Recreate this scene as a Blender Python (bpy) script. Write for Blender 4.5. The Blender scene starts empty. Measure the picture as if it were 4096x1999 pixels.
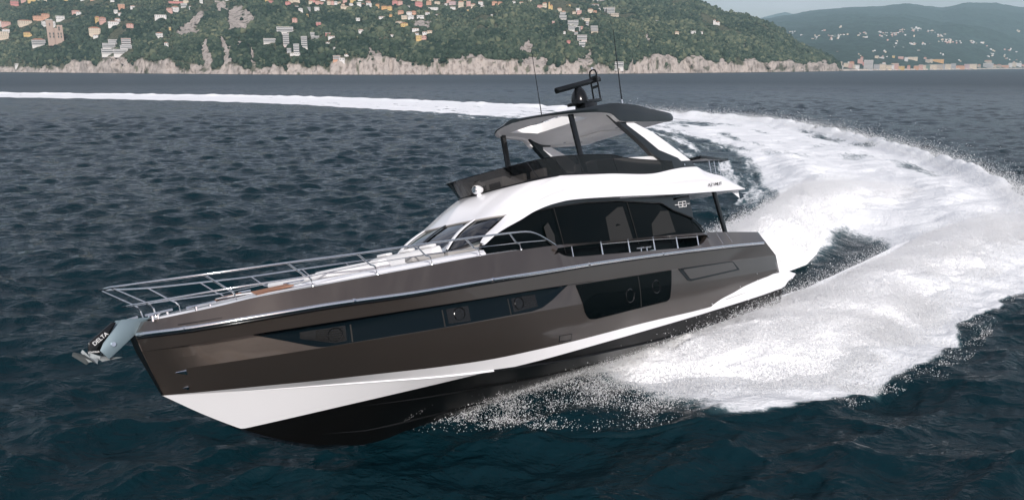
import bpy, bmesh, math, random
import numpy as np
from mathutils import Vector, Matrix
R = math.radians
rng = np.random.default_rng(7)
random.seed(7)
SC = bpy.context.scene
COL = SC.collection

# ------------------------------------------------------------------ camera
cam_d = bpy.data.cameras.new('camera')
cam_d.sensor_width = 36.0
cam_d.lens = 36.0 * 3163.2 / 4096
cam_d.clip_start = 0.5
cam_d.clip_end = 40000
cam = bpy.data.objects.new('camera', cam_d)
COL.objects.link(cam)
cam.location = (0, 0, 7.985)
cam.rotation_euler = (R(90 - 13.055), 0, 0)
SC.camera = cam

# ------------------------------------------------------------------ sky, sun, exposure
SUN_EL, SUN_AZ = 30.0, 170.0          # azimuth clockwise from +Y (the view direction)
w = bpy.data.worlds.new('World'); SC.world = w; w.use_nodes = True
nt = w.node_tree; nt.nodes.clear()
def N(t, typ, **kw):
    n = t.nodes.new(typ)
    for k, v in kw.items(): setattr(n, k, v)
    return n
out = N(nt, 'ShaderNodeOutputWorld'); bg = N(nt, 'ShaderNodeBackground')
sky = N(nt, 'ShaderNodeTexSky', sky_type='NISHITA', sun_disc=False)
sky.sun_elevation = R(SUN_EL); sky.sun_rotation = R(SUN_AZ)
sky.air_density = 1.0; sky.dust_density = 1.6; sky.ozone_density = 1.0; sky.altitude = 10
hs = N(nt, 'ShaderNodeHueSaturation'); hs.inputs['Saturation'].default_value = 0.85
tc = N(nt, 'ShaderNodeTexCoord')
mp = N(nt, 'ShaderNodeMapping'); mp.inputs['Scale'].default_value = (1, 1, 5.0)
nz = N(nt, 'ShaderNodeTexNoise'); nz.inputs['Scale'].default_value = 5.5; nz.inputs['Detail'].default_value = 9; nz.inputs['Roughness'].default_value = .58
cr = N(nt, 'ShaderNodeValToRGB'); cr.color_ramp.elements[0].position = .43; cr.color_ramp.elements[1].position = .62
mix = N(nt, 'ShaderNodeMix', data_type='RGBA')
mix.inputs['B'].default_value = (7.2, 6.9, 7.2, 1)     # sunlit cloud
nt.links.new(tc.outputs['Generated'], mp.inputs[0]); nt.links.new(mp.outputs[0], nz.inputs['Vector'])
nt.links.new(nz.outputs['Fac'], cr.inputs[0])
m2 = N(nt, 'ShaderNodeMath', operation='MULTIPLY'); m2.inputs[1].default_value = .75
nt.links.new(cr.outputs[0], m2.inputs[0]); nt.links.new(m2.outputs[0], mix.inputs['Factor'])
tn = N(nt, 'ShaderNodeMix', data_type='RGBA', blend_type='MULTIPLY'); tn.inputs['Factor'].default_value = 1; tn.inputs['B'].default_value = (1.20, 1.02, 1.06, 1)
nt.links.new(sky.outputs[0], hs.inputs['Color']); nt.links.new(hs.outputs[0], tn.inputs['A']); nt.links.new(tn.outputs['Result'], mix.inputs['A'])
nt.links.new(mix.outputs['Result'], bg.inputs[0]); bg.inputs[1].default_value = 0.115
nt.links.new(bg.outputs[0], out.inputs[0])
sd = bpy.data.lights.new('sun', 'SUN'); sd.energy = 4.5; sd.angle = R(.5); sd.color = (1.0, .965, .93)
sun = bpy.data.objects.new('sun', sd); COL.objects.link(sun)
_sv = Vector((math.sin(R(SUN_AZ)) * math.cos(R(SUN_EL)), math.cos(R(SUN_AZ)) * math.cos(R(SUN_EL)), math.sin(R(SUN_EL))))
sun.rotation_euler = _sv.to_track_quat('Z', 'Y').to_euler(); sun.location = (0, 0, 300)
SC.view_settings.view_transform = 'Standard'; SC.view_settings.look = 'None'
SC.view_settings.exposure = 0.0; SC.view_settings.gamma = 1.0; SC.view_settings.use_curve_mapping = False
SC.render.engine = 'CYCLES'
SC.cycles.use_denoising = True
SC.cycles.max_bounces = 20; SC.cycles.diffuse_bounces = 14; SC.cycles.transmission_bounces = 16; SC.cycles.transparent_max_bounces = 12; SC.cycles.volume_bounces = 0
SC.cycles.caustics_reflective = False; SC.cycles.caustics_refractive = False

# ------------------------------------------------------------------ helpers
def mat(name, col=(.5, .5, .5), rough=.5, metal=0.0, coat=0.0, spec=.5, ior=1.5, noise=0.0, nscale=8.0, bump=0.0, coords='Object'):
    m = bpy.data.materials.new(name); m.use_nodes = True
    t = m.node_tree; b = t.nodes['Principled BSDF']
    b.inputs['Base Color'].default_value = (*col, 1); b.inputs['Roughness'].default_value = rough
    b.inputs['Metallic'].default_value = metal; b.inputs['Coat Weight'].default_value = coat; b.inputs['Coat Roughness'].default_value = .03
    b.inputs['Specular IOR Level'].default_value = spec; b.inputs['IOR'].default_value = ior
    tcn = N(t, 'ShaderNodeTexCoord'); nn = N(t, 'ShaderNodeTexNoise')
    nn.inputs['Scale'].default_value = nscale; nn.inputs['Detail'].default_value = 6
    t.links.new(tcn.outputs[coords], nn.inputs['Vector'])
    if noise:
        mx = N(t, 'ShaderNodeMix', data_type='RGBA'); mx.blend_type = 'MULTIPLY'; mx.inputs['Factor'].default_value = 1
        rp = N(t, 'ShaderNodeMapRange'); rp.inputs[3].default_value = 1 - noise; rp.inputs[4].default_value = 1 + noise
        t.links.new(nn.outputs['Fac'], rp.inputs[0]); mx.inputs['A'].default_value = (*col, 1)
        t.links.new(rp.outputs[0], mx.inputs['B']); t.links.new(mx.outputs['Result'], b.inputs['Base Color'])
    if bump:
        bp = N(t, 'ShaderNodeBump'); bp.inputs['Strength'].default_value = bump; bp.inputs['Distance'].default_value = .02
        t.links.new(nn.outputs['Fac'], bp.inputs['Height']); t.links.new(bp.outputs[0], b.inputs['Normal'])
    return m
def glass_mat(name, tint, refl=1.0, ior=1.5):
    """thin tinted pane: what lies behind shows through, the sky reflects off it"""
    m = bpy.data.materials.new(name); m.use_nodes = True; t = m.node_tree; t.nodes.clear()
    o = N(t, 'ShaderNodeOutputMaterial'); mx = N(t, 'ShaderNodeMixShader'); tr = N(t, 'ShaderNodeBsdfTransparent'); gl = N(t, 'ShaderNodeBsdfGlossy')
    tr.inputs[0].default_value = (*tint, 1); gl.inputs['Roughness'].default_value = .01; gl.inputs['Color'].default_value = (refl, refl, refl, 1)
    fr = N(t, 'ShaderNodeFresnel'); fr.inputs[0].default_value = ior
    t.links.new(fr.outputs[0], mx.inputs[0]); t.links.new(tr.outputs[0], mx.inputs[1]); t.links.new(gl.outputs[0], mx.inputs[2]); t.links.new(mx.outputs[0], o.inputs[0])
    return m
def mesh_np(name, V, F, mats=(), fm=None, smooth=False):
    """mesh from numpy arrays; F is (n,3) or (n,4)"""
    V = np.asarray(V, np.float32); F = np.asarray(F, np.int32); k = F.shape[1]
    me = bpy.data.meshes.new(name); me.vertices.add(len(V)); me.vertices.foreach_set('co', V.ravel())
    me.loops.add(F.size); me.loops.foreach_set('vertex_index', F.ravel())
    me.polygons.add(len(F)); me.polygons.foreach_set('loop_start', np.arange(0, F.size, k, dtype=np.int32))
    for mm in mats: me.materials.append(mm)
    if fm is not None: me.polygons.foreach_set('material_index', np.asarray(fm, np.int32))
    if smooth: me.polygons.foreach_set('use_smooth', np.ones(len(F), bool))
    me.update(calc_edges=True)
    return me
def grid_faces(nr, nc):
    i = np.arange(nr - 1)[:, None] * nc + np.arange(nc - 1)[None, :]
    return np.stack([i, i + 1, i + nc + 1, i + nc], -1).reshape(-1, 4)
def link(name, me, parent=None, kind=None, label=None, cat=None, group=None):
    o = bpy.data.objects.new(name, me); COL.objects.link(o)
    if parent is not None: o.parent = parent
    tag(o, label, cat, group, kind)
    return o
def tag(o, label=None, cat=None, group=None, kind=None):
    if label: o['label'] = label
    if cat: o['category'] = cat
    if group: o['group'] = group
    if kind: o['kind'] = kind
    return o
def empty(name, loc, label=None, cat=None, group=None):
    o = bpy.data.objects.new(name, None); COL.objects.link(o); o.location = loc
    return tag(o, label, cat, group)
def attr(me, name, vals):
    a = me.attributes.new(name, 'FLOAT', 'POINT'); a.data.foreach_set('value', np.asarray(vals, np.float32).ravel())
def lerp(x, xs, ys): return np.interp(x, xs, ys)
def sstep(a, b, x):
    t = np.clip((x - a) / (b - a), 0, 1); return t * t * (3 - 2 * t)
def vnoise(x, y, seed=0):
    """smooth value noise in -1..1, vectorised"""
    xi = np.floor(x).astype(np.int64); yi = np.floor(y).astype(np.int64); fx = x - xi; fy = y - yi
    def h(a, b):
        n = (a * 374761393 + b * 668265263 + seed * 974634757) & 0x7fffffff
        n = ((n ^ (n >> 13)) * 1274126177) & 0x7fffffff
        return ((n ^ (n >> 16)) & 0xffff) / 32767.5 - 1
    sx = fx * fx * (3 - 2 * fx); sy = fy * fy * (3 - 2 * fy)
    return (h(xi, yi) * (1 - sx) + h(xi + 1, yi) * sx) * (1 - sy) + (h(xi, yi + 1) * (1 - sx) + h(xi + 1, yi + 1) * sx) * sy
def fbm(x, y, oct=4, seed=0):
    s = 0; a = 1.0; tot = 0
    for k in range(oct):
        s = s + a * vnoise(x * 2 ** k, y * 2 ** k, seed + k * 17); tot += a; a *= .5
    return s / tot
def dist_polyline(P, L):
    """distance of points P (n,2) to polyline L, with running length at the foot"""
    best = np.full(len(P), 1e9); arc = np.zeros(len(P)); side = np.zeros(len(P)); s0 = 0
    for a, b in zip(L[:-1], L[1:]):
        d = b - a; l = np.hypot(*d); t = np.clip(((P - a) @ d) / (l * l), 0, 1); q = a + t[:, None] * d
        dd = np.hypot(*(P - q).T); m = dd < best
        best[m] = dd[m]; arc[m] = (s0 + t * l)[m]; cr_ = d[0] * (P - a)[:, 1] - d[1] * (P - a)[:, 0]; side[m] = np.sign(cr_)[m]
        s0 += l
    return best, arc, side
# ------------------------------------------------------------------ water surface
S0 = np.array((7.004, 26.475)); AFT = np.array((.7006, .7136)); PRT = np.array((.7136, -.7006))
_wr = np.random.default_rng(11)
WAVES = []
for _k in range(110):
    lam = math.exp(_wr.uniform(math.log(.26), math.log(9.5)))
    th = R(-68) + _wr.normal(0, R(36)); sl_ = float(np.interp(lam, [.26, .6, 1.6, 2.6, 4.5, 9.5], [.036, .044, .046, .036, .022, .014]))
    WAVES.append((lam, math.cos(th), math.sin(th), sl_ * lam / (2 * math.pi), _wr.uniform(0, 6.283)))
def sea_height(X, Y, cell, chop=None):
    Z = np.zeros_like(X); DX = np.zeros_like(X); DY = np.zeros_like(X)
    for lam, cx_, cy_, A, ph in WAVES:
        k = 2 * math.pi / lam; wgt = sstep(1.7, 3.2, lam / cell)
        if not np.any(wgt > 0): continue
        p = k * (X * cx_ + Y * cy_) + ph; Z += A * wgt * np.sin(p); c = A * wgt * np.cos(p) * .9; DX += c * cx_; DY += c * cy_
    g = 1 + .45 * fbm(X / 55, Y / 55, 3, 5)
    return Z * g, DX * g, DY * g
def water_nodes(t, b):
    b.inputs['Base Color'].default_value = (.0020, .0140, .0198, 1); b.inputs['Roughness'].default_value = .06; b.inputs['IOR'].default_value = 1.333
    g = N(t, 'ShaderNodeNewGeometry')
    mp_ = N(t, 'ShaderNodeMapping'); mp_.inputs['Rotation'].default_value = (0, 0, R(18)); mp_.inputs['Scale'].default_value = (.8, 1.35, 1)
    t.links.new(g.outputs['Position'], mp_.inputs[0])
    ln_ = N(t, 'ShaderNodeVectorMath', operation='LENGTH'); t.links.new(g.outputs['Position'], ln_.inputs[0])
    rr_ = N(t, 'ShaderNodeMapRange'); rr_.inputs[1].default_value = 40; rr_.inputs[2].default_value = 420; rr_.inputs[3].default_value = .03; rr_.inputs[4].default_value = .42   # unresolved chop far off
    t.links.new(ln_.outputs['Value'], rr_.inputs[0]); t.links.new(rr_.outputs[0], b.inputs['Roughness'])
    sp_ = N(t, 'ShaderNodeMapRange'); sp_.inputs[1].default_value = 30; sp_.inputs[2].default_value = 420; sp_.inputs[3].default_value = .125; sp_.inputs[4].default_value = .55; t.links.new(ln_.outputs['Value'], sp_.inputs[0]); t.links.new(sp_.outputs[0], b.inputs['Specular IOR Level'])
    prev = None
    for sc_, st_, ds_ in ((1.0, .85, .30), (3.8, .7, .080), (12.0, .5, .020)):
        n_ = N(t, 'ShaderNodeTexNoise'); n_.inputs['Scale'].default_value = sc_; n_.inputs['Detail'].default_value = 5; n_.inputs['Roughness'].default_value = .55; n_.inputs['Distortion'].default_value = .6
        t.links.new(mp_.outputs[0], n_.inputs['Vector'])
        bp = N(t, 'ShaderNodeBump'); bp.inputs['Strength'].default_value = st_; bp.inputs['Distance'].default_value = ds_
        t.links.new(n_.outputs['Fac'], bp.inputs['Height'])
        if prev: t.links.new(prev.outputs[0], bp.inputs['Normal'])
        prev = bp
    t.links.new(prev.outputs[0], b.inputs['Normal'])
    return g
water_m = bpy.data.materials.new('sea_water'); water_m.use_nodes = True
water_nodes(water_m.node_tree, water_m.node_tree.nodes['Principled BSDF'])
rad = [5.0]
while rad[-1] < 9000: rad.append(rad[-1] * (1.0046 if rad[-1] < 330 else 1.03))
rad = np.array(rad); ang = np.concatenate([np.linspace(-180, -40, 60)[:-1], np.linspace(-40, 40, 880), np.linspace(40, 180, 60)[1:]]) * math.pi / 180
RR, AA = np.meshgrid(rad, ang, indexing='ij'); X = RR * np.sin(AA); Y = RR * np.cos(AA)
cell = np.maximum(RR * .0047, .03) * (1 + 4 * (np.abs(AA) > .72))
Z, DX, DY = sea_height(X, Y, cell)
_s = (X - S0[0]) * AFT[0] + (Y - S0[1]) * AFT[1]; _n = (X - S0[0]) * PRT[0] + (Y - S0[1]) * PRT[1]
Z = Z - 1.0 * np.exp(-((_n - lerp(_s, [0, 8, 12, 17, 24], [.5, .7, .2, -1.1, -2.2])) / 3.4) ** 4) * sstep(-5, -1, _s) * sstep(31, 26, _s)   # the hollow the hull leaves
V = np.stack([X + DX, Y + DY, Z], -1).reshape(-1, 3)
F = grid_faces(len(rad), len(ang)); nv = len(V); c0 = np.array([[0, 0, 0.]]); V = np.concatenate([V, c0])
sea = link('sea', mesh_np('sea', V, F, [water_m], smooth=True), kind='structure')

# ------------------------------------------------------------------ wake: churned water and foam along the track
Wsn = lambda s, n: tuple(S0 + s * AFT + n * PRT)
ROWS = [(Wsn(-14.2, .3), Wsn(-14.2, -.3), Wsn(-14.2, -.35)), (Wsn(-11.4, 2.9), Wsn(-12, -1.5), Wsn(-12, -1.6)), (Wsn(-9, 5.1), Wsn(-9, -3), Wsn(-9, -3.2)),
        (Wsn(-5.5, 6.8), Wsn(-5, -4.5), Wsn(-5, -4.8)), (Wsn(-1, 7.5), Wsn(0, -5.5), Wsn(0, -6)), (Wsn(4, 7.6), Wsn(5, -4.4), Wsn(4, -7)), (Wsn(9, 7.9), Wsn(10, -4.6), Wsn(8, -10)),
        (Wsn(15, 8.2), Wsn(15, -5.7), Wsn(13, -14)), ((26.5, 37.5), (16.2, 46), (4, 45)), ((31, 46), (17.6, 53), (6, 55)), ((34, 57), (19.5, 62), (8, 64)), ((36.5, 69), (21, 74), (9.5, 74)),
        ((37.5, 82), (21.5, 85), (9, 85)), ((38.5, 97), (20, 97), (5, 96)), ((37, 112), (15, 109), (-2, 105)), ((31, 126), (8, 118), (-10, 112)), ((19, 144), (0, 127), (-18, 122)),
        ((3, 164), (-10, 138), (-28, 131)), ((-16, 184), (-24, 151), (-40, 142)), ((-55, 211), (-50, 174), (-62, 165)), ((-94, 226), (-82, 192), (-90, 184)), ((-157, 243), (-137, 211), (-140, 204)),
        ((-260, 262), (-250, 235), (-252, 230)), ((-520, 300), (-505, 275), (-505, 270))]
RW = np.array(ROWS); ii = np.arange(len(RW), dtype=float)
def hermite(P, t):
    i = np.clip(t.astype(int), 0, len(P) - 2); f = (t - i)[:, None]; Pp = np.concatenate([[2 * P[0] - P[1]], P, [2 * P[-1] - P[-2]]])
    a, b, c, d = Pp[i], Pp[i + 1], Pp[i + 2], Pp[i + 3]
    return .5 * (2 * b + (c - a) * f + (2 * a - 5 * b + 4 * c - d) * f ** 2 + (3 * b - a - 3 * c + d) * f ** 3)
tt = [0.0]
while tt[-1] < len(RW) - 1:
    i = min(int(tt[-1]), len(RW) - 2); m0 = RW[i, :2].mean(0); m1 = RW[i + 1, :2].mean(0); L_ = np.hypot(*(m1 - m0)); dcam = np.hypot(*m0)
    tt.append(tt[-1] + max(.10, dcam * .0045) / L_)
tt = np.minimum(np.array(tt), len(RW) - 1 - 1e-6)
E0, E1, E2 = (hermite(RW[:, k], tt) for k in range(3))
uu = np.concatenate([np.linspace(-.06, 1, 110), np.linspace(1, 2, 46)[1:]])
Pm = np.where(uu[None, :, None] <= 1, E0[:, None] * (1 - uu[None, :, None]) + E1[:, None] * uu[None, :, None], E1[:, None] * (2 - uu[None, :, None]) + E2[:, None] * (uu[None, :, None] - 1))
cen = (E0 + E1) / 2; arc = np.concatenate([[0], np.cumsum(np.hypot(*np.diff(cen, axis=0).T))])
X, Y = Pm[..., 0], Pm[..., 1]; U_ = np.broadcast_to(uu, X.shape); AR = np.broadcast_to(arc[:, None], X.shape); TT = np.broadcast_to(tt[:, None], X.shape)
sn_s = (X - S0[0]) * AFT[0] + (Y - S0[1]) * AFT[1]; sn_n = (X - S0[0]) * PRT[0] + (Y - S0[1]) * PRT[1]
wd_ = np.hypot(*(E0 - E1).T)[:, None]; CR = U_ * wd_
near = sstep(9.5, 7.0, TT)                              # 1 beside the boat, 0 on the old track
lump = fbm(CR / 2.2, AR / 5.0, 4, 3); fine = fbm(X / .9, Y / .9, 4, 8)
edge_o = .035 * fbm(AR / 3.0, AR * 0, 4, 2) + .02 * fbm(AR / .8, AR * 0 + 3, 3, 4)
strn = fbm(CR / 1.3, AR / 12, 4, 22)
foam = sstep(.0, .07, U_ + edge_o) * sstep(1.14, .93, U_ + .05 * lump + .04 * strn)
far_ = sstep(15, 19, TT)
foam = foam * (.56 + .22 * far_ + .34 * lump + .26 * strn + .26 * np.exp(-((U_ - .07) / .06) ** 2) + .30 * sstep(11.5, 8.5, TT) * sstep(.62, .80, U_) * sstep(1.05, .9, U_) + .50 * sstep(10.5, 8.5, TT))
foam = np.clip(foam, 0, .92)
strk = sstep(2.0, 1.1, U_) * (U_ > .94) * (.24 + .55 * np.clip(fbm(CR / .8, AR / 8, 4, 21), -.4, 1)) * sstep(5, 7, TT) * sstep(20, 16, TT)
foam = np.maximum(foam, strk)
# beside the hull: hollow astern, foam only under the thrown spray
hc_ = lerp(sn_s, [0, 5, 8, 12, 17, 24], [.3, .8, .7, .2, -1.1, -2.2]); hollow = np.exp(-((sn_n - hc_ + .5 * lump) / 1.7) ** 4) * sstep(-3, 2, sn_s) * sstep(20, 14, sn_s)
bowl = np.exp(-((sn_n - hc_) / 2.0) ** 2) * sstep(-4, 4, sn_s) * sstep(27, 15, sn_s)
hollow2 = sstep(-6.5, -9.5, sn_s)
foam = foam * (1 - near * .80 * np.clip(hollow + .10 * strn, 0, 1)) * (1 - .9 * near * hollow2)
cell = np.maximum(np.hypot(X, Y) * .006, .05)
Zs, _, _ = sea_height(X, Y, cell)
crest = np.exp(-((U_ - .06) / .05) ** 2) * (.85 * sstep(8, 10, TT) * sstep(18, 14, TT) + .35 * sstep(14, 18, TT)) * (1 + .5 * fbm(AR / 2.5, AR * 0, 3, 6))
ridge = (np.exp(-((U_ - .80) / .16) ** 2) * .7 + np.exp(-((U_ - .30) / .16) ** 2) * .4) * sstep(4.5, 7, TT) * sstep(13, 9, TT)
Zw = Zs * (.75 - .55 * bowl * near) + .10 + crest + ridge * (1 + .4 * lump) * (1 - bowl * near) - .50 * bowl * near + (.10 * lump + .055 * fine) * np.clip(foam * 1.6, .22, 1) * (1 - .85 * bowl * near)
Zw = Zw - .75 * (1 - sstep(-.055, .01, U_)) - .9 * sstep(1.75, 2.0, U_) - .6 * sstep(1.5, 0.0, TT) - .5 * near * sstep(1.0, 1.4, U_)
wake_m = bpy.data.materials.new('wake_foam'); wake_m.use_nodes = True; t = wake_m.node_tree; b = t.nodes['Principled BSDF']
g = water_nodes(t, b)
fb = N(t, 'ShaderNodeBsdfPrincipled'); fb.inputs['Base Color'].default_value = (.80, .82, .84, 1); fb.inputs['Roughness'].default_value = .75; fb.inputs['Specular IOR Level'].default_value = .25
fa = N(t, 'ShaderNodeAttribute', attribute_name='foam'); ca = N(t, 'ShaderNodeAttribute', attribute_name='cross'); aa_ = N(t, 'ShaderNodeAttribute', attribute_name='along')
cx_ = N(t, 'ShaderNodeCombineXYZ'); t.links.new(ca.outputs['Fac'], cx_.inputs[0]); t.links.new(aa_.outputs['Fac'], cx_.inputs[1])
m1 = N(t, 'ShaderNodeMapping'); m1.inputs['Scale'].default_value = (1.0, .33, 1); t.links.new(cx_.outputs[0], m1.inputs[0])
n1 = N(t, 'ShaderNodeTexNoise'); n1.inputs['Scale'].default_value = 1.7; n1.inputs['Detail'].default_value = 9; n1.inputs['Roughness'].default_value = .68; n1.inputs['Distortion'].default_value = .8
t.links.new(m1.outputs[0], n1.inputs['Vector'])
n2 = N(t, 'ShaderNodeTexNoise'); n2.inputs['Scale'].default_value = 5.5; n2.inputs['Detail'].default_value = 6; n2.inputs['Roughness'].default_value = .7
t.links.new(g.outputs['Position'], n2.inputs['Vector'])
ad = N(t, 'ShaderNodeMath', operation='ADD'); t.links.new(n1.outputs['Fac'], ad.inputs[0]); t.links.new(n2.outputs['Fac'], ad.inputs[1])
ad2 = N(t, 'ShaderNodeMath', operation='MULTIPLY_ADD'); ad2.inputs[1].default_value = .5; t.links.new(ad.outputs[0], ad2.inputs[0]); t.links.new(fa.outputs['Fac'], ad2.inputs[2])
mr = N(t, 'ShaderNodeMapRange', interpolation_type='SMOOTHSTEP'); mr.inputs[1].default_value = .80; mr.inputs[2].default_value = 1.06; t.links.new(ad2.outputs[0], mr.inputs[0])
bp = N(t, 'ShaderNodeBump'); bp.inputs['Strength'].default_value = .8; bp.inputs['Distance'].default_value = .12; t.links.new(ad.outputs[0], bp.inputs['Height']); t.links.new(bp.outputs[0], fb.inputs['Normal'])
# aerated water under thin foam is paler and greener
mxc = N(t, 'ShaderNodeMix', data_type='RGBA'); mxc.inputs['A'].default_value = (.0020, .0140, .0198, 1); mxc.inputs['B'].default_value = (.10, .20, .225, 1); aer = N(t, 'ShaderNodeMapRange'); aer.inputs[1].default_value = .2; aer.inputs[2].default_value = .75; aer.inputs[4].default_value = .8; t.links.new(fa.outputs['Fac'], aer.inputs[0]); t.links.new(aer.outputs[0], mxc.inputs['Factor']); t.links.new(mxc.outputs['Result'], b.inputs['Base Color'])
ms = N(t, 'ShaderNodeMixShader'); t.links.new(mr.outputs[0], ms.inputs[0]); t.links.new(b.outputs[0], ms.inputs[1]); t.links.new(fb.outputs[0], ms.inputs[2])
t.links.new(ms.outputs[0], t.nodes['Material Output'].inputs[0])
me = mesh_np('wake', np.stack([X, Y, Zw], -1).reshape(-1, 3), grid_faces(*X.shape)[:, ::-1], [wake_m], smooth=True)
attr(me, 'foam', np.clip(foam, 0, 1)); attr(me, 'cross', CR); attr(me, 'along', AR)
wake = link('wake', me, kind='stuff', label='long curving trail of white foam and churned water behind the yacht', cat='wake')

# ------------------------------------------------------------------ spray thrown from the hull
foam_m = mat('spray_foam', (.96, .965, .97), rough=.9, spec=.2, noise=.03, nscale=7, bump=.9)
Hs = lambda s: lerp(s, [-13.5, -11, -8.5, -7, -4, 0, 3, 8, 14, 20, 27], [0, .14, .38, .68, .98, 1.06, 1.00, 1.05, 1.30, 1.05, .2])
n_in = lambda s: lerp(s, [-14, -11, -8, -4.5, -2, 1, 4, 14, 27], [.1, .3, .5, .95, 1.3, 1.8, 2.1, 1.9, 2.2])
n_out = lambda s: lerp(s, [-14, -12.5, -11.4, -9.5, -7.9, -6.4, -4.6, -2.7, 1, 4, 8, 14, 20, 27], [.4, 1.5, 2.5, 4.3, 5.2, 5.95, 6.7, 7.1, 7.2, 7.0, 6.7, 6.6, 6.6, 6.5])
prof = lambda v, s: np.clip(lerp(s, [-9, -5, -1], [.55, .42, .16]) * (1 - v) ** .8 + lerp(s, [-9, -4], [1.9, 2.5]) * v * (1 - v) ** 1.1, 0, None)
def spray_h(s, v):
    n = n_in(s) + (n_out(s) - n_in(s)) * v
    return Hs(s) * prof(v, s) * (1 + .38 * fbm(s / 2.6, n / 1.9, 4, 31)) * sstep(1.0, .86, v + .05 * fbm(s / .8, s * 0, 3, 9))
ss = np.arange(-10.5, 27, .09); vv = np.linspace(-.12, 1.0, 96); SS, VV = np.meshgrid(ss, vv, indexing='ij')
NN = n_in(SS) + (n_out(SS) - n_in(SS)) * VV
def hcore(S_, V_): return spray_h(S_, np.clip(V_, 0, 1)) * .80 * sstep(-10.5, -6.0, S_ + 1.6 * fbm(S_ / 1.0, V_ * 5, 4, 44)) * sstep(1, .70, (V_ + .16 * fbm(S_ / .9, V_ * 3, 4, 45)) / lerp(S_, [-11, -9, -6.5, -3.5], [.16, .30, .62, .97]))
HC = hcore(SS, VV)
HH = HC + (.20 * fbm(SS / .8, NN / .8, 4, 12) + .09 * fbm(SS / .25, NN / .25, 3, 13)) * sstep(.10, .6, HC) - .15
XY = S0 + SS[..., None] * AFT + NN[..., None] * PRT
m1_ = mesh_np('spray', np.concatenate([XY, HH[..., None]], -1).reshape(-1, 3), grid_faces(*SS.shape), [foam_m], smooth=True)
link('spray', m1_, kind='stuff', label='billowing white bank of spray thrown out along the port side of the hull', cat='spray')
ps = np.arange(.5, 30, .12); pv_ = np.linspace(-1, 1, 60); PS, PV = np.meshgrid(ps, pv_, indexing='ij')
pc = lambda s: lerp(s, [0, 4, 8, 12.5, 16.5, 22, 30], [-1.9, -1.8, -2.0, -3.1, -4.3, -5.4, -5.6]); pw = lambda s: lerp(s, [0, 4, 8, 12.5, 16.5, 22, 30], [1.2, 1.5, 1.75, 1.75, 1.9, 2.9, 4.2]); ph_ = lambda s: lerp(s, [0, 3, 8, 14, 20, 30], [.8, 1.4, 1.7, 1.6, 1.3, .5])
def plume_h(s, v): return ph_(s) * np.clip(1 - v * v, 0, 1) ** .8 * (1 + .35 * fbm(s / 2.2, v * 2.5, 4, 51))
PN = pc(PS) + pw(PS) * PV; PH = plume_h(PS, PV) * .85
PZ = PH + (.22 * fbm(PS / .8, PN / .8, 4, 15) + .09 * fbm(PS / .25, PN / .25, 3, 16)) * sstep(.05, .6, PH) - .15
XY = S0 + PS[..., None] * AFT + PN[..., None] * PRT
link('spray', mesh_np('plume', np.concatenate([XY, PZ[..., None]], -1).reshape(-1, 3), grid_faces(*PS.shape), [foam_m], smooth=True), kind='stuff', label='white rooster plume of spray rising behind the stern', cat='spray')
drop_m = bpy.data.materials.new('spray_drops'); drop_m.use_nodes = True; t = drop_m.node_tree; t.nodes.clear()
o_ = N(t, 'ShaderNodeOutputMaterial'); mx = N(t, 'ShaderNodeMixShader'); d1 = N(t, 'ShaderNodeBsdfDiffuse'); d2 = N(t, 'ShaderNodeBsdfTranslucent'); mx.inputs[0].default_value = .5
d1.inputs[0].default_value = (.985, .99, .995, 1); d2.inputs[0].default_value = (.985, .99, .995, 1)
t.links.new(d1.outputs[0], mx.inputs[1]); t.links.new(d2.outputs[0], mx.inputs[2]); t.links.new(mx.outputs[0], o_.inputs[0])
# droplets: tiny tetrahedra, each one drop
TET = np.array([(1, 1, 1), (1, -1, -1), (-1, 1, -1), (-1, -1, 1)], np.float32) / 1.732
TETF = np.array([(0, 1, 2), (0, 3, 1), (0, 2, 3), (1, 3, 2)], np.int32)
def drops(name, P, r, label):
    n = len(P); q_ = rng.normal(size=(n, 3)).astype(np.float32); q_ /= np.linalg.norm(q_, axis=1, keepdims=True)
    h_ = rng.normal(size=(n, 3)).astype(np.float32); h_ -= (h_ * q_).sum(1, keepdims=True) * q_; h_ /= np.linalg.norm(h_, axis=1, keepdims=True); k_ = np.cross(q_, h_)
    Rm = np.stack([q_, h_, k_], -1)
    Vd = np.einsum('nij,kj->nki', Rm, TET) * np.asarray(r, np.float32)[:, None, None] + np.asarray(P, np.float32)[:, None]
    Fd = (np.arange(n, dtype=np.int32) * 4)[:, None, None] + TETF[None]
    link(name, mesh_np(name, Vd.reshape(-1, 3), Fd.reshape(-1, 3), [drop_m]), kind='stuff', label=label, cat='spray')
DENS = 1.0
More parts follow.
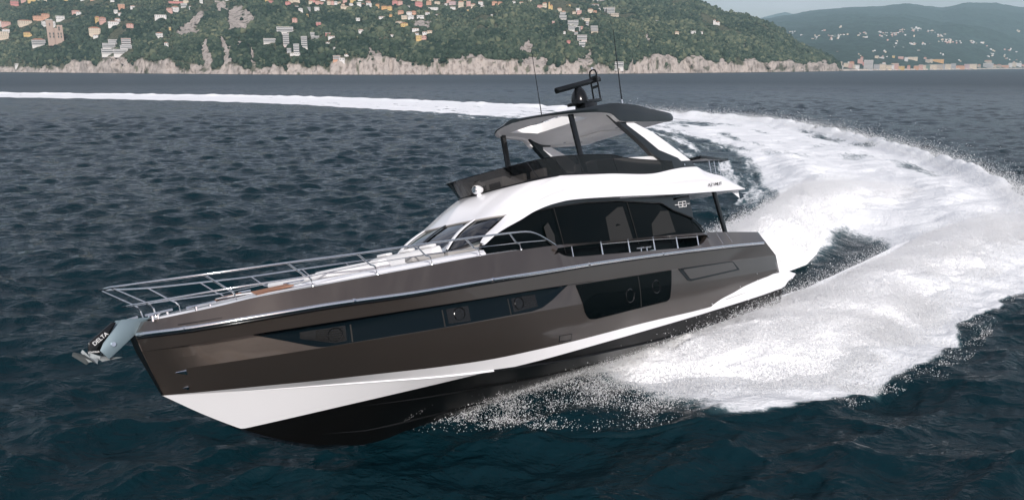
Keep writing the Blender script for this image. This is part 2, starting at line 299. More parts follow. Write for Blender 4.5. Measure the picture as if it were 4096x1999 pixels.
def port_drops(n):
    m = n * 3; s = rng.uniform(-13.6, 25, m); v = rng.uniform(.0, 1.16, m); nn = n_in(s) + (n_out(s) - n_in(s)) * v
    cl = fbm(s / 1.5, nn / 1.1, 4, 61); fing = fbm((s - .9 * nn) / .55, nn / 3.2, 4, 62); fine_ = fbm(s / .35, nn / .35, 3, 63)
    edge = 1 - sstep(.70, 1.16, v + .30 * fing + .12 * fine_)
    p = sstep(-14, -9.5, s) * (.30 + .70 * sstep(-8.5, -3.5, s)) * sstep(26, 16, s) * np.clip(.50 + .9 * cl + .65 * fing + .25 * fine_, .05, 1.3) * edge * (1 - .6 * np.clip(hcore(s, v) / .5, 0, 1))
    k = rng.uniform(0, 1.15, m) < p; s, v, nn, fing, cl = [q_[k][:n] for q_ in (s, v, nn, fing, cl)]
    h = spray_h(s, np.clip(v, 0, .97)) * (1 + .5 * fing); core = np.maximum(hcore(s, v), 0)
    fr = rng.beta(1.15, 1.5, len(s)); z = np.where(rng.uniform(size=len(s)) < .82, core - .06 + (np.maximum(h * 1.18, core + .05) + .10 - core) * fr, h * .9 + rng.exponential(.10 + .07 * Hs(s), len(s)))
    z = np.maximum(z, .01)
    P = np.concatenate([S0 + s[:, None] * AFT + nn[:, None] * PRT, z[:, None]], 1)
    big = .6 * sstep(-5, -9, s) + .6 * (v > .85)
    r = np.exp(rng.normal(-4.72, .46, len(s))) * (1 + .1 * big)
    return P, r
P, r = port_drops(int(1000000 * DENS))
drops('spray_droplets', P, r, 'fine white droplets flying over the bank of spray beside the port hull')
# jets that climb the hull bottom
n = 420000; s = -14 + 13.7 * rng.beta(1.3, 1.5, n); b_ = rng.exponential(.30, n); h0 = lerp(s, [-14, -11, -8, -4, 0, 2], [.05, .25, .46, .42, .30, .2])
z = h0 * rng.uniform(.2, 1.0, n) + rng.exponential(.07, n); nn = n_in(s) + .12 + z * .9 + b_ * .6 * sstep(-14, -8, s)
P = np.concatenate([S0 + s[:, None] * AFT + nn[:, None] * PRT, z[:, None]], 1)
drops('spray_droplets', P, np.exp(rng.normal(-5.0, .4, n)), 'thin sheet of droplets peeling off the hull bottom near the keel')
n = int(260000 * DENS); s = rng.uniform(.3, 30, n); v = rng.uniform(-1.08, .96, n); h = plume_h(s, np.clip(v, -1, 1)); nn = pc(s) + pw(s) * v
z = h * (.8 + .4 * rng.beta(1.2, 2, n)) + rng.exponential(.12, n); keep = rng.uniform(size=n) < np.clip(.6 + fbm(s / 1.3, nn / 1.1, 3, 71), .1, 1)
P = np.concatenate([S0 + s[:, None] * AFT + nn[:, None] * PRT, np.maximum(z, .02)[:, None]], 1)[keep]
drops('spray_droplets', P, np.exp(rng.normal(-4.45, .4, len(P))), 'loose droplets tossed above the foam plume behind the stern')
# drops along the breaking outer crest of the old wake
n = 90000; ti = rng.uniform(7.3, 16, n); e0 = hermite(RW[:, 0], ti); e1 = hermite(RW[:, 1], ti); u = np.abs(rng.normal(.05, .06, n))
P = np.concatenate([e0 * (1 - u[:, None]) + e1 * u[:, None], (.5 + rng.exponential(.28, n))[:, None]], 1)
drops('spray_droplets', P, np.exp(rng.normal(-4.0, .4, n)) * lerp(ti, [7, 16], [.7, 1.5]), 'droplets blown off the breaking outer edge of the wake')
# ------------------------------------------------------------------ land
#TERRAIN-BEGIN
FPX = 3163.2
def upx(p): return (np.asarray(p, float) - 2048) / FPX          # bearing of a point as X / Y
_cu = upx([-1600, 0, 300, 700, 1024, 1500, 2048, 2300, 2560, 2800, 3072, 3200, 3300, 3345]); _cY = np.array([1600, 1150, 1050, 900, 820, 800, 816, 850, 937, 1030, 1150, 1260, 1370, 1440.])
_ru = upx([-1600, 0, 1024, 1700, 2200, 2560, 2863, 3072, 3295, 3345]); _rY = np.array([2800, 2100, 1750, 1700, 1750, 1700, 1640, 1600, 1590, 1450.])
_hu = upx([-1600, 0, 600, 1200, 1500, 1700, 1760, 1850, 1920, 2050, 2250, 2420, 2485, 2530, 2575, 2640, 2704, 2783, 2863, 2922, 3002, 3072, 3151, 3231, 3295, 3320, 3345]); _hy = np.array([-170, -130, -110, -60, -14, -6, 1, 2, -10, -22, -26, -12, 0, 3, -3, -9, 2, 32, 66, 72, 90, 120, 180, 207, 235, 262, 290.])
def coastY(u): return lerp(u, _cu, _cY) + 10 * fbm(u * 60, u * 0, 4, 91) + 3 * fbm(u * 420, u * 0, 3, 92)
def ridgeY(u): return lerp(u, _ru, _rY)
def near_land(u, t):
    """height of the near hillside: u bearing, t 0 at the water to 1 on the ridge"""
    Yc, Yr = coastY(u), ridgeY(u); Y = Yc + (Yr - Yc) * t; X = u * Y
    zr = 8 + (266 - lerp(u, _hu, _hy)) / FPX * Yr
    zc = np.clip(9.5 + 9 * fbm(u * 26, u * 0 + 3, 4, 93), 3, 20) * sstep(0, .30, zr / 60)
    f = np.clip(t, 0, 1.0) ** .92
    z = zc * sstep(0, .022, t) + (zr - zc) * f
    amp = np.sin(np.pi * np.clip(t, 0, 1)) ** .8 * np.clip(zr / 120, 0, 1)
    z = z + amp * (15 * fbm(X / 150, Y / 230, 4, 94) + 9 * (1 - 2 * np.abs(fbm(X / 70 + .4 * Y / 70, Y / 300, 3, 95))) - 4) + 2.2 * fbm(X / 16, Y / 16, 3, 96) * sstep(0, .05, t) * np.clip(zr / 40, 0, 1)
    z = np.where(t > 1, zr - (t - 1) * (Yr - Yc) * .35, z)
    z = z - 2.0 * (1 - sstep(0, .006, t))
    return X, Y, z, zc
_fu = upx([2600, 3000, 3200, 3345, 3600, 3850, 4096, 4700]); _fY = np.array([1500, 1480, 1460, 1480, 1690, 2100, 2800, 4200.])
_gu = upx([2600, 2900, 2990, 3120, 3200, 3350, 3450, 3560, 3650, 3700, 3790, 3900, 4000, 4096, 4300, 4700]); _gy = np.array([150, 105, 92, 72, 57, 45, 43, 31, 42, 47, 28, 30, 45, 50, 70, 110.])
def farY(u): return lerp(u, _fu, _fY) + 6 * fbm(u * 50, u * 0, 3, 97)
def far_land(u, t):
    Yc = farY(u); Yr = np.full_like(u, 5600.0); Y = Yc + (Yr - Yc) * t; X = u * Y
    zr = 8 + (266 - lerp(u, _gu, _gy)) / FPX * Yr
    z = 3.2 * sstep(0, .004, t) + 7 * sstep(.02, .07, t) + (zr - 10) * np.clip((t - .05) / .95, 0, 1) ** 1.12
    z = z + np.sin(np.pi * np.clip(t, 0, 1)) * (55 * fbm(X / 600, Y / 900, 4, 98) + 26 * (1 - 2 * np.abs(fbm(X / 260 + Y / 900, Y / 1100, 3, 99))) - 10) * sstep(.08, .35, t)
    z = np.where(t > 1, zr - (t - 1) * 900, z) - 2.5 * (1 - sstep(0, .002, t))
    return X, Y, z, z * 0 + 3
#TERRAIN-END
# rock faces and landslips on the near hillside: (bearing, t) outlines
ROCKS = []
ROCKS = [[(-0.4113, 0.1855), (-0.4072, 0.2601), (-0.3977, 0.3049), (-0.3907, 0.3436), (-0.3825, 0.3523), (-0.3762, 0.3704), (-0.3730, 0.3527), (-0.3771, 0.2937), (-0.3825, 0.2729), (-0.3809, 0.2333), (-0.3866, 0.2162), (-0.3977, 0.1861)], [(-0.3607, 0.4840), (-0.3503, 0.4957), (-0.3449, 0.4637), (-0.3477, 0.4129), (-0.3566, 0.4178)], [(-0.3455, 0.1745), (-0.3471, 0.2415), (-0.3455, 0.4393), (-0.3361, 0.4588), (-0.3281, 0.4512), (-0.3171, 0.3564), (-0.3098, 0.3147), (-0.3123, 0.2750), (-0.3202, 0.2750), (-0.3218, 0.1852)], [(-0.3708, 0.2053), (-0.3749, 0.1519), (-0.3825, 0.1054), (-0.3813, 0.0371), (-0.3787, 0.0166), (-0.3692, 0.0151), (-0.3677, 0.0312), (-0.3718, 0.0903), (-0.3715, 0.1789)], [(-0.3591, 0.1603), (-0.3534, 0.1544), (-0.3477, 0.1001), (-0.3446, 0.0735), (-0.3471, 0.0347), (-0.3424, 0.0126), (-0.3550, 0.0147), (-0.3534, 0.0581), (-0.3566, 0.1092)], [(-0.3392, 0.1332), (-0.3313, 0.1477), (-0.3266, 0.1099), (-0.3345, 0.1040)], [(-0.3187, 0.1384), (-0.3155, 0.0952), (-0.3155, 0.0151), (-0.3218, 0.0152), (-0.3212, 0.0649)], [(-0.1732, 0.0186), (-0.1653, 0.0189), (-0.1590, 0.0109), (-0.1764, 0.0077), (-0.1701, 0.0133)], [(-0.0958, 0.0383), (-0.0910, 0.0187), (-0.0816, 0.0095), (-0.0974, 0.0098)], [(0.0101, 0.0973), (0.0196, 0.1687), (0.0243, 0.1286), (0.0259, 0.0865), (0.0164, 0.0702), (0.0101, 0.0606)], [(0.0196, 0.1875), (0.0212, 0.1603), (0.0275, 0.1281), (0.0228, 0.1279)], [(0.0354, 0.1005), (0.0401, 0.0935), (0.0449, 0.0210), (0.0386, 0.0238)], [(0.0370, 0.1507), (0.0424, 0.1645), (0.0433, 0.1211), (0.0386, 0.1185)], [(0.0228, 0.0665), (0.0370, 0.0588), (0.0386, 0.0124), (0.0101, 0.0088)], [(0.0654, 0.0261), (0.0686, 0.0319), (0.0718, 0.0128), (0.0654, 0.0100)], [(0.0733, 0.0289), (0.0892, 0.0588), (0.0955, 0.0816), (0.1024, 0.0452), (0.1034, 0.0128), (0.0797, 0.0095)], [(0.1587, 0.2158), (0.1666, 0.1966), (0.1720, 0.1686), (0.1682, 0.1736)], [(0.1435, 0.0336), (0.1461, 0.0282), (0.1498, 0.0149), (0.1476, 0.0142)], [(0.1445, 0.0117), (0.1745, 0.0093), (0.1872, 0.0067), (0.1872, 0.0039), (0.1492, 0.0047)], [(0.1786, 0.0315), (0.1872, 0.0453), (0.1935, 0.0553), (0.2061, 0.0130), (0.2219, 0.0072), (0.2251, 0.0040), (0.1872, 0.0044), (0.1846, 0.0128)], [(0.2172, 0.0156), (0.2251, 0.0502), (0.2314, 0.0186), (0.2377, 0.0142), (0.2504, 0.0067), (0.2172, 0.0040)], [(0.2801, 0.2778), (0.2836, 0.2912), (0.2908, 0.1619), (0.2889, 0.1232)], [(0.2573, 0.0431), (0.2630, 0.0252), (0.2709, 0.0081), (0.2599, 0.0086)], [(0.2852, 0.0718), (0.2931, 0.0198), (0.3010, 0.0061), (0.2883, 0.0065)], [(0.3753, 0.2176), (0.3816, 0.1225), (0.3863, 0.0516), (0.3784, 0.0187)], [(0.0885, 0.8590), (0.1097, 0.8828), (0.1113, 0.7792), (0.0939, 0.7850), (0.0866, 0.8330)], [(-0.1179, 0.3417), (-0.0990, 0.3480), (-0.0996, 0.2557), (-0.1227, 0.2736)], [(-0.5052, 0.0406), (-0.4831, 0.0214), (-0.4704, 0.0098), (-0.4989, 0.0089)]]
def in_poly(u, t, poly):
    P = np.array(poly); ins = np.zeros(u.shape, bool); j = len(P) - 1
    for i in range(len(P)):
        c = ((P[i, 1] > t) != (P[j, 1] > t)) & (u < (P[j, 0] - P[i, 0]) * (t - P[i, 1]) / (P[j, 1] - P[i, 1] + 1e-12) + P[i, 0]); ins ^= c; j = i
    return ins
def rock_mask(u, t, z, zc):
    X = u * 900; m = sstep(1.5, -1.5, z - zc * (1.10 + .9 * fbm(u * 30, t * 0, 4, 81)) - 8 * fbm(u * 110 + z / 30, z / 9, 4, 82))
    uw = u + .0035 * fbm(u * 230, t * 60, 3, 83); tw = t + .012 * fbm(u * 200, t * 70, 3, 84)
    for poly in ROCKS: m = np.maximum(m, in_poly(uw, tw, poly) * 1.0)
    hole = fbm(u * 190, t * 120, 3, 85)
    return m * (1 - .9 * sstep(.30, .42, hole))
def land_mat(name, veg, rock, rock2, fine):
    m = bpy.data.materials.new(name); m.use_nodes = True; t = m.node_tree; b = t.nodes['Principled BSDF']; b.inputs['Roughness'].default_value = .95; b.inputs['Specular IOR Level'].default_value = .1
    a = N(t, 'ShaderNodeAttribute', attribute_name='rock'); g = N(t, 'ShaderNodeNewGeometry')
    n_ = N(t, 'ShaderNodeTexNoise'); n_.inputs['Scale'].default_value = fine; n_.inputs['Detail'].default_value = 8; n_.inputs['Roughness'].default_value = .65
    mp_ = N(t, 'ShaderNodeMapping'); mp_.inputs['Rotation'].default_value = (0, R(38), 0); mp_.inputs['Scale'].default_value = (1.6, 1, .7)
    t.links.new(g.outputs['Position'], mp_.inputs[0]); t.links.new(mp_.outputs[0], n_.inputs['Vector'])
    c1 = N(t, 'ShaderNodeValToRGB'); c1.color_ramp.elements[0].color = (*[v * .45 for v in veg], 1); c1.color_ramp.elements[0].position = .35; c1.color_ramp.elements[1].color = (*[v * 1.5 for v in veg], 1); c1.color_ramp.elements[1].position = .7
    c2 = N(t, 'ShaderNodeValToRGB'); c2.color_ramp.elements[0].color = (*rock2, 1); c2.color_ramp.elements[0].position = .36; c2.color_ramp.elements[1].color = (*rock, 1); c2.color_ramp.elements[1].position = .52
    t.links.new(n_.outputs['Fac'], c1.inputs[0]); t.links.new(n_.outputs['Fac'], c2.inputs[0])
    mx = N(t, 'ShaderNodeMix', data_type='RGBA'); t.links.new(a.outputs['Fac'], mx.inputs['Factor']); t.links.new(c1.outputs[0], mx.inputs['A']); t.links.new(c2.outputs[0], mx.inputs['B']); t.links.new(mx.outputs['Result'], b.inputs['Base Color'])
    bp = N(t, 'ShaderNodeBump'); bp.inputs['Strength'].default_value = 1; bp.inputs['Distance'].default_value = 2.5; t.links.new(n_.outputs['Fac'], bp.inputs['Height']); t.links.new(bp.outputs[0], b.inputs['Normal'])
    return m
near_m = land_mat('hillside_ground', (.085, .090, .058), (.42, .37, .335), (.19, .16, .14), .16)
far_m = land_mat('far_hillside', (.035, .060, .050), (.40, .36, .31), (.25, .22, .2), .03)
u_ = np.linspace(-1.12, .4095, 900); t_ = np.concatenate([[-.01], np.linspace(0, 1, 170) ** 1.55, [1.15, 1.5]]); TG, UG = np.meshgrid(t_, u_, indexing='ij')
X, Y, Z, ZC = near_land(UG, TG); rk = rock_mask(UG, TG, Z, ZC)
rel = rk * (3.0 * fbm(X / 14 + Z / 9, Z / 9 - X / 40, 4, 71) + 1.2 * fbm(X / 4 - Z / 6, Z / 4, 3, 72) - 5 * sstep(.42, .6, fbm(X / 16 + Z / 20, Z / 60, 3, 74))); Y = Y + rel * 1.5 * sstep(0, .01, TG) * 0 - rel * -1.5 * sstep(0, .01, TG)
me = mesh_np('near_hillside', np.stack([X, Y, Z], -1).reshape(-1, 3), grid_faces(*X.shape), [near_m], smooth=True); attr(me, 'rock', rk)
link('hillside', me, kind='structure')
u_ = np.linspace(.17, .85, 420); t_ = np.concatenate([[-.01], np.linspace(0, 1, 150) ** 1.6, [1.15, 1.5]]); TG, UG = np.meshgrid(t_, u_, indexing='ij')
X, Y, Z, ZC = far_land(UG, TG); Z = Z + 5 * fbm(X / 45, Y / 45, 3, 73) * sstep(.08, .2, TG)
me = mesh_np('far_hillside', np.stack([X, Y, Z], -1).reshape(-1, 3), grid_faces(*X.shape), [far_m], smooth=True); attr(me, 'rock', sstep(4.2, 3.4, Z) * sstep(.02, .01, TG))
link('hillside', me, kind='structure')
u_ = np.linspace(.2, .5, 60); mt = np.stack([np.stack([u_ * 8300, u_ * 0 + 8300, np.maximum(8 + (266 - 62 + 0 * u_) / FPX * 8300 - np.abs(u_ - .332) ** 1.3 * 6000 + 12 * fbm(u_ * 60, u_ * 0, 3, 5), -1)], -1), np.stack([u_ * 8000, u_ * 0 + 8000, u_ * 0 - 1.], -1)])
me = mesh_np('distant_mountain', mt.reshape(-1, 3), grid_faces(2, 60), [far_m], smooth=True); attr(me, 'rock', np.zeros(120)); link('mountain', me, kind='structure')
HOUSES = []
HOUSES = [(-886.2, 1471.6, 12.2, 6.0, 115.4, 'rose', 'f', 'h', 0, 143, 34),
(-882.9, 1494.0, 8.3, 5.2, 123.2, 'pink', 'r', 'h', 0, 179, 22),
(-846.2, 1457.3, 13.8, 7.8, 120.9, 'yellow', 'r', 'h', 0, 211, 20),
(-830.1, 1460.4, 9.2, 6.5, 125.0, 'white', 'f', 'h', 0, 250, 8),
(-819.4, 1442.0, 14.2, 3.0, 119.7, 'cream', 'f', 'h', 0, 251, 20),
(-772.3, 1437.2, 10.8, 6.0, 121.6, 'yellow', 'r', 'h', 0, 348, 14),
(-719.7, 1390.9, 11.0, 7.0, 119.6, 'white', 'r', 'h', 0, 411, 11),
(-688.2, 1359.7, 9.1, 5.2, 115.2, 'salmon', 'r', 'h', 0, 447, 14),
(-642.4, 1328.2, 5.8, 4.4, 109.5, 'white', 'r', 'h', 0, 518, 21),
(-592.5, 1252.2, 8.9, 5.8, 93.8, 'salmon', 'f', 'h', 0, 551, 46),
(-569.3, 1237.9, 6.4, 4.3, 92.7, 'white', 'r', 'h', 0, 593, 48),
(-686.7, 1297.4, 10.3, 3.5, 90.7, 'pink', 'r', 'h', 0, 374, 64),
(-675.0, 1282.9, 7.1, 2.7, 87.4, 'white', 'f', 'h', 0, 384, 70),
(-586.3, 1219.3, 5.3, 3.7, 85.4, 'white', 'f', 'h', 0, 527, 64),
(-563.9, 1183.9, 4.7, 3.9, 79.6, 'white', 'r', 'h', 0, 541, 73),
(-738.1, 1302.2, 11.3, 5.7, 83.9, 'salmon', 'r', 'h', 0, 255, 81),
(-747.8, 1297.2, 13.8, 5.7, 80.3, 'salmon', 'r', 'h', 0, 224, 88),
(-702.8, 1280.0, 12.1, 5.2, 78.9, 'white', 'f', 'h', 0, 311, 90),
(-819.8, 1311.0, 10.4, 10.5, 70.2, 'white', 'r', 'h', 0, 70, 106),
(-806.1, 1308.6, 12.9, 5.3, 72.6, 'pink', 'r', 'h', 0, 99, 109),
(-758.6, 1281.2, 18.2, 6.8, 72.0, 'cream', 'r', 'h', 0, 175, 104),
(-721.8, 1269.0, 8.0, 6.4, 69.4, 'white', 'f', 'h', 0, 249, 109),
(-700.7, 1254.5, 5.9, 6.5, 68.2, 'white', 'f', 'h', 0, 281, 112),
(-601.8, 1194.2, 5.9, 7.8, 71.1, 'yellow', 'r', 'h', 0, 454, 92),
(-582.0, 1169.4, 8.3, 6.3, 70.2, 'pink', 'r', 'h', 0, 474, 96),
(-544.6, 1135.7, 6.3, 4.7, 68.3, 'white', 'r', 'h', 0, 531, 96),
(-547.2, 1127.8, 13.8, 5.3, 63.7, 'white', 'r', 'h', 0, 513, 109),
(-511.3, 1098.1, 8.7, 4.9, 59.2, 'pink', 'r', 'h', 0, 575, 114),
(-778.2, 1260.5, 10.0, 5.6, 59.1, 'white', 'g', 'h', 0, 95, 136),
(-805.4, 1253.9, 11.9, 9.3, 49.7, 'white', 'r', 'h', 0, 16, 156),
(-788.1, 1249.2, 6.9, 3.8, 50.9, 'white', 'r', 'h', 0, 52, 157),
(-769.2, 1237.1, 15.6, 9.3, 49.7, 'cream', 'f', 'h', 0, 81, 153),
(-728.7, 1233.5, 12.2, 5.0, 53.5, 'yellow', 'r', 'h', 0, 179, 149),
(-665.5, 1148.9, 16.8, 8.7, 37.5, 'white', 'r', 'b', 0, 216, 178),
(-573.0, 1125.4, 14.2, 8.8, 52.1, 'cream', 'r', 'h', 0, 438, 136),
(-566.3, 1113.1, 6.2, 3.4, 47.1, 'white', 'r', 'h', 0, 439, 154),
(-624.5, 1122.0, 21.3, 28.2, 41.5, 'castle', 'f', 'k', 0, 288, 142),
(-509.6, 1045.1, 12.0, 4.6, 36.4, 'white', 'f', 't', 0, 506, 179),
(-511.0, 1034.9, 14.7, 5.2, 31.1, 'white', 'f', 't', 0, 486, 194),
(-468.6, 990.7, 12.9, 3.7, 29.1, 'white', 'f', 't', 0, 552, 198),
(-502.0, 1012.7, 14.4, 5.1, 23.8, 'white', 'f', 't', 0, 480, 216),
(-472.0, 983.4, 15.7, 4.6, 23.2, 'white', 'f', 't', 0, 530, 216),
(-478.4, 1013.2, 10.8, 8.3, 33.3, 'pink', 'f', 'b', 0, 554, 178),
(-776.3, 1206.7, 10.0, 5.7, 32.9, 'white', 'f', 'b', 0, 13, 200),
(-680.9, 1117.1, 5.3, 3.4, 8.5, 'white', 'g', 'h', 0, 120, 264),
(-506.4, 1218.2, 8.2, 4.9, 87.5, 'pink', 'r', 'h', 0, 733, 59),
(-507.2, 1243.1, 9.8, 7.3, 89.1, 'white', 'r', 'h', 0, 758, 54),
(-541.9, 1333.6, 8.4, 3.6, 112.6, 'cream', 'r', 'h', 0, 762, 18),
(-533.8, 1312.3, 21.8, 2.6, 106.5, 'rose', 'r', 'h', 0, 761, 28),
(-516.1, 1307.5, 7.8, 4.4, 107.4, 'cream', 'r', 'h', 0, 799, 25),
(-506.9, 1275.8, 9.1, 5.1, 97.3, 'white', 'f', 'b', 0, 791, 41),
(-482.8, 1283.4, 4.6, 4.5, 104.9, 'white', 'g', 'h', 0, 858, 25),
(-511.0, 1327.9, 6.8, 2.7, 117.4, 'cream', 'r', 'h', 0, 831, 5),
(-495.2, 1312.9, 11.4, 5.9, 114.1, 'cream', 'f', 'h', 0, 855, 8),
(-481.0, 1308.4, 9.3, 6.4, 112.1, 'pink', 'r', 'h', 0, 885, 8),
(-492.4, 1152.8, 15.0, 3.6, 74.4, 'white', 'f', 'h', 0, 697, 82),
(-444.0, 1031.9, 7.7, 5.3, 44.6, 'white', 'r', 'h', 0, 687, 149),
(-415.3, 981.3, 4.3, 4.4, 32.0, 'white', 'r', 'h', 0, 709, 184),
(-450.1, 1079.3, 2.6, 5.5, 52.4, 'yellow', 'f', 'h', 0, 729, 131),
(-491.4, 1259.5, 3.0, 3.9, 94.1, 'white', 'r', 'h', 0, 814, 48),
(-449.3, 1305.6, 6.7, 5.4, 111.4, 'white', 'f', 'h', 0, 959, 14),
(-391.0, 1321.9, 7.3, 6.4, 109.8, 'yellow', 'r', 'h', 0, 1112, 17),
(-368.8, 1262.2, 8.0, 5.6, 100.8, 'rose', 'r', 'h', 0, 1124, 29),
(-274.6, 925.9, 13.2, 3.9, 34.6, 'white', 'f', 'b', 0, 1110, 172),
(-324.8, 1196.4, 7.1, 5.3, 94.6, 'rose', 'r', 'h', 0, 1189, 32),
(-347.2, 1287.5, 9.2, 5.5, 111.9, 'white', 'r', 'h', 0, 1195, 8),
(-337.9, 1286.1, 7.6, 3.6, 111.4, 'pink', 'r', 'h', 0, 1217, 10),
(-327.9, 1225.9, 6.3, 4.3, 100.6, 'cream', 'r', 'h', 0, 1202, 23),
(-321.8, 1233.7, 9.5, 5.0, 102.0, 'cream', 'r', 'h', 0, 1223, 21),
(-330.2, 1287.6, 7.6, 4.8, 111.7, 'pink', 'f', 'h', 0, 1237, 8),
(-319.4, 1283.3, 7.6, 3.7, 109.9, 'cream', 'r', 'h', 0, 1261, 12),
(-304.9, 1263.1, 8.5, 5.6, 104.4, 'rose', 'r', 'h', 0, 1284, 20),
(-302.3, 1242.0, 6.4, 4.2, 100.3, 'cream', 'r', 'h', 0, 1278, 28),
(-287.9, 1224.7, 7.3, 4.9, 98.1, 'pink', 'r', 'h', 0, 1304, 29),
(-281.8, 1218.7, 7.4, 4.8, 96.1, 'pink', 'r', 'h', 0, 1317, 34),
(-296.1, 1293.4, 7.2, 4.3, 108.4, 'white', 'f', 'h', 0, 1324, 17),
(-267.5, 1206.6, 5.1, 5.8, 96.3, 'cream', 'r', 'h', 0, 1347, 29),
(-262.1, 1205.4, 4.7, 5.3, 96.1, 'pink', 'r', 'h', 0, 1360, 30),
(-257.6, 1207.4, 4.3, 3.3, 96.6, 'white', 'f', 'h', 0, 1373, 32),
(-257.4, 1230.2, 4.9, 2.6, 99.2, 'cream', 'r', 'h', 0, 1386, 30),
(-249.9, 1236.7, 5.9, 3.7, 102.7, 'pink', 'r', 'h', 0, 1409, 23),
(-233.4, 1211.6, 7.7, 4.5, 100.3, 'yellow', 'r', 'h', 0, 1439, 23),
(-232.8, 1196.6, 5.7, 3.2, 94.6, 'white', 'r', 'h', 0, 1432, 36),
(-241.9, 1183.2, 4.7, 3.9, 91.6, 'cream', 'r', 'h', 0, 1401, 39),
(-237.8, 1171.0, 11.6, 3.5, 88.4, 'cream', 'r', 'h', 0, 1406, 48),
(-248.7, 1358.0, 8.6, 4.1, 114.2, 'white', 'r', 'h', 0, 1469, 18),
(-221.3, 1193.7, 5.9, 3.2, 94.5, 'white', 'f', 'h', 0, 1462, 36),
(-222.4, 1233.8, 5.7, 4.0, 95.4, 'pink', 'r', 'h', 0, 1478, 39),
(-226.2, 1301.1, 7.7, 3.1, 105.6, 'pink', 'r', 'h', 0, 1498, 28),
(-214.0, 1235.4, 7.8, 5.2, 94.6, 'white', 'f', 'h', 0, 1500, 40),
(-257.9, 1482.0, 9.4, 5.3, 128.4, 'salmon', 'r', 'h', 0, 1498, 6),
(-204.2, 1251.7, 5.4, 5.5, 94.9, 'orange', 'r', 'h', 0, 1532, 42),
(-191.6, 1238.1, 8.6, 3.8, 92.8, 'orange', 'r', 'h', 0, 1558, 48),
(-182.2, 1229.0, 6.6, 5.7, 90.3, 'yellow', 'r', 'h', 0, 1579, 51),
(-191.5, 1353.0, 8.9, 7.0, 106.7, 'rose', 'r', 'h', 0, 1600, 30),
(-182.6, 1350.1, 7.3, 5.3, 107.3, 'pink', 'r', 'h', 0, 1620, 31),
(-192.4, 1478.2, 10.5, 5.3, 125.2, 'pink', 'r', 'h', 0, 1636, 12),
(-209.8, 1462.7, 7.5, 3.7, 126.7, 'white', 'f', 'h', 0, 1594, 7),
(-175.5, 1473.2, 10.5, 4.7, 122.9, 'cream', 'r', 'h', 0, 1671, 17),
(-150.4, 1333.4, 11.6, 6.4, 103.9, 'rose', 'r', 'h', 0, 1691, 36),
(-161.1, 1440.8, 9.7, 2.5, 117.7, 'cream', 'f', 'h', 0, 1694, 25),
(-139.2, 1382.1, 8.2, 6.2, 108.9, 'salmon', 'r', 'h', 0, 1729, 30),
(-164.5, 1311.4, 9.3, 2.6, 99.5, 'white', 'r', 'h', 0, 1651, 45),
(-183.4, 1326.6, 6.8, 2.2, 100.7, 'yellow', 'r', 'h', 0, 1611, 44),
(-158.2, 1171.2, 7.9, 4.1, 81.6, 'salmon', 'r', 'h', 0, 1621, 65),
(-145.1, 1160.9, 7.3, 4.0, 79.7, 'white', 'r', 'h', 0, 1652, 69),
(-139.2, 1169.9, 6.2, 4.3, 80.6, 'salmon', 'r', 'h', 0, 1672, 68),
(-120.7, 1175.5, 6.0, 3.6, 80.2, 'white', 'r', 'h', 0, 1723, 71),
(-148.0, 1130.5, 8.0, 3.6, 72.1, 'cream', 'f', 'h', 0, 1634, 84),
(-138.9, 1128.4, 8.0, 3.3, 72.2, 'white', 'f', 'h', 0, 1659, 85),
(-125.7, 1130.0, 9.8, 3.3, 72.6, 'white', 'f', 'h', 0, 1696, 82),
(-170.7, 1077.3, 7.2, 2.9, 69.1, 'white', 'r', 'h', 0, 1547, 86),
(-203.3, 1084.3, 5.1, 3.1, 66.8, 'white', 'f', 'h', 0, 1455, 92),
(-168.9, 1146.4, 4.1, 2.8, 76.1, 'orange', 'r', 'h', 0, 1582, 77),
(-144.1, 1046.6, 8.3, 2.5, 61.8, 'cream', 'r', 'h', 0, 1612, 103),
(-133.8, 1021.4, 8.9, 4.5, 56.6, 'yellow', 'r', 'h', 0, 1634, 111),
(-118.6, 1009.4, 8.8, 2.7, 51.3, 'white', 'r', 'h', 0, 1676, 130),
(-116.9, 992.9, 7.5, 2.7, 45.2, 'white', 'r', 'h', 0, 1676, 146),
(-105.3, 987.0, 5.1, 3.0, 46.1, 'white', 'g', 'h', 0, 1711, 143),
(-99.3, 987.3, 6.2, 3.0, 47.4, 'cream', 'r', 'h', 0, 1730, 139),
(-108.6, 953.7, 6.3, 4.5, 38.6, 'yellow', 'f', 'h', 0, 1688, 164),
(-102.8, 954.7, 5.3, 3.7, 39.3, 'pink', 'r', 'h', 0, 1708, 159),
(-159.2, 1002.4, 5.9, 3.0, 51.9, 'yellow', 'r', 'h', 0, 1546, 127),
(-181.7, 986.7, 5.8, 3.6, 48.1, 'white', 'r', 'h', 0, 1466, 137),
(-143.2, 972.9, 4.6, 2.0, 43.2, 'white', 'r', 'h', 0, 1582, 151),
(-146.1, 924.3, 6.9, 2.5, 36.6, 'white', 'r', 'h', 0, 1548, 168),
(-243.5, 1034.0, 6.1, 4.2, 57.6, 'rose', 'f', 'h', 0, 1303, 112),
(-271.1, 1025.6, 6.1, 5.3, 61.7, 'pink', 'r', 'h', 0, 1212, 95),
(-284.1, 1136.7, 5.4, 3.4, 75.3, 'yellow', 'r', 'h', 0, 1258, 78),
(-294.2, 1147.3, 5.9, 3.1, 83.9, 'white', 'g', 'h', 0, 1237, 56),
(-290.7, 1175.3, 7.0, 3.6, 86.2, 'grey', 'f', 'b', 0, 1266, 54),
(-277.8, 1174.7, 6.5, 3.7, 86.2, 'white', 'f', 'h', 0, 1300, 53),
(-307.6, 1174.3, 7.0, 2.9, 89.2, 'white', 'r', 'h', 0, 1219, 46),
(-216.2, 961.5, 5.7, 2.6, 43.4, 'rose', 'f', 'h', 0, 1337, 149),
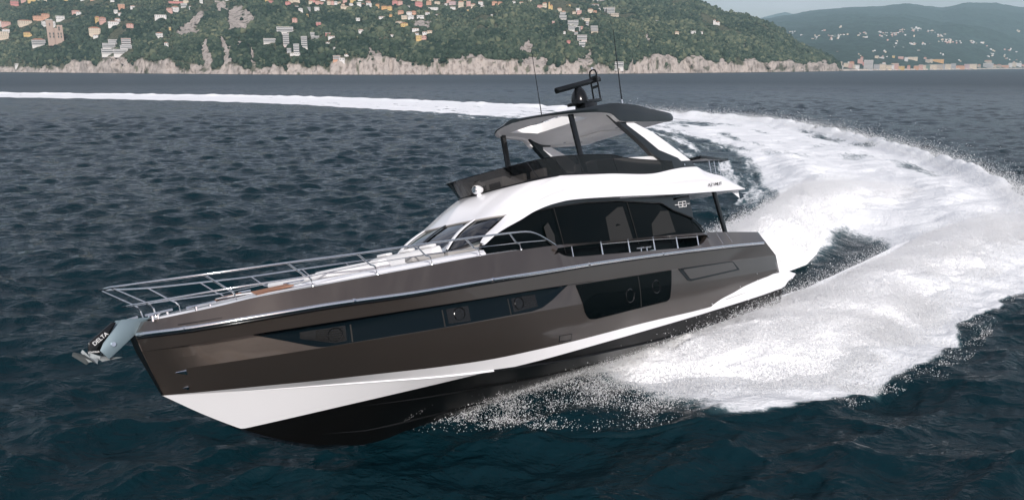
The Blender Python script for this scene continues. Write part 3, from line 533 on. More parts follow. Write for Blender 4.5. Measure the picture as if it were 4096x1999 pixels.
(-205.5, 931.3, 7.4, 2.4, 39.7, 'white', 'r', 'h', 0, 1350, 158),
(-236.1, 968.6, 5.0, 3.3, 43.4, 'white', 'f', 't', 0, 1277, 149),
(-229.2, 953.2, 9.0, 2.7, 39.5, 'white', 'f', 't', 0, 1288, 160),
(-271.9, 981.8, 19.0, 5.3, 48.4, 'white', 'f', 'b', 0, 1172, 135),
(-248.1, 897.8, 6.4, 12.3, 30.8, 'pinkwhite', 'f', 'w', 0, 1174, 171),
(-225.9, 854.4, 5.7, 9.1, 21.4, 'white', 'f', 'w', 0, 1212, 202),
(-226.8, 891.8, 6.3, 11.1, 28.5, 'white', 'f', 'w', 0, 1244, 181),
(-235.6, 861.6, 4.4, 3.4, 22.9, 'grey', 'f', 'h', 0, 1183, 208),
(-225.5, 846.1, 10.0, 1.7, 19.6, 'white', 'f', 'h', 0, 1205, 223),
(-176.3, 817.9, 7.1, 3.3, 15.0, 'salmon', 'f', 'b', 0, 1366, 239),
(-170.8, 816.6, 5.2, 2.5, 13.5, 'white', 'f', 'h', 0, 1386, 244),
(-197.3, 852.0, 5.7, 2.0, 17.4, 'rose', 'r', 'h', 0, 1316, 231),
(-168.2, 828.1, 4.3, 1.9, 18.5, 'white', 'r', 'h', 0, 1406, 226),
(-190.6, 877.0, 2.4, 2.1, 25.6, 'white', 'f', 'h', 0, 1361, 202),
(-207.2, 918.2, 4.0, 2.2, 32.7, 'white', 'g', 'h', 0, 1334, 181),
(-148.9, 1498.7, 10.7, 4.5, 126.4, 'cream', 'r', 'h', 0, 1734, 16),
(-131.2, 1450.1, 9.7, 4.8, 114.8, 'cream', 'r', 'h', 0, 1762, 29),
(-120.4, 1535.4, 4.9, 4.4, 132.3, 'pink', 'r', 'h', 0, 1800, 8),
(-110.9, 1447.9, 7.4, 6.1, 118.0, 'pink', 'f', 'h', 0, 1806, 21),
(-102.6, 1419.8, 11.8, 6.0, 112.0, 'mauve', 'r', 'h', 0, 1819, 30),
(-113.4, 1418.1, 4.5, 4.1, 109.9, 'white', 'r', 'h', 0, 1795, 36),
(-85.7, 1387.3, 8.8, 8.8, 106.4, 'cream', 'r', 'h', 0, 1852, 34),
(-82.0, 1452.7, 7.5, 3.7, 119.1, 'yellow', 'r', 'h', 0, 1869, 22),
(-71.9, 1369.0, 7.0, 7.5, 105.4, 'pink', 'f', 'h', 0, 1882, 36),
(-61.0, 1301.2, 7.5, 5.9, 98.5, 'cream', 'r', 'h', 0, 1900, 43),
(-49.4, 1297.8, 7.2, 5.1, 102.8, 'white', 'r', 'h', 0, 1928, 32),
(-45.7, 1271.9, 5.5, 2.6, 97.4, 'white', 'r', 'h', 0, 1934, 43),
(-71.1, 1559.3, 11.1, 5.0, 134.5, 'cream', 'r', 'h', 0, 1904, 7),
(-48.5, 1517.3, 10.2, 3.7, 130.4, 'cream', 'r', 'h', 0, 1947, 9),
(-26.2, 1508.1, 7.7, 4.7, 131.2, 'cream', 'r', 'h', 0, 1993, 6),
(-26.4, 1250.6, 7.9, 4.6, 99.8, 'salmon', 'r', 'h', 0, 1981, 33),
(-18.1, 1242.6, 6.4, 3.5, 99.5, 'salmon', 'r', 'h', 0, 2002, 31),
(-4.2, 1427.6, 9.0, 4.1, 122.4, 'cream', 'r', 'h', 0, 2039, 10),
(-66.7, 1247.2, 3.0, 2.1, 89.3, 'yellow', 'f', 'h', 0, 1879, 59),
(-108.0, 1202.1, 7.6, 2.4, 80.0, 'white', 'r', 'h', 0, 1764, 76),
(-126.0, 1317.8, 15.1, 2.4, 97.0, 'white', 'f', 'h', 0, 1746, 52),
(-98.8, 1378.9, 8.7, 3.2, 102.2, 'white', 'r', 'h', 0, 1821, 49),
(2.9, 1222.6, 4.3, 2.9, 99.6, 'white', 'r', 'h', 0, 2056, 28),
(14.0, 1238.3, 5.9, 4.2, 98.3, 'cream', 'r', 'h', 0, 2084, 34),
(30.4, 1396.0, 7.2, 5.1, 114.0, 'cream', 'r', 'h', 0, 2117, 22),
(43.3, 1282.7, 7.9, 4.8, 96.4, 'pink', 'r', 'h', 0, 2155, 44),
(51.6, 1304.6, 6.7, 6.7, 99.7, 'cream', 'r', 'h', 0, 2173, 39),
(60.2, 1289.4, 6.6, 10.1, 95.3, 'yellow', 'r', 'c', 0, 2196, 43),
(58.9, 1431.5, 11.9, 3.5, 121.7, 'white', 'r', 'h', 0, 2178, 13),
(74.4, 1404.1, 7.2, 2.4, 119.0, 'white', 'f', 'h', 0, 2216, 16),
(91.5, 1333.6, 6.3, 3.2, 102.4, 'yellow', 'r', 'h', 0, 2265, 41),
(55.4, 1099.3, 3.5, 2.7, 63.9, 'pink', 'f', 'h', 0, 2208, 105),
(65.4, 1020.9, 2.8, 2.8, 48.2, 'white', 'r', 'h', 0, 2251, 140),
(-27.3, 1108.6, 2.6, 1.7, 74.1, 'white', 'f', 'h', 0, 1970, 77),
(150.9, 1577.3, 8.1, 3.7, 138.3, 'salmon', 'r', 'h', 0, 2351, 4),
(164.2, 1555.9, 5.5, 3.7, 133.8, 'cream', 'r', 'h', 0, 2382, 9),
(153.6, 1515.1, 7.2, 6.9, 122.4, 'white', 'f', 'h', 0, 2369, 23),
(146.8, 1453.2, 12.6, 5.4, 109.8, 'white', 'r', 'b', 0, 2368, 40),
(123.3, 1296.8, 8.2, 5.7, 90.8, 'cream', 'r', 'h', 0, 2349, 60),
(130.1, 1293.3, 5.1, 3.0, 90.7, 'salmon', 'r', 'h', 0, 2366, 62),
(152.9, 1349.8, 7.5, 6.8, 94.5, 'cream', 'f', 'b', 0, 2406, 57),
(160.3, 1335.8, 12.7, 9.6, 91.4, 'cream', 'f', 'b', 0, 2428, 59),
(161.3, 1291.4, 12.8, 3.5, 85.3, 'sand', 'f', 'h', 0, 2443, 76),
(148.9, 1390.3, 6.0, 2.9, 100.2, 'white', 'f', 'h', 0, 2387, 55),
(100.3, 1255.7, 5.5, 3.9, 90.1, 'white', 'f', 'h', 0, 2301, 57),
(101.8, 1246.3, 6.9, 4.2, 86.2, 'pink', 'f', 'h', 0, 2306, 66),
(94.4, 1249.6, 5.4, 2.7, 86.7, 'cream', 'r', 'h', 0, 2287, 66),
(75.0, 1211.9, 8.6, 4.8, 80.5, 'white', 'f', 'b', 0, 2244, 73),
(73.3, 1184.0, 10.3, 4.4, 74.8, 'white', 'f', 'b', 0, 2244, 87),
(78.5, 1253.0, 5.0, 2.6, 87.9, 'salmon', 'r', 'h', 0, 2246, 63),
(73.0, 1263.8, 6.5, 4.6, 90.8, 'cream', 'r', 'h', 0, 2231, 55),
(81.5, 1135.4, 9.0, 4.3, 65.3, 'white', 'f', 'b', 0, 2275, 104),
(88.7, 1133.5, 5.8, 6.7, 63.1, 'white', 'f', 'b', 0, 2296, 106),
(103.2, 1211.2, 5.7, 3.9, 73.1, 'white', 'f', 'h', 0, 2318, 93),
(110.3, 1207.6, 8.1, 3.2, 73.0, 'cream', 'f', 'h', 0, 2337, 95),
(105.7, 1152.7, 4.1, 4.6, 64.6, 'white', 'f', 'b', 0, 2338, 107),
(76.6, 1056.0, 8.3, 4.4, 54.3, 'white', 'f', 'b', 0, 2278, 125),
(88.0, 1098.6, 6.9, 4.9, 54.8, 'white', 'f', 'b', 0, 2301, 126),
(95.4, 1119.7, 3.5, 3.5, 58.2, 'pink', 'r', 'h', 0, 2318, 122),
(111.5, 1112.9, 9.7, 3.2, 58.1, 'grey', 'f', 'b', 0, 2365, 121),
(109.6, 1087.0, 9.0, 2.9, 53.3, 'cream', 'f', 'b', 0, 2367, 132),
(81.2, 1037.0, 4.5, 3.3, 47.9, 'white', 'r', 'b', 0, 2296, 142),
(85.1, 994.5, 11.8, 5.1, 39.7, 'pinkwhite', 'f', 'b', 0, 2319, 163),
(81.0, 943.9, 7.1, 6.2, 29.5, 'white', 'f', 'b', 0, 2319, 188),
(65.9, 952.4, 4.1, 2.6, 35.3, 'rose', 'r', 'h', 0, 2267, 175),
(120.3, 911.4, 9.7, 5.1, 7.6, 'white', 'f', 'b', 0, 2466, 264),
(116.7, 909.7, 4.3, 3.1, 4.9, 'white', 'f', 'b', 0, 2454, 276),
(227.5, 1129.5, 5.4, 3.2, 52.0, 'cream', 'r', 'h', 0, 2685, 140),
(267.0, 1208.5, 7.2, 2.6, 55.9, 'white', 'f', 'h', 0, 2747, 140),
(283.1, 1222.2, 3.4, 2.6, 56.4, 'white', 'r', 'h', 0, 2781, 140),
(226.3, 1281.1, 4.6, 1.7, 75.6, 'white', 'f', 'h', 0, 2607, 99),
(346.4, 1392.3, 11.0, 7.2, 77.5, 'white', 'r', 'c', 0, 2835, 102),
(518.9, 1473.6, 10.1, 6.6, 1.7, 'rose', 'r', 'h', 1, 3162, 273),
(527.3, 1471.3, 8.3, 8.0, 1.7, 'salmon', 'r', 'h', 1, 3182, 271),
(820.7, 2304.1, 14.4, 8.6, 58.5, 'pink', 'r', 'h', 1, 3175, 191),
(565.2, 1471.7, 6.0, 2.9, 0.4, 'yellow', 'f', 'h', 1, 3263, 280),
(553.2, 1470.1, 6.0, 2.0, 0.4, 'white', 'f', 'h', 1, 3238, 281),
(685.4, 1695.8, 7.4, 7.9, 9.2, 'cream', 'f', 'h', 1, 3326, 256),
(643.4, 1623.8, 7.6, 5.1, 5.1, 'white', 'f', 'h', 1, 3301, 267),
(645.1, 1591.1, 7.9, 5.5, 3.7, 'white', 'f', 'h', 1, 3330, 269),
(681.7, 1655.9, 10.3, 8.3, 6.1, 'cream', 'f', 'h', 1, 3350, 262),
(730.5, 1746.7, 9.8, 7.1, 11.5, 'salmon', 'r', 'h', 1, 3371, 253),
(680.1, 1629.9, 8.1, 8.1, 4.1, 'pink', 'f', 'h', 1, 3368, 266),
(685.2, 1625.7, 5.6, 7.1, 3.6, 'cream', 'f', 'h', 1, 3381, 268),
(653.0, 1534.6, 7.2, 7.7, 2.5, 'white', 'f', 'h', 1, 3394, 270),
(769.0, 1794.6, 11.2, 9.5, 13.8, 'pink', 'f', 'h', 1, 3403, 247),
(832.9, 1936.9, 6.0, 6.0, 24.5, 'pink', 'r', 'h', 1, 3408, 234),
(762.9, 1761.1, 5.5, 7.7, 9.3, 'rose', 'f', 'h', 1, 3418, 257),
(687.3, 1565.9, 16.1, 17.6, 1.9, 'white', 'f', 's', 1, 3436, 261),
(717.2, 1596.5, 10.5, 8.5, 2.8, 'grey', 'f', 'h', 1, 3469, 268),
(734.1, 1608.0, 12.0, 10.5, 1.7, 'cream', 'f', 'h', 1, 3492, 268),
(756.4, 1629.1, 10.2, 8.1, 2.1, 'cream', 'f', 'h', 1, 3517, 270),
(772.2, 1645.4, 5.1, 7.7, 2.7, 'white', 'f', 'h', 1, 3533, 269),
(784.0, 1656.3, 8.3, 9.8, 2.5, 'pink', 'f', 'h', 1, 3545, 267),
(800.6, 1669.0, 12.3, 7.5, 0.8, 'yellow', 'f', 'h', 1, 3565, 273),
(899.4, 2007.0, 8.8, 6.3, 27.0, 'cream', 'f', 'h', 1, 3466, 231),
(916.1, 2016.2, 11.3, 3.4, 26.8, 'white', 'f', 'h', 1, 3485, 234),
(847.6, 1851.5, 6.9, 4.6, 12.8, 'white', 'r', 'h', 1, 3496, 254),
(967.7, 2064.5, 6.4, 5.4, 28.6, 'yellow', 'f', 'h', 1, 3531, 230),
(982.1, 2055.6, 12.8, 6.0, 25.9, 'pink', 'f', 'h', 1, 3559, 234),
(881.7, 1870.1, 16.3, 4.1, 11.2, 'cream', 'r', 'h', 1, 3539, 257),
(973.1, 2007.2, 8.3, 9.4, 20.1, 'white', 'f', 'h', 1, 3581, 240),
(829.9, 1697.9, 6.1, 7.9, 2.5, 'pink', 'r', 'h', 1, 3594, 269),
(864.6, 1735.5, 10.1, 7.6, 1.2, 'salmon', 'f', 'h', 1, 3624, 272),
(889.1, 1765.4, 8.6, 9.4, 1.7, 'pink', 'f', 'h', 1, 3641, 269),
(908.9, 1789.2, 6.5, 8.4, 2.1, 'cream', 'f', 'h', 1, 3655, 269),
(929.8, 1814.8, 8.8, 7.9, 2.7, 'green', 'f', 'h', 1, 3669, 269),
(960.3, 1850.6, 14.8, 9.0, 2.7, 'cream', 'f', 'h', 1, 3689, 267),
(996.8, 1892.6, 13.9, 8.8, 3.0, 'sand', 'f', 'h', 1, 3714, 267),
(1020.8, 1918.7, 5.5, 10.5, 2.5, 'grey', 'f', 'h', 1, 3731, 266),
(1044.6, 1945.3, 13.1, 9.9, 3.1, 'cream', 'f', 'h', 1, 3747, 266),
(1076.2, 1979.0, 10.9, 11.4, 3.1, 'grey', 'f', 'h', 1, 3768, 265),
(1114.1, 2018.6, 21.1, 7.6, 2.7, 'salmon', 'r', 'h', 1, 3794, 269),
(1155.2, 2061.6, 12.6, 10.5, 2.8, 'mauve', 'f', 'h', 1, 3820, 266),
(1192.8, 2100.6, 18.1, 10.5, 3.1, 'cream', 'f', 'h', 1, 3844, 266),
(1307.0, 2271.6, 8.5, 9.2, 4.7, 'sand', 'r', 'h', 1, 3868, 264),
(1377.3, 2348.5, 25.6, 12.4, 3.9, 'white', 'f', 's', 1, 3903, 263),
(1433.8, 2412.6, 10.2, 9.0, 3.8, 'cream', 'r', 'h', 1, 3928, 266),
(1488.6, 2482.2, 12.4, 9.6, 4.9, 'sand', 'r', 'h', 1, 3945, 264),
(1536.7, 2529.8, 20.2, 7.6, 3.9, 'salmon', 'f', 'h', 1, 3969, 266),
(1596.8, 2602.1, 11.0, 13.3, 4.7, 'white', 'f', 'h', 1, 3989, 262),
(1645.2, 2660.7, 12.9, 14.1, 5.8, 'cream', 'f', 'h', 1, 4004, 260),
(1701.1, 2726.3, 16.7, 11.6, 7.0, 'white', 'f', 'h', 1, 4022, 261),
(1749.7, 2776.5, 17.0, 8.7, 6.6, 'pink', 'r', 'h', 1, 4041, 263),
(1813.3, 2849.3, 17.4, 9.2, 8.0, 'cream', 'r', 'h', 1, 4061, 261),
(1877.1, 2919.3, 20.0, 16.7, 9.8, 'sand', 'f', 'h', 1, 4082, 255),
(1065.5, 2084.7, 10.1, 8.1, 17.1, 'sand', 'f', 'h', 1, 3665, 246),
(1086.9, 2108.5, 7.6, 8.8, 17.2, 'cream', 'f', 'h', 1, 3679, 246),
(1133.2, 2163.1, 28.0, 7.8, 18.2, 'orange', 'f', 'h', 1, 3705, 245),
(1020.7, 2071.3, 22.0, 7.4, 23.5, 'cream', 'f', 'h', 1, 3607, 237),
(1107.5, 2181.2, 6.8, 5.4, 26.6, 'pink', 'r', 'h', 1, 3654, 235),
(1458.0, 2489.5, 20.2, 9.8, 16.8, 'sand', 'r', 'h', 1, 3901, 249),
(1180.7, 3477.9, 5.9, 4.3, 148.7, 'cream', 'f', 'd', 1, 3122, 136),
(1168.9, 3410.4, 6.2, 4.0, 139.8, 'white', 'r', 'd', 1, 3132, 142),
(1181.8, 3453.8, 5.8, 4.7, 147.7, 'white', 'f', 'd', 1, 3130, 136),
(1183.4, 3429.8, 7.3, 4.3, 147.2, 'white', 'f', 'd', 1, 3139, 136),
(1146.8, 3239.2, 5.0, 2.8, 127.3, 'cream', 'r', 'd', 1, 3168, 148),
(1139.3, 3227.8, 5.4, 4.4, 125.5, 'white', 'r', 'd', 1, 3165, 149),
(1124.1, 2995.1, 7.1, 3.0, 116.1, 'cream', 'f', 'd', 1, 3235, 150),
(1126.8, 3044.6, 4.7, 3.8, 118.6, 'cream', 'r', 'd', 1, 3219, 149),
(1227.8, 3241.2, 6.1, 3.8, 142.5, 'white', 'f', 'd', 1, 3246, 133),
(1233.8, 3236.6, 7.5, 4.6, 143.9, 'pink', 'f', 'd', 1, 3254, 131),
(1068.9, 2867.1, 5.4, 3.4, 102.5, 'white', 'f', 'd', 1, 3227, 160),
(1064.9, 2860.4, 4.5, 2.7, 98.5, 'white', 'r', 'd', 1, 3226, 164),
(1057.6, 2877.6, 5.0, 2.9, 100.1, 'cream', 'r', 'd', 1, 3211, 163),
(1093.3, 2794.8, 3.7, 3.5, 97.4, 'white', 'r', 'd', 1, 3285, 163),
(1127.1, 2883.7, 6.5, 4.3, 107.9, 'pink', 'f', 'd', 1, 3284, 154),
(1131.5, 2879.6, 3.8, 3.6, 108.2, 'white', 'f', 'd', 1, 3291, 154),
(1131.4, 2881.0, 4.3, 3.8, 108.4, 'cream', 'r', 'd', 1, 3290, 154),
(1128.2, 2906.9, 6.3, 3.3, 111.5, 'pink', 'r', 'd', 1, 3276, 152),
(1096.0, 2808.4, 5.3, 3.5, 101.6, 'pink', 'r', 'd', 1, 3283, 159),
(1105.3, 2776.4, 4.3, 2.9, 100.7, 'cream', 'r', 'd', 1, 3307, 159),
(1151.5, 2887.2, 4.9, 3.4, 114.7, 'white', 'r', 'd', 1, 3310, 147),
(1107.8, 2774.5, 3.6, 3.5, 101.8, 'white', 'r', 'd', 1, 3311, 157),
(1144.4, 2863.5, 5.9, 3.9, 108.7, 'white', 'f', 'd', 1, 3312, 153),
(1154.8, 2877.1, 4.7, 3.6, 114.0, 'cream', 'r', 'd', 1, 3318, 148),
(1161.1, 2870.9, 5.9, 3.9, 114.9, 'cream', 'r', 'd', 1, 3327, 146),
(1168.8, 2852.3, 6.2, 4.3, 114.6, 'cream', 'f', 'd', 1, 3344, 146),
(1162.3, 2865.6, 6.1, 2.9, 114.5, 'white', 'r', 'd', 1, 3331, 147),
(1332.9, 3326.3, 6.4, 4.8, 163.8, 'cream', 'f', 'd', 1, 3316, 116),
(1312.0, 3284.8, 4.7, 3.7, 158.5, 'cream', 'f', 'd', 1, 3311, 119),
(1213.6, 2853.0, 4.3, 2.8, 115.8, 'pink', 'f', 'd', 1, 3394, 145),
(1183.7, 2801.3, 5.2, 3.8, 108.7, 'cream', 'f', 'd', 1, 3385, 150),
(1217.1, 2863.9, 3.9, 3.0, 117.8, 'cream', 'r', 'd', 1, 3392, 143),
(1322.9, 3073.5, 5.4, 3.4, 130.4, 'white', 'f', 'd', 1, 3410, 138),
(1316.1, 3065.4, 6.7, 4.0, 129.1, 'pink', 'r', 'd', 1, 3406, 139),
(1229.2, 2845.3, 5.9, 2.5, 113.3, 'white', 'r', 'd', 1, 3415, 148),
(1232.6, 2853.7, 6.4, 4.1, 114.9, 'cream', 'f', 'd', 1, 3414, 145),
(1193.1, 2763.1, 6.2, 3.6, 103.1, 'white', 'r', 'd', 1, 3414, 155),
(1189.5, 2767.7, 5.7, 2.8, 103.3, 'cream', 'f', 'd', 1, 3407, 156),
(1399.2, 3089.1, 5.2, 4.4, 127.6, 'pink', 'f', 'd', 1, 3481, 141),
(1402.5, 3115.6, 6.8, 3.7, 132.7, 'white', 'r', 'd', 1, 3472, 138),
(1405.6, 3130.0, 7.0, 2.9, 135.5, 'white', 'r', 'd', 1, 3468, 136),
(1393.4, 3061.1, 6.7, 2.7, 122.2, 'cream', 'r', 'd', 1, 3488, 147),
(1394.5, 3115.5, 4.9, 3.7, 132.5, 'white', 'f', 'd', 1, 3464, 138),
(1267.7, 2797.0, 3.5, 2.6, 102.3, 'white', 'f', 'd', 1, 3482, 158),
(1305.9, 2892.2, 6.7, 4.0, 110.7, 'white', 'r', 'd', 1, 3476, 151),
(1255.7, 2733.7, 4.4, 3.6, 92.5, 'pink', 'r', 'd', 1, 3501, 166),
(1258.3, 2738.2, 4.4, 2.6, 93.2, 'pink', 'f', 'd', 1, 3502, 166),
(1437.0, 3060.1, 4.0, 2.9, 124.4, 'cream', 'r', 'd', 1, 3533, 144),
(1423.0, 3036.1, 5.1, 4.2, 119.0, 'pink', 'r', 'd', 1, 3531, 148),
(1414.8, 3050.2, 6.5, 3.2, 121.2, 'cream', 'r', 'd', 1, 3515, 147),
(1435.2, 3070.6, 5.7, 4.0, 126.3, 'white', 'r', 'd', 1, 3526, 142),
(1433.3, 3080.1, 3.8, 3.3, 128.0, 'pink', 'r', 'd', 1, 3520, 141),
(1497.1, 3162.0, 7.3, 4.3, 135.5, 'pink', 'r', 'd', 1, 3546, 136),
(1506.7, 3159.6, 5.9, 3.0, 134.8, 'pink', 'f', 'd', 1, 3556, 138),
(1537.7, 3232.8, 5.4, 3.8, 145.8, 'pink', 'f', 'd', 1, 3553, 129),
(1208.2, 2568.4, 5.6, 2.9, 77.9, 'white', 'f', 'd', 1, 3536, 178),
(1164.8, 2471.3, 5.5, 3.5, 69.9, 'pink', 'r', 'd', 1, 3539, 185),
(1274.3, 2705.1, 5.7, 3.2, 88.6, 'cream', 'f', 'd', 1, 3538, 170),
(1146.5, 2451.7, 5.5, 2.1, 68.1, 'cream', 'f', 'd', 1, 3527, 187),
(1188.8, 2466.4, 3.5, 2.6, 67.2, 'pink', 'r', 'd', 1, 3573, 188),
(1160.3, 2428.9, 5.6, 2.9, 63.8, 'white', 'r', 'd', 1, 3559, 192),
(1155.6, 2409.6, 4.1, 3.2, 60.5, 'white', 'r', 'd', 1, 3565, 195),
(978.7, 2208.2, 4.4, 2.6, 46.8, 'white', 'f', 'd', 1, 3450, 209),
(974.0, 2199.6, 3.2, 2.1, 46.0, 'cream', 'r', 'd', 1, 3449, 210),
(990.9, 2225.8, 3.9, 2.9, 48.5, 'white', 'f', 'd', 1, 3456, 206),
(1035.4, 2266.1, 4.4, 2.4, 49.6, 'white', 'r', 'd', 1, 3493, 206),
(1014.4, 2213.0, 4.3, 2.8, 45.0, 'cream', 'f', 'd', 1, 3498, 211),
(841.9, 2106.8, 4.6, 2.1, 44.0, 'pink', 'r', 'd', 1, 3312, 210),
(836.1, 2095.1, 4.7, 2.4, 43.0, 'cream', 'r', 'd', 1, 3310, 211),
(815.1, 2162.3, 4.2, 3.1, 48.2, 'cream', 'f', 'd', 1, 3240, 205),
(802.8, 2138.7, 4.7, 2.4, 46.4, 'cream', 'f', 'd', 1, 3235, 207),
(881.0, 2068.9, 3.1, 2.7, 36.8, 'cream', 'f', 'd', 1, 3395, 220),
(870.2, 2032.1, 3.0, 2.0, 33.1, 'cream', 'f', 'd', 1, 3403, 225),
(1661.3, 3395.1, 7.4, 4.9, 153.2, 'cream', 'f', 'd', 1, 3596, 128),
(1749.1, 3525.8, 6.2, 4.8, 165.7, 'white', 'f', 'd', 1, 3617, 122),
(1569.4, 3213.6, 5.0, 3.4, 143.5, 'pink', 'r', 'd', 1, 3593, 131),
(1673.1, 3431.6, 5.8, 4.1, 161.2, 'white', 'r', 'd', 1, 3590, 123),
(1677.0, 3413.1, 4.7, 3.6, 156.7, 'cream', 'r', 'd', 1, 3602, 127),
(1762.6, 3472.5, 7.8, 3.2, 148.1, 'cream', 'r', 'd', 1, 3654, 137),
(1815.8, 3547.6, 6.2, 4.4, 155.7, 'cream', 'r', 'd', 1, 3667, 132),
(1761.0, 3469.6, 5.6, 4.1, 147.5, 'pink', 'f', 'd', 1, 3653, 137),
(1504.2, 3061.2, 4.0, 3.2, 119.0, 'cream', 'f', 'd', 1, 3602, 150),
(1491.8, 3036.4, 4.4, 3.4, 116.5, 'cream', 'r', 'd', 1, 3602, 151),
(1707.8, 3281.4, 4.5, 3.7, 123.5, 'cream', 'r', 'd', 1, 3694, 153),
(1797.2, 3424.8, 6.0, 3.6, 131.2, 'white', 'f', 'd', 1, 3708, 151),
(1791.3, 3442.6, 6.4, 4.3, 135.7, 'white', 'r', 'd', 1, 3694, 147),
(1788.1, 3437.0, 4.5, 3.2, 134.8, 'white', 'r', 'd', 1, 3694, 148),
(1585.9, 3011.1, 4.9, 3.4, 95.5, 'white', 'r', 'd', 1, 3714, 172),
(1595.8, 3004.7, 5.1, 4.3, 95.3, 'white', 'f', 'd', 1, 3728, 172),
(1607.7, 3050.7, 4.2, 4.0, 104.4, 'cream', 'f', 'd', 1, 3715, 164),
(1601.4, 3046.0, 5.3, 4.2, 103.1, 'cream', 'f', 'd', 1, 3711, 165),
(1618.0, 3042.3, 5.1, 3.0, 103.6, 'pink', 'f', 'd', 1, 3730, 165),
(1614.9, 3038.5, 4.5, 4.2, 102.7, 'white', 'r', 'd', 1, 3729, 165),
(1602.4, 2987.8, 5.0, 3.5, 93.0, 'pink', 'r', 'd', 1, 3744, 174),
(1592.8, 2991.4, 6.2, 3.2, 92.7, 'cream', 'r', 'd', 1, 3732, 175),
(1611.6, 3011.6, 5.8, 2.8, 97.7, 'cream', 'f', 'd', 1, 3741, 170),
(1613.2, 2989.0, 5.2, 3.0, 93.9, 'pink', 'f', 'd', 1, 3755, 174),
(1602.9, 2995.0, 5.8, 3.5, 94.3, 'pink', 'r', 'd', 1, 3741, 173),
(1615.5, 2967.6, 4.1, 4.1, 90.0, 'pink', 'f', 'd', 1, 3770, 177),
(1599.9, 2990.1, 5.4, 3.5, 93.2, 'white', 'r', 'd', 1, 3741, 174),
(1708.8, 3036.2, 6.2, 2.8, 92.0, 'pink', 'f', 'd', 1, 3828, 177),
(1734.9, 3066.7, 5.2, 4.2, 94.2, 'white', 'f', 'd', 1, 3838, 175),
(1720.8, 3052.9, 5.3, 2.9, 93.6, 'white', 'r', 'd', 1, 3831, 176),
(1737.6, 3097.6, 4.4, 3.7, 100.1, 'cream', 'f', 'd', 1, 3822, 170),
(1915.2, 3327.1, 6.6, 3.5, 100.5, 'white', 'r', 'd', 1, 3869, 176),
(1923.0, 3331.1, 4.8, 4.8, 100.6, 'cream', 'r', 'd', 1, 3874, 176),
(1909.7, 3325.0, 6.0, 4.1, 100.8, 'white', 'f', 'd', 1, 3865, 176),
(1771.8, 3045.1, 4.9, 4.4, 79.5, 'pink', 'f', 'd', 1, 3889, 189),
(1435.1, 2853.2, 5.5, 3.4, 86.6, 'cream', 'f', 'd', 1, 3639, 177),
(1404.9, 2794.1, 4.9, 2.8, 80.8, 'white', 'r', 'd', 1, 3638, 182),
(1430.8, 2832.5, 5.8, 2.6, 83.2, 'white', 'f', 'd', 1, 3646, 181),
(1304.2, 2662.3, 6.3, 2.8, 77.9, 'white', 'r', 'd', 1, 3598, 181),
(1302.3, 2655.6, 5.3, 2.8, 76.9, 'white', 'f', 'd', 1, 3599, 182),
(1308.5, 2657.0, 6.3, 3.8, 76.0, 'cream', 'r', 'd', 1, 3606, 183),
(1198.9, 2401.2, 5.2, 3.0, 52.4, 'cream', 'r', 'd', 1, 3627, 206),
(1187.3, 2383.7, 5.5, 3.0, 51.0, 'white', 'f', 'd', 1, 3624, 207),
(1305.2, 2480.3, 3.6, 2.2, 45.9, 'white', 'f', 'd', 1, 3713, 216),
(1292.8, 2442.2, 3.7, 3.7, 41.5, 'white', 'r', 'd', 1, 3722, 220),
(1745.7, 2951.0, 6.8, 2.8, 60.8, 'cream', 'r', 'd', 1, 3919, 208),
(1752.0, 2984.1, 6.5, 2.8, 68.5, 'white', 'r', 'd', 1, 3905, 200),
(1742.0, 2952.9, 5.0, 4.0, 62.5, 'cream', 'r', 'd', 1, 3914, 206),
(1647.0, 2791.0, 6.4, 3.0, 42.8, 'white', 'r', 'd', 1, 3915, 225),
(1589.3, 2717.7, 4.9, 2.7, 40.0, 'white', 'r', 'd', 1, 3898, 227),
(1677.5, 2837.8, 4.1, 3.9, 47.8, 'white', 'f', 'd', 1, 3918, 220),
(1634.4, 2772.8, 3.8, 2.8, 41.5, 'cream', 'f', 'd', 1, 3913, 226),
(1739.9, 2876.9, 5.0, 4.1, 40.4, 'cream', 'r', 'd', 1, 3961, 228),
(1774.1, 2931.2, 4.2, 4.0, 45.8, 'white', 'r', 'd', 1, 3963, 223),
(1733.2, 2846.6, 3.7, 3.7, 33.5, 'white', 'f', 'd', 1, 3974, 236),
(1732.1, 2830.3, 3.9, 4.2, 29.0, 'white', 'f', 'd', 1, 3984, 240),
(1712.2, 2821.7, 6.3, 3.3, 32.8, 'pink', 'r', 'd', 1, 3967, 236),
(1984.9, 3247.2, 4.7, 3.2, 70.9, 'white', 'f', 'd', 1, 3982, 203),
(1998.7, 3267.9, 4.3, 4.9, 74.8, 'white', 'r', 'd', 1, 3983, 199),
(1951.1, 3229.1, 4.8, 4.4, 71.2, 'pink', 'f', 'd', 1, 3959, 202),
(1970.6, 3231.6, 7.3, 3.6, 68.9, 'pink', 'r', 'd', 1, 3977, 205),
(1989.3, 3214.7, 7.4, 3.6, 61.5, 'white', 'f', 'd', 1, 4005, 212),
(2550.8, 4135.6, 6.4, 5.4, 182.5, 'cream', 'r', 'd', 1, 3999, 130),
(2537.4, 4104.5, 9.2, 5.4, 175.6, 'cream', 'r', 'd', 1, 4003, 135),
(2594.3, 4122.7, 7.5, 4.4, 181.4, 'white', 'r', 'd', 1, 4039, 131),
(2548.4, 4116.7, 6.4, 4.6, 178.4, 'cream', 'f', 'd', 1, 4006, 133),
(1278.0, 2317.2, 5.3, 2.9, 21.1, 'cream', 'r', 'd', 1, 3793, 246),
(1288.1, 2343.1, 4.7, 2.6, 24.3, 'white', 'r', 'd', 1, 3787, 242),
(1122.8, 2887.6, 3.2, 3.4, 107.8, 'white', 'r', 'd', 1, 3278, 155),
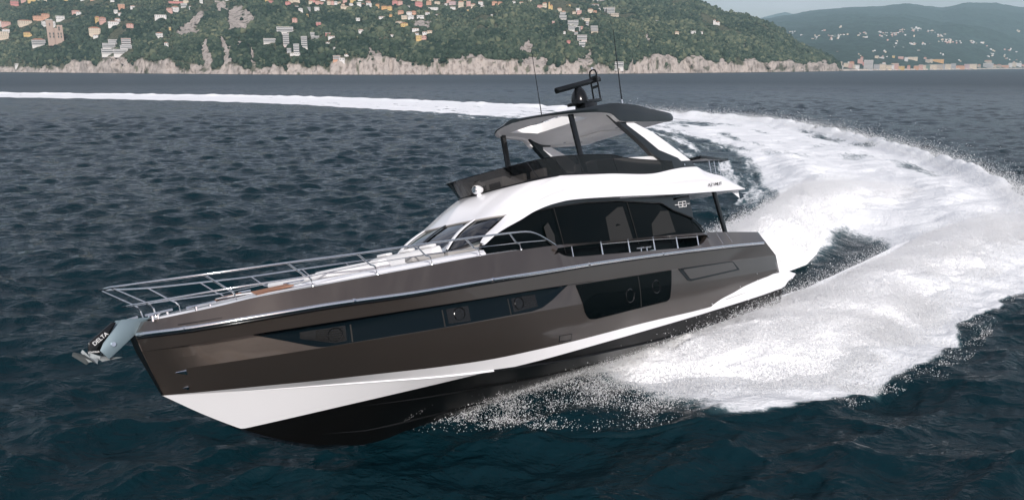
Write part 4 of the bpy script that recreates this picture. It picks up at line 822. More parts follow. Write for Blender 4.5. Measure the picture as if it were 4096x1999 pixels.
(1089.9, 2800.2, 3.1, 2.8, 96.6, 'pink', 'f', 'd', 1, 3279, 164),
(1133.4, 2897.5, 5.6, 3.6, 111.4, 'white', 'f', 'd', 1, 3285, 151),
(1130.7, 2927.2, 3.3, 3.5, 114.4, 'pink', 'f', 'd', 1, 3270, 149),
(1127.3, 2878.7, 5.0, 2.3, 107.3, 'cream', 'f', 'd', 1, 3287, 156),
(1094.5, 2801.2, 3.8, 2.3, 99.3, 'cream', 'f', 'd', 1, 3284, 162),
(1141.7, 2870.3, 2.9, 3.2, 109.1, 'white', 'r', 'd', 1, 3306, 153),
(1136.7, 2876.4, 4.3, 2.2, 108.9, 'white', 'f', 'd', 1, 3298, 154),
(1156.2, 2876.0, 5.0, 2.5, 114.2, 'white', 'r', 'd', 1, 3320, 148),
(1143.7, 2896.5, 4.5, 2.2, 113.9, 'white', 'r', 'd', 1, 3297, 149),
(1146.8, 2875.6, 3.2, 2.3, 111.4, 'white', 'f', 'd', 1, 3310, 151),
(1415.9, 3048.5, 6.1, 2.3, 120.9, 'pink', 'f', 'd', 1, 3517, 148),
(1425.6, 3032.0, 4.7, 2.3, 118.3, 'white', 'f', 'd', 1, 3535, 150),
(1419.7, 3057.4, 5.3, 3.6, 122.8, 'pink', 'f', 'd', 1, 3517, 145),
(1455.1, 3087.0, 5.8, 2.9, 130.0, 'white', 'r', 'd', 1, 3539, 140),
(1350.2, 2905.5, 5.1, 2.7, 110.7, 'pink', 'r', 'd', 1, 3518, 153),
(1430.9, 3092.3, 3.7, 2.7, 130.2, 'white', 'r', 'd', 1, 3512, 140),
(1448.1, 3087.5, 5.4, 2.3, 130.1, 'pink', 'r', 'd', 1, 3532, 140),
(1420.1, 3036.4, 3.8, 3.4, 118.9, 'white', 'f', 'd', 1, 3527, 149),
(1312.4, 2920.4, 4.4, 3.6, 114.7, 'pink', 'r', 'd', 1, 3469, 149),
(1396.7, 3105.2, 5.2, 3.7, 130.5, 'white', 'f', 'd', 1, 3471, 139),
(1335.8, 2917.8, 3.6, 2.4, 113.8, 'white', 'f', 'd', 1, 3496, 150),
(1405.7, 3134.0, 3.7, 3.1, 136.2, 'pink', 'f', 'd', 1, 3467, 135),
(1415.5, 3090.3, 3.5, 3.3, 128.8, 'white', 'f', 'd', 1, 3497, 141),
(1413.1, 3099.9, 3.5, 2.9, 130.4, 'white', 'r', 'd', 1, 3490, 140),
(1146.7, 2438.3, 4.0, 2.1, 65.8, 'pink', 'r', 'd', 1, 3536, 190),
(1132.3, 2416.8, 3.2, 2.0, 62.7, 'white', 'f', 'd', 1, 3530, 193),
(1263.5, 2678.6, 2.7, 2.3, 85.0, 'white', 'r', 'd', 1, 3540, 174),
(1162.3, 2491.5, 3.9, 2.2, 72.6, 'white', 'f', 'd', 1, 3524, 183),
(1169.4, 2486.8, 3.6, 2.2, 71.7, 'pink', 'f', 'd', 1, 3535, 184),
(1177.1, 2491.7, 4.8, 2.0, 72.0, 'white', 'f', 'd', 1, 3542, 184),
(1058.1, 2884.0, 4.3, 2.7, 102.2, 'white', 'f', 'd', 1, 3209, 161),
(1060.3, 2874.2, 3.6, 3.2, 100.4, 'pink', 'r', 'd', 1, 3215, 163),
(1072.8, 2878.6, 4.5, 3.1, 108.0, 'white', 'r', 'd', 1, 3227, 155),
(1068.8, 2884.6, 2.9, 3.2, 107.7, 'white', 'f', 'd', 1, 3220, 155),
(1189.5, 2806.9, 4.4, 2.8, 111.3, 'white', 'r', 'd', 1, 3389, 148),
(1217.8, 2869.3, 4.1, 2.9, 118.9, 'white', 'r', 'd', 1, 3390, 142),
(1225.7, 2820.6, 3.2, 2.6, 108.1, 'white', 'r', 'd', 1, 3423, 152),
(1325.9, 3067.5, 3.8, 2.5, 129.0, 'white', 'f', 'd', 1, 3415, 140),
(1198.1, 2760.6, 3.8, 3.1, 103.6, 'white', 'f', 'd', 1, 3421, 155),
(1211.4, 2832.8, 3.5, 2.5, 112.0, 'pink', 'f', 'd', 1, 3401, 149),
(1525.2, 3221.5, 5.2, 4.0, 143.9, 'pink', 'r', 'd', 1, 3546, 131),
(1526.2, 3221.3, 5.8, 3.4, 143.9, 'white', 'f', 'd', 1, 3547, 131),
(1550.7, 3241.0, 3.4, 2.6, 148.2, 'cream', 'r', 'd', 1, 3561, 128),
(1456.3, 3031.9, 5.9, 3.8, 119.5, 'white', 'f', 'd', 1, 3567, 148),
(1532.7, 3221.8, 5.0, 3.2, 144.2, 'cream', 'r', 'd', 1, 3553, 131),
(1550.3, 3253.0, 4.3, 3.0, 150.4, 'pink', 'r', 'd', 1, 3556, 126),
(1735.6, 3525.1, 5.1, 3.1, 167.1, 'white', 'r', 'd', 1, 3605, 122),
(1740.9, 3527.4, 5.9, 3.7, 167.3, 'white', 'f', 'd', 1, 3609, 122),
(1675.7, 3411.4, 5.5, 3.8, 156.5, 'white', 'f', 'd', 1, 3602, 127),
(1672.0, 3376.0, 3.8, 3.8, 147.9, 'white', 'r', 'd', 1, 3615, 133),
(1570.8, 3205.8, 5.8, 3.6, 142.0, 'pink', 'f', 'd', 1, 3598, 132),
(1745.4, 3542.8, 6.6, 3.1, 171.9, 'white', 'f', 'd', 1, 3606, 118),
(1757.2, 3525.2, 3.7, 3.3, 164.3, 'white', 'r', 'd', 1, 3625, 124),
(1736.0, 3509.2, 6.6, 3.5, 161.9, 'white', 'r', 'd', 1, 3613, 126),
(1795.2, 3518.6, 4.6, 3.3, 154.1, 'white', 'f', 'd', 1, 3662, 133),
(1831.4, 3573.0, 6.0, 2.7, 159.9, 'white', 'r', 'd', 1, 3669, 130),
(1807.3, 3500.3, 4.4, 2.8, 147.0, 'white', 'r', 'd', 1, 3681, 139),
(1827.8, 3557.5, 4.9, 4.0, 156.4, 'cream', 'f', 'd', 1, 3673, 132),
(1771.3, 3457.8, 3.7, 2.8, 143.2, 'white', 'r', 'd', 1, 3668, 141),
(1778.4, 3503.3, 5.5, 4.1, 154.3, 'white', 'f', 'd', 1, 3654, 132),
(1611.7, 3004.7, 3.2, 3.0, 96.6, 'white', 'r', 'd', 1, 3745, 171),
(1616.8, 3048.3, 5.5, 2.9, 104.6, 'white', 'r', 'd', 1, 3726, 164),
(1589.2, 2982.8, 4.6, 3.5, 90.8, 'pink', 'f', 'd', 1, 3733, 176),
(1625.9, 3026.2, 3.8, 3.0, 101.2, 'pink', 'f', 'd', 1, 3748, 167),
(1633.7, 3053.6, 5.1, 2.7, 105.4, 'white', 'f', 'd', 1, 3740, 164),
(1574.5, 3015.0, 4.7, 3.8, 94.9, 'cream', 'r', 'd', 1, 3700, 173),
(1615.1, 3024.1, 4.3, 2.5, 100.1, 'white', 'r', 'd', 1, 3737, 168),
(1592.1, 3004.8, 3.9, 3.6, 95.0, 'pink', 'f', 'd', 1, 3724, 173),
(1595.0, 2993.4, 5.8, 2.8, 93.2, 'pink', 'f', 'd', 1, 3733, 174),
(1636.8, 3052.4, 6.1, 2.5, 105.0, 'white', 'r', 'd', 1, 3744, 164),
(1597.9, 2987.9, 4.8, 3.2, 92.6, 'pink', 'r', 'd', 1, 3740, 175),
(1610.5, 3034.2, 4.9, 3.6, 101.6, 'cream', 'f', 'd', 1, 3727, 167),
(1630.3, 2965.5, 4.8, 3.0, 89.9, 'white', 'f', 'd', 1, 3787, 177),
(1644.9, 3002.3, 5.2, 2.6, 97.1, 'cream', 'f', 'd', 1, 3781, 171),
(1597.5, 2979.1, 4.1, 2.8, 91.0, 'cream', 'r', 'd', 1, 3744, 176),
(1634.0, 3005.2, 5.1, 2.4, 97.6, 'white', 'f', 'd', 1, 3768, 170),
(1620.2, 3018.6, 5.6, 3.4, 99.5, 'cream', 'r', 'd', 1, 3746, 168),
(1615.0, 2970.2, 3.1, 3.3, 90.5, 'white', 'f', 'd', 1, 3768, 177),
(1602.0, 2983.8, 4.7, 3.5, 92.2, 'cream', 'f', 'd', 1, 3746, 175),
(1640.8, 2992.1, 4.5, 3.5, 95.1, 'white', 'f', 'd', 1, 3783, 172),
(1335.6, 2703.1, 3.9, 2.4, 79.4, 'pink', 'r', 'd', 1, 3611, 181),
(1339.5, 2720.3, 5.1, 3.2, 81.9, 'white', 'r', 'd', 1, 3606, 178),
(1294.4, 2648.4, 2.8, 3.3, 76.5, 'white', 'f', 'd', 1, 3594, 182),
(1303.6, 2675.1, 4.5, 2.5, 80.5, 'white', 'f', 'd', 1, 3589, 179),
(1316.6, 2691.7, 3.4, 2.2, 81.5, 'pink', 'r', 'd', 1, 3595, 178),
(1432.0, 2853.7, 3.6, 2.1, 87.3, 'white', 'f', 'd', 1, 3635, 177),
(1395.2, 2778.2, 3.8, 2.4, 80.2, 'white', 'f', 'd', 1, 3637, 182),
(1421.4, 2810.2, 3.2, 3.2, 80.5, 'white', 'f', 'd', 1, 3648, 183),
(1427.0, 2835.1, 4.8, 3.4, 84.5, 'pink', 'r', 'd', 1, 3640, 179),
(1467.1, 2871.5, 5.4, 2.3, 83.5, 'pink', 'r', 'd', 1, 3664, 182),
(1833.1, 3462.0, 6.0, 4.1, 137.7, 'cream', 'f', 'd', 1, 3723, 146),
(1829.7, 3457.7, 6.7, 3.7, 136.7, 'white', 'r', 'd', 1, 3722, 147),
(1788.7, 3401.1, 5.3, 2.5, 127.3, 'cream', 'r', 'd', 1, 3712, 154),
(1828.6, 3463.2, 6.9, 3.9, 137.7, 'pink', 'f', 'd', 1, 3718, 146),
(1779.6, 3404.8, 4.5, 3.8, 128.3, 'pink', 'r', 'd', 1, 3701, 152),
(1810.4, 3459.6, 5.8, 3.0, 136.8, 'cream', 'r', 'd', 1, 3703, 147),
(1708.0, 3025.7, 4.0, 3.2, 90.0, 'white', 'r', 'd', 1, 3834, 179),
(1879.7, 3341.6, 4.8, 3.3, 108.8, 'cream', 'r', 'd', 1, 3827, 169),
(1733.2, 3085.5, 4.2, 3.1, 98.4, 'white', 'f', 'd', 1, 3825, 172),
(1732.2, 3047.1, 4.7, 2.3, 90.6, 'cream', 'f', 'd', 1, 3846, 179),
(1878.1, 3326.7, 3.5, 3.7, 105.5, 'white', 'f', 'd', 1, 3834, 172),
(1590.6, 2712.5, 3.0, 3.0, 38.2, 'white', 'r', 'd', 1, 3903, 229),
(1676.8, 2839.6, 3.4, 3.2, 48.5, 'white', 'r', 'd', 1, 3916, 219),
(1676.4, 2842.5, 5.7, 3.0, 49.5, 'white', 'f', 'd', 1, 3914, 218),
(1671.3, 2842.5, 3.5, 2.5, 50.7, 'white', 'f', 'd', 1, 3908, 217),
(1668.8, 2827.3, 4.1, 2.3, 46.9, 'white', 'r', 'd', 1, 3915, 221),
(919.6, 2032.5, 2.7, 2.0, 28.5, 'white', 'r', 'd', 1, 3479, 233),
(936.3, 2058.9, 2.3, 2.0, 30.6, 'pink', 'r', 'd', 1, 3486, 230),
(953.2, 2069.1, 3.5, 2.2, 30.5, 'white', 'r', 'd', 1, 3505, 230),
(925.3, 2054.6, 2.3, 2.0, 30.8, 'white', 'r', 'd', 1, 3473, 230),
(947.1, 2078.3, 3.8, 2.0, 32.2, 'pink', 'f', 'd', 1, 3489, 228),
(1912.4, 3022.2, 5.3, 3.2, 30.7, 'white', 'f', 'd', 1, 4050, 241),
(1801.5, 2879.8, 3.6, 3.2, 22.1, 'white', 'r', 'd', 1, 4027, 249),
(1800.8, 2902.2, 4.3, 2.4, 29.0, 'pink', 'r', 'd', 1, 4011, 242),
(1723.0, 2788.5, 3.1, 3.0, 19.4, 'cream', 'f', 'd', 1, 4003, 251),
(1733.3, 2805.8, 5.2, 3.0, 21.3, 'pink', 'r', 'd', 1, 4002, 249),
(1917.1, 3017.2, 3.6, 2.8, 27.9, 'white', 'f', 'd', 1, 4058, 244),
(740.2, 1786.5, 3.1, 2.0, 15.9, 'white', 'f', 'd', 1, 3359, 250),
(722.4, 1743.4, 1.8, 2.0, 12.3, 'white', 'r', 'd', 1, 3359, 256),
(722.2, 1745.6, 2.6, 2.0, 12.8, 'white', 'f', 'd', 1, 3357, 256),
(717.7, 1780.8, 2.3, 2.0, 16.6, 'white', 'r', 'd', 1, 3323, 249)]
# ------------------------------------------------------------------ woods on the near hillside
ICO = np.array([(0, -.526, .851), (0, .526, .851), (0, -.526, -.851), (0, .526, -.851), (-.526, .851, 0), (.526, .851, 0), (-.526, -.851, 0), (.526, -.851, 0), (-.851, 0, -.526), (-.851, 0, .526), (.851, 0, -.526), (.851, 0, .526)], np.float32)
ICOF = np.array([(0, 11, 1), (0, 1, 9), (0, 9, 6), (0, 6, 7), (0, 7, 11), (1, 11, 5), (1, 5, 4), (1, 4, 9), (2, 10, 7), (2, 7, 6), (2, 6, 8), (2, 8, 3), (2, 3, 10), (3, 8, 4), (3, 4, 5), (3, 5, 10), (4, 8, 9), (5, 11, 10), (6, 9, 8), (7, 10, 11)], np.int32)
def crowns(name, P, r, tint, m, label, cat):
    n = len(P); J = ICO[None] * (1 + rng.uniform(-.38, .30, (n, 12, 1)).astype(np.float32)) * r[:, None, None].astype(np.float32); J[..., 2] *= rng.uniform(.75, 1.35, (n, 1)).astype(np.float32)
    a = rng.uniform(0, 6.28, n); c, s = np.cos(a)[:, None], np.sin(a)[:, None]; J = np.stack([J[..., 0] * c - J[..., 1] * s, J[..., 0] * s + J[..., 1] * c, J[..., 2]], -1) + P[:, None]
    me = mesh_np(name, J.reshape(-1, 3), (np.arange(n) * 12)[:, None, None] + ICOF[None].repeat(1, 0) if False else ((np.arange(n) * 12)[:, None, None] + ICOF[None]).reshape(-1, 3), [m])
    attr(me, 'tint', np.repeat(tint, 12) + rng.uniform(-.12, .12, n * 12)); return link(name, me, kind='stuff', label=label, cat=cat)
leaf_m = bpy.data.materials.new('woodland'); leaf_m.use_nodes = True; t = leaf_m.node_tree; b = t.nodes['Principled BSDF']; b.inputs['Roughness'].default_value = .9; b.inputs['Specular IOR Level'].default_value = .15
a_ = N(t, 'ShaderNodeAttribute', attribute_name='tint'); c1 = N(t, 'ShaderNodeValToRGB'); e = c1.color_ramp.elements; e[0].color = (.013, .028, .019, 1); e[0].position = .1; e[1].color = (.135, .145, .088, 1); e[1].position = 1.0; e2 = e.new(.55); e2.color = (.052, .074, .048, 1)
t.links.new(a_.outputs['Fac'], c1.inputs[0]); t.links.new(c1.outputs[0], b.inputs['Base Color'])
n = 150000; u = rng.uniform(-.72, .405, n); tq = rng.uniform(0.012, 1.02, n) ** 1.15; X, Y, Z, ZC = near_land(u, tq); rk = rock_mask(u, tq, Z, ZC)
keep = (rng.uniform(size=n) > rk * 1.3) & (rng.uniform(size=n) > 1.2 * rock_mask(u, tq + .012, Z, ZC)) & (fbm(X / 38, Y / 60, 3, 77) > -.26 - .3 * (tq < .3)) & (Z > 2)
if HOUSES:
    HX = np.array([h[0] for h in HOUSES if h[8] == 0]); HY = np.array([h[1] for h in HOUSES if h[8] == 0]); HW = np.array([h[2] for h in HOUSES if h[8] == 0])
    LOT = rng.uniform(size=n)
    for k in range(len(HX)):
        dx = (X - HX[k]) - (Y - HY[k]) * HX[k] / HY[k]; dy = Y - HY[k]
        keep &= ~((np.abs(dx) < HW[k] * .60 + .8) & (dy > -13) & (dy < 9)) & ~((np.abs(dx) < HW[k] + 7) & (np.abs(dy) < 26) & (LOT < .5))
u, tq, X, Y, Z = u[keep], tq[keep], X[keep], Y[keep], Z[keep]
r = np.exp(rng.normal(.52, .34, len(X))) * (.8 + .5 * sstep(-.4, .4, fbm(X / 90, Y / 90, 3, 78)))
tint = .40 + .42 * fbm(X / 60, Y / 60, 3, 79) + rng.normal(0, .21, len(X))
crowns('woodland', np.stack([X, Y, Z + r * .45], -1), r, tint, leaf_m, 'mixed green woods covering the near coastal hillside between the houses', 'woods')
# ================================================================== the motor yacht
# boat axes: x forward from the transom, y to port, z up
yacht = empty('motor_yacht', (7.004, 26.475, -.135),
              'dark bronze and white flybridge motor yacht heeling in a fast turn, bow raised', 'yacht')
_yw, _tr, _he = .7946, .04976, .28463
_M = Matrix(((-math.cos(_yw), math.sin(_yw), 0), (-math.sin(_yw), -math.cos(_yw), 0), (0, 0, 1)))
_T = Matrix(((math.cos(_tr), 0, -math.sin(_tr)), (0, 1, 0), (math.sin(_tr), 0, math.cos(_tr))))
_H = Matrix(((1, 0, 0), (0, math.cos(_he), -math.sin(_he)), (0, math.sin(_he), math.cos(_he))))
yacht.matrix_world = Matrix.Translation(yacht.location) @ (_M @ _T @ _H).to_4x4()
YACHT_R = np.array(_M @ _T @ _H); YACHT_O = np.array((7.004, 26.475, -.135))

bronze = mat('bronze_paint', (.094, .078, .068), rough=.40, metal=.74, coat=1.0, noise=.05, nscale=1.2)
gel = mat('white_gelcoat', (.78, .78, .795), rough=.22, coat=.6, noise=.02, nscale=2)
antif = mat('black_antifouling', (.0035, .0035, .0035), rough=.3, spec=.25, noise=.3, nscale=1.5)
stemblk = mat('black_stem_face', (.006, .006, .006), rough=.3)
darkp = mat('dark_slate_paint', (.009, .013, .015), rough=.3, coat=.3, noise=.05, nscale=2)
blk = mat('gloss_black', (.005, .006, .007), rough=.18, spec=.3, coat=.15, noise=.05)
steel = mat('polished_steel', (.78, .79, .80), rough=.12, metal=1.0, noise=.03, nscale=20)
bglass = mat('dark_saloon_glass', (.0015, .003, .0035), rough=.02, ior=1.38, spec=.10)
hglass = mat('dark_hull_glass', (.003, .007, .010), rough=.08, ior=1.38, spec=.16)
wglass = glass_mat('windscreen_glass', (.22, .29, .32), ior=2.3)
fglass = glass_mat('smoked_wind_deflector', (.048, .045, .043))
cush = mat('pale_upholstery', (.70, .695, .69), rough=.8, noise=.06, nscale=9, bump=.2)
greyu = mat('grey_upholstery', (.30, .29, .28), rough=.85, noise=.06, nscale=9)
teak = mat('teak', (.30, .13, .06), rough=.5, noise=.3, nscale=25)
beige = mat('headliner', (.88, .87, .85), rough=.5, noise=.03)
galv = mat('galvanised_steel', (.42, .45, .45), rough=.55, metal=.5, noise=.25, nscale=14)
plateg = mat('satin_steel_plate', (.17, .23, .26), rough=.42, metal=.45, noise=.06, nscale=4)
shade = mat('cabin_shade', (.013, .012, .010), rough=.5, noise=.1)
rubber = mat('black_rubber', (.02, .02, .02), rough=.7)

def pch(xs, ys):
    """monotone cubic through points"""
    xs = np.array(xs, float); ys = np.array(ys, float); o = np.argsort(xs); xs = xs[o]; ys = ys[o]
    h = np.diff(xs); d = np.diff(ys) / h; m = np.zeros_like(xs); m[0] = d[0]; m[-1] = d[-1]
    for i in range(1, len(xs) - 1):
        if d[i - 1] * d[i] > 0:
            w1 = 2 * h[i] + h[i - 1]; w2 = h[i] + 2 * h[i - 1]; m[i] = (w1 + w2) / (w1 / d[i - 1] + w2 / d[i])
    def f(x):
        x = np.asarray(x, float); i = np.clip(np.searchsorted(xs, x) - 1, 0, len(h) - 1); t = (x - xs[i]) / h[i]
        out_ = (2 * t**3 - 3 * t**2 + 1) * ys[i] + (t**3 - 2 * t**2 + t) * h[i] * m[i] + (-2 * t**3 + 3 * t**2) * ys[i + 1] + (t**3 - t**2) * h[i] * m[i + 1]
        return np.where(x < xs[0], ys[0] + m[0] * (x - xs[0]), np.where(x > xs[-1], ys[-1] + m[-1] * (x - xs[-1]), out_))
    return f
class MB:
    """collects shapes for one mesh"""
    def __init__(s): s.v = []; s.f = []; s.m = []
    def add(s, V, F, mi=0):
        b = len(s.v); s.v += [tuple(map(float, p)) for p in V]; s.f += [tuple(b + i for i in f) for f in F]; s.m += [mi] * len(F); return s
    def loft(s, rows, mi=0, closed=False, skip=None):
        rows = [np.asarray(r, float) for r in rows]; n = len(rows[0]); V = np.concatenate(rows); F = []
        for i in range(len(rows) - 1):
            for j in range(n if closed else n - 1):
                if skip is not None and skip(i, j): continue
                k = (j + 1) % n; F.append((i * n + j, i * n + k, (i + 1) * n + k, (i + 1) * n + j))
        return s.add(V, F, mi)
    def tube(s, pts, r, seg=8, mi=0, cap=True):
        P = np.array(pts, float); n = len(P); rr = np.broadcast_to(r, (n,)); rows = []
        for i in range(n):
            d = P[min(i + 1, n - 1)] - P[max(i - 1, 0)]; d /= np.linalg.norm(d)
            a = np.cross(d, (0, 0, 1)) if abs(d[2]) < .95 else np.cross(d, (1, 0, 0)); a /= np.linalg.norm(a); b = np.cross(d, a)
            t = np.linspace(0, 2 * np.pi, seg, endpoint=False)
            rows.append(P[i] + rr[i] * (np.cos(t)[:, None] * a + np.sin(t)[:, None] * b))
        s.loft(rows, mi, closed=True)
        if cap:
            s.add(rows[0], [tuple(range(seg))[::-1]], mi); s.add(rows[-1], [tuple(range(seg))], mi)
        return s
    def prism(s, poly, vec, mi=0):
        A = np.array(poly, float); B = A + np.array(vec, float); n = len(A)
        return s.add(np.concatenate([A, B]), [tuple(range(n)), tuple(range(2 * n - 1, n - 1, -1))] + [(i, (i + 1) % n, n + (i + 1) % n, n + i) for i in range(n)], mi)
    def box(s, x0, x1, y0, y1, z0, z1, mi=0): return s.prism([(x0, y0, z0), (x1, y0, z0), (x1, y1, z0), (x0, y1, z0)], (0, 0, z1 - z0), mi)
    def mesh(s, name, mats, smooth=None, bevel=0, weld=True, segs=2):
        me = bpy.data.meshes.new(name); me.from_pydata(s.v, [], s.f)
        for q_ in (mats if isinstance(mats, (list, tuple)) else [mats]): me.materials.append(q_)
        me.polygons.foreach_set('material_index', np.array(s.m, np.int32))
        bm = bmesh.new(); bm.from_mesh(me)
        if weld: bmesh.ops.remove_doubles(bm, verts=bm.verts, dist=2e-4)
        bmesh.ops.dissolve_degenerate(bm, edges=bm.edges, dist=1e-5)
        bmesh.ops.recalc_face_normals(bm, faces=bm.faces)
        if bevel:
            es = [e for e in bm.edges if len(e.link_faces) == 2 and e.calc_face_angle(0) > .5]
            bmesh.ops.bevel(bm, geom=es, offset=bevel, segments=segs, affect='EDGES', profile=.5, clamp_overlap=True)
        if smooth is not None:
            for f in bm.faces: f.smooth = True
            for e in bm.edges:
                if len(e.link_faces) == 2 and e.calc_face_angle(0) > smooth: e.smooth = False
        bm.to_mesh(me); bm.free(); me.update()
        return me
def part(name, mb, mats, parent=None, smooth=.6, bevel=0, label=None, segs=2, both=False):
    o = link(name, mb.mesh(name, mats, smooth, bevel, segs=segs), parent or yacht, label=label)
    return o
def flip(mb):
    m2_ = MB(); m2_.v = [(a, -b, c) for a, b, c in mb.v]; m2_.f = [tuple(reversed(f)) for f in mb.f]; m2_.m = list(mb.m); return m2_
def pair(name, mb, mats, parent=None, **k):
    """the port part and its starboard twin"""
    par2 = None
    a = part(name, mb, mats, parent[0] if parent else None, **k); b = part(name, flip(mb), mats, parent[1] if parent else None, **k)
    return a, b

# ---- hull lines (half breadth and height along the boat)
yr = pch([-1.8, 0, .35, 4, 8, 12, 14, 15.6, 16.9, 17.6, 18.2, 18.6, 18.8, 19.0, 19.12], [2.33, 2.43, 2.45, 2.56, 2.6, 2.58, 2.48, 2.3, 2.0, 1.69, 1.35, 1.03, .84, .46, .157])
zrub = pch([.38, 3.09, 6.2, 9.37, 11.17, 12.6, 14.6, 16.5, 17.5, 18.45, 19.12], [1.915, 2.077, 2.226, 2.345, 2.383, 2.421, 2.458, 2.535, 2.547, 2.552, 2.586])
zsh = pch([.16, 3.66, 6.48, 8.64, 10.26, 11.3, 12.6, 14.46, 15.2, 16.45, 17.4, 18.0, 18.6, 18.95], [2.294, 2.597, 2.743, 2.845, 2.936, 2.957, 2.972, 2.94, 2.93, 2.912, 2.897, 2.85, 2.815, 2.80])
zkn = pch([-1, 2.65, 6.0, 10.26, 13.9, 15.85, 17.55, 18.56, 19.05], [1.40, 1.614, 1.765, 1.975, 2.115, 2.19, 2.245, 2.265, 2.28])
zl3 = pch([-1, 4.4, 7.57, 10.07, 11.5, 12.3, 13.7, 15.13, 16.3, 17.4, 18.767], [.36, .44, .555, .605, .655, .69, .81, .975, 1.11, 1.25, 1.416])
yl3 = pch([-1, 4, 8, 10, 12, 14, 16, 17.5, 18.2, 18.767], [2.37, 2.42, 2.38, 2.3, 2.14, 1.84, 1.30, .76, .42, .001])
zch = pch([-1, 1.5, 6.34, 8.02, 10.32, 12.02, 12.58, 13.52, 15.07, 16.51, 17.39, 18, 18.767], [-.16, -.14, -.074, .025, .187, .365, .425, .545, .79, 1.025, 1.168, 1.277, 1.414])
ych = pch([-1, 8, 10, 12, 14, 16, 17.5, 18.2, 18.767], [2.22, 2.2, 2.12, 1.93, 1.58, 1.02, .55, .28, 0])
zke = pch([-1, 5, 10, 13, 14.8, 15.4, 15.97, 16.5, 17.13, 17.41, 18.1, 18.767], [-1, -1, -.95, -.82, -.64, -.47, -.295, -.07, .26, .429, .90, 1.414])
ysh = lambda x: np.maximum(yr(x) - .18 + .06 * (x > 19), .10)
ykn = lambda x: np.maximum(yr(x + .03) - .02 - .13 * sstep(12, 17.5, x), .15)
NQ = 150
qq = np.linspace(0, 1, NQ); qq = 1 - (1 - qq) ** 1.7
def line(xa, xf, yf, zf, n=None):
    x = xa + qq * (xf - xa); return np.stack([x, yf(x), zf(x)], 1)
def fwd(P, x, y, z): P = P.copy(); P[-1] = (x, y, z); return P
L_sh = fwd(line(.2, 18.98, ysh, zsh), 18.98, .13, 2.80)
L_rub = line(.1, 19.12, yr, zrub)
L_kn = fwd(line(-.50, 19.05, ykn, zkn), 19.05, .15, 2.28)
L_l3 = fwd(line(-.62, 18.767, yl3, zl3), 18.767, .05, 1.416)
L_ch = line(-.62, 18.767, ych, zch)
L_ke = line(-.62, 18.767, lambda x: x * 0, zke)
zlow = pch([3.54, 3.94, 4.24, 5.29, 6.39, 7.52, 8.66, 9.79, 10.13, 10.4], [2.515, 2.30, 2.256, 2.30, 2.371, 2.439, 2.517, 2.60, 2.678, 2.86])
zcap = pch([3.54, 5.25, 6.41, 7.54, 8.65, 9.77, 10.4], [2.516, 2.623, 2.699, 2.758, 2.818, 2.854, 2.861])
def rowmid(fr, zf):
    x = L_rub[:, 0]; a = L_rub; b = np.stack([x, ysh(x), zsh(x)], 1); b[-1] = L_sh[-1]
    P = a * (1 - fr) + np.stack([L_sh[:, 0], L_sh[:, 1], L_sh[:, 2]], 1) * fr
    inn = (P[:, 0] > 3.54) & (P[:, 0] < 10.4); P[inn, 2] = zf(P[inn, 0]); P[inn, 1] = yr(P[inn, 0]) - .1
    return P
M1 = rowmid(.62, zlow); M2 = rowmid(.62, zcap)
cut = (M1[:, 0] > 3.54) & (M1[:, 0] < 10.4)
hull = MB()
for s_ in (1, -1):
    f = np.array((1, s_, 1.0))
    hull.loft([L_rub * f, M1 * f], 0); hull.loft([M2 * f, L_sh * f], 0)
    # below the rub rail: slight flare between rub rail and knuckle, then down to the painted stripe
    mid = (L_rub + L_kn) / 2
    hull.loft([L_rub * f, mid * f, L_kn * f], 0)
    r2 = [L_kn]
    zln = lambda x: 1.735 + (x - 15.84) * .047
    tl = np.clip((zkn(L_kn[:, 0]) - zln(L_kn[:, 0])) / np.maximum(zkn(L_kn[:, 0]) - zl3(L_kn[:, 0]), .05), .25, .6)
    dep = (.12 + .12 * sstep(12, 17, L_kn[:, 0])) * sstep(19.0, 18.2, L_kn[:, 0]) * sstep(9.2, 10.6, L_kn[:, 0]) + .012
    for k in (.03, .5, 1.0, 1.3, 1.65, 2.0):
        tk_ = (tl * k if k <= 1 else tl + (1 - tl) * (k - 1))[:, None]
        P = L_kn * (1 - tk_) + L_l3 * tk_
        bul = .035 * np.sin(np.pi * tk_[:, 0]) * sstep(19, 15, L_kn[:, 0]) + .02 * np.sin(np.pi * tk_[:, 0]) * sstep(18.7, 17.5, L_kn[:, 0])
        P[1:-1, 1] += bul[1:-1]
        if k < 1: P[1:-1, 1] -= (dep * (1 - k))[1:-1]
        r2.append(P)
    hull.loft([r * f for r in r2], 0)
    # white stripe, antifouling above the chine aft, white below it forward
    zw = lambda x: np.where(x > 12.65, .425, lerp(x, [-1, 4.4, 9, 11, 12.1, 12.65], [.30, .295, .352, .366, .385, .425]))
    Pw = L_ch.copy(); x = Pw[:, 0]; aft = x < 12.6
    tt = np.clip((zw(x) - L_ch[:, 2]) / np.maximum(L_l3[:, 2] - L_ch[:, 2], 1e-3), 0, 1)
    side = L_ch * (1 - tt)[:, None] + L_l3 * tt[:, None]; Pw[aft] = side[aft]
    tb = np.clip((L_ch[:, 2] - zw(x)) / np.maximum(L_ch[:, 2] - L_ke[:, 2], 1e-3), 0, 1)
    bot = L_ch * (1 - tb)[:, None] + L_ke * tb[:, None]; Pb = L_ch.copy(); Pb[~aft] = bot[~aft]
    hull.loft([L_l3 * f, Pw * f], 1); hull.loft([Pw * f, L_ch * f], 2)
    hull.loft([L_ch * f, Pb * f], 1); hull.loft([Pb * f, (Pb + L_ke) / 2 * f, L_ke * f], 2)
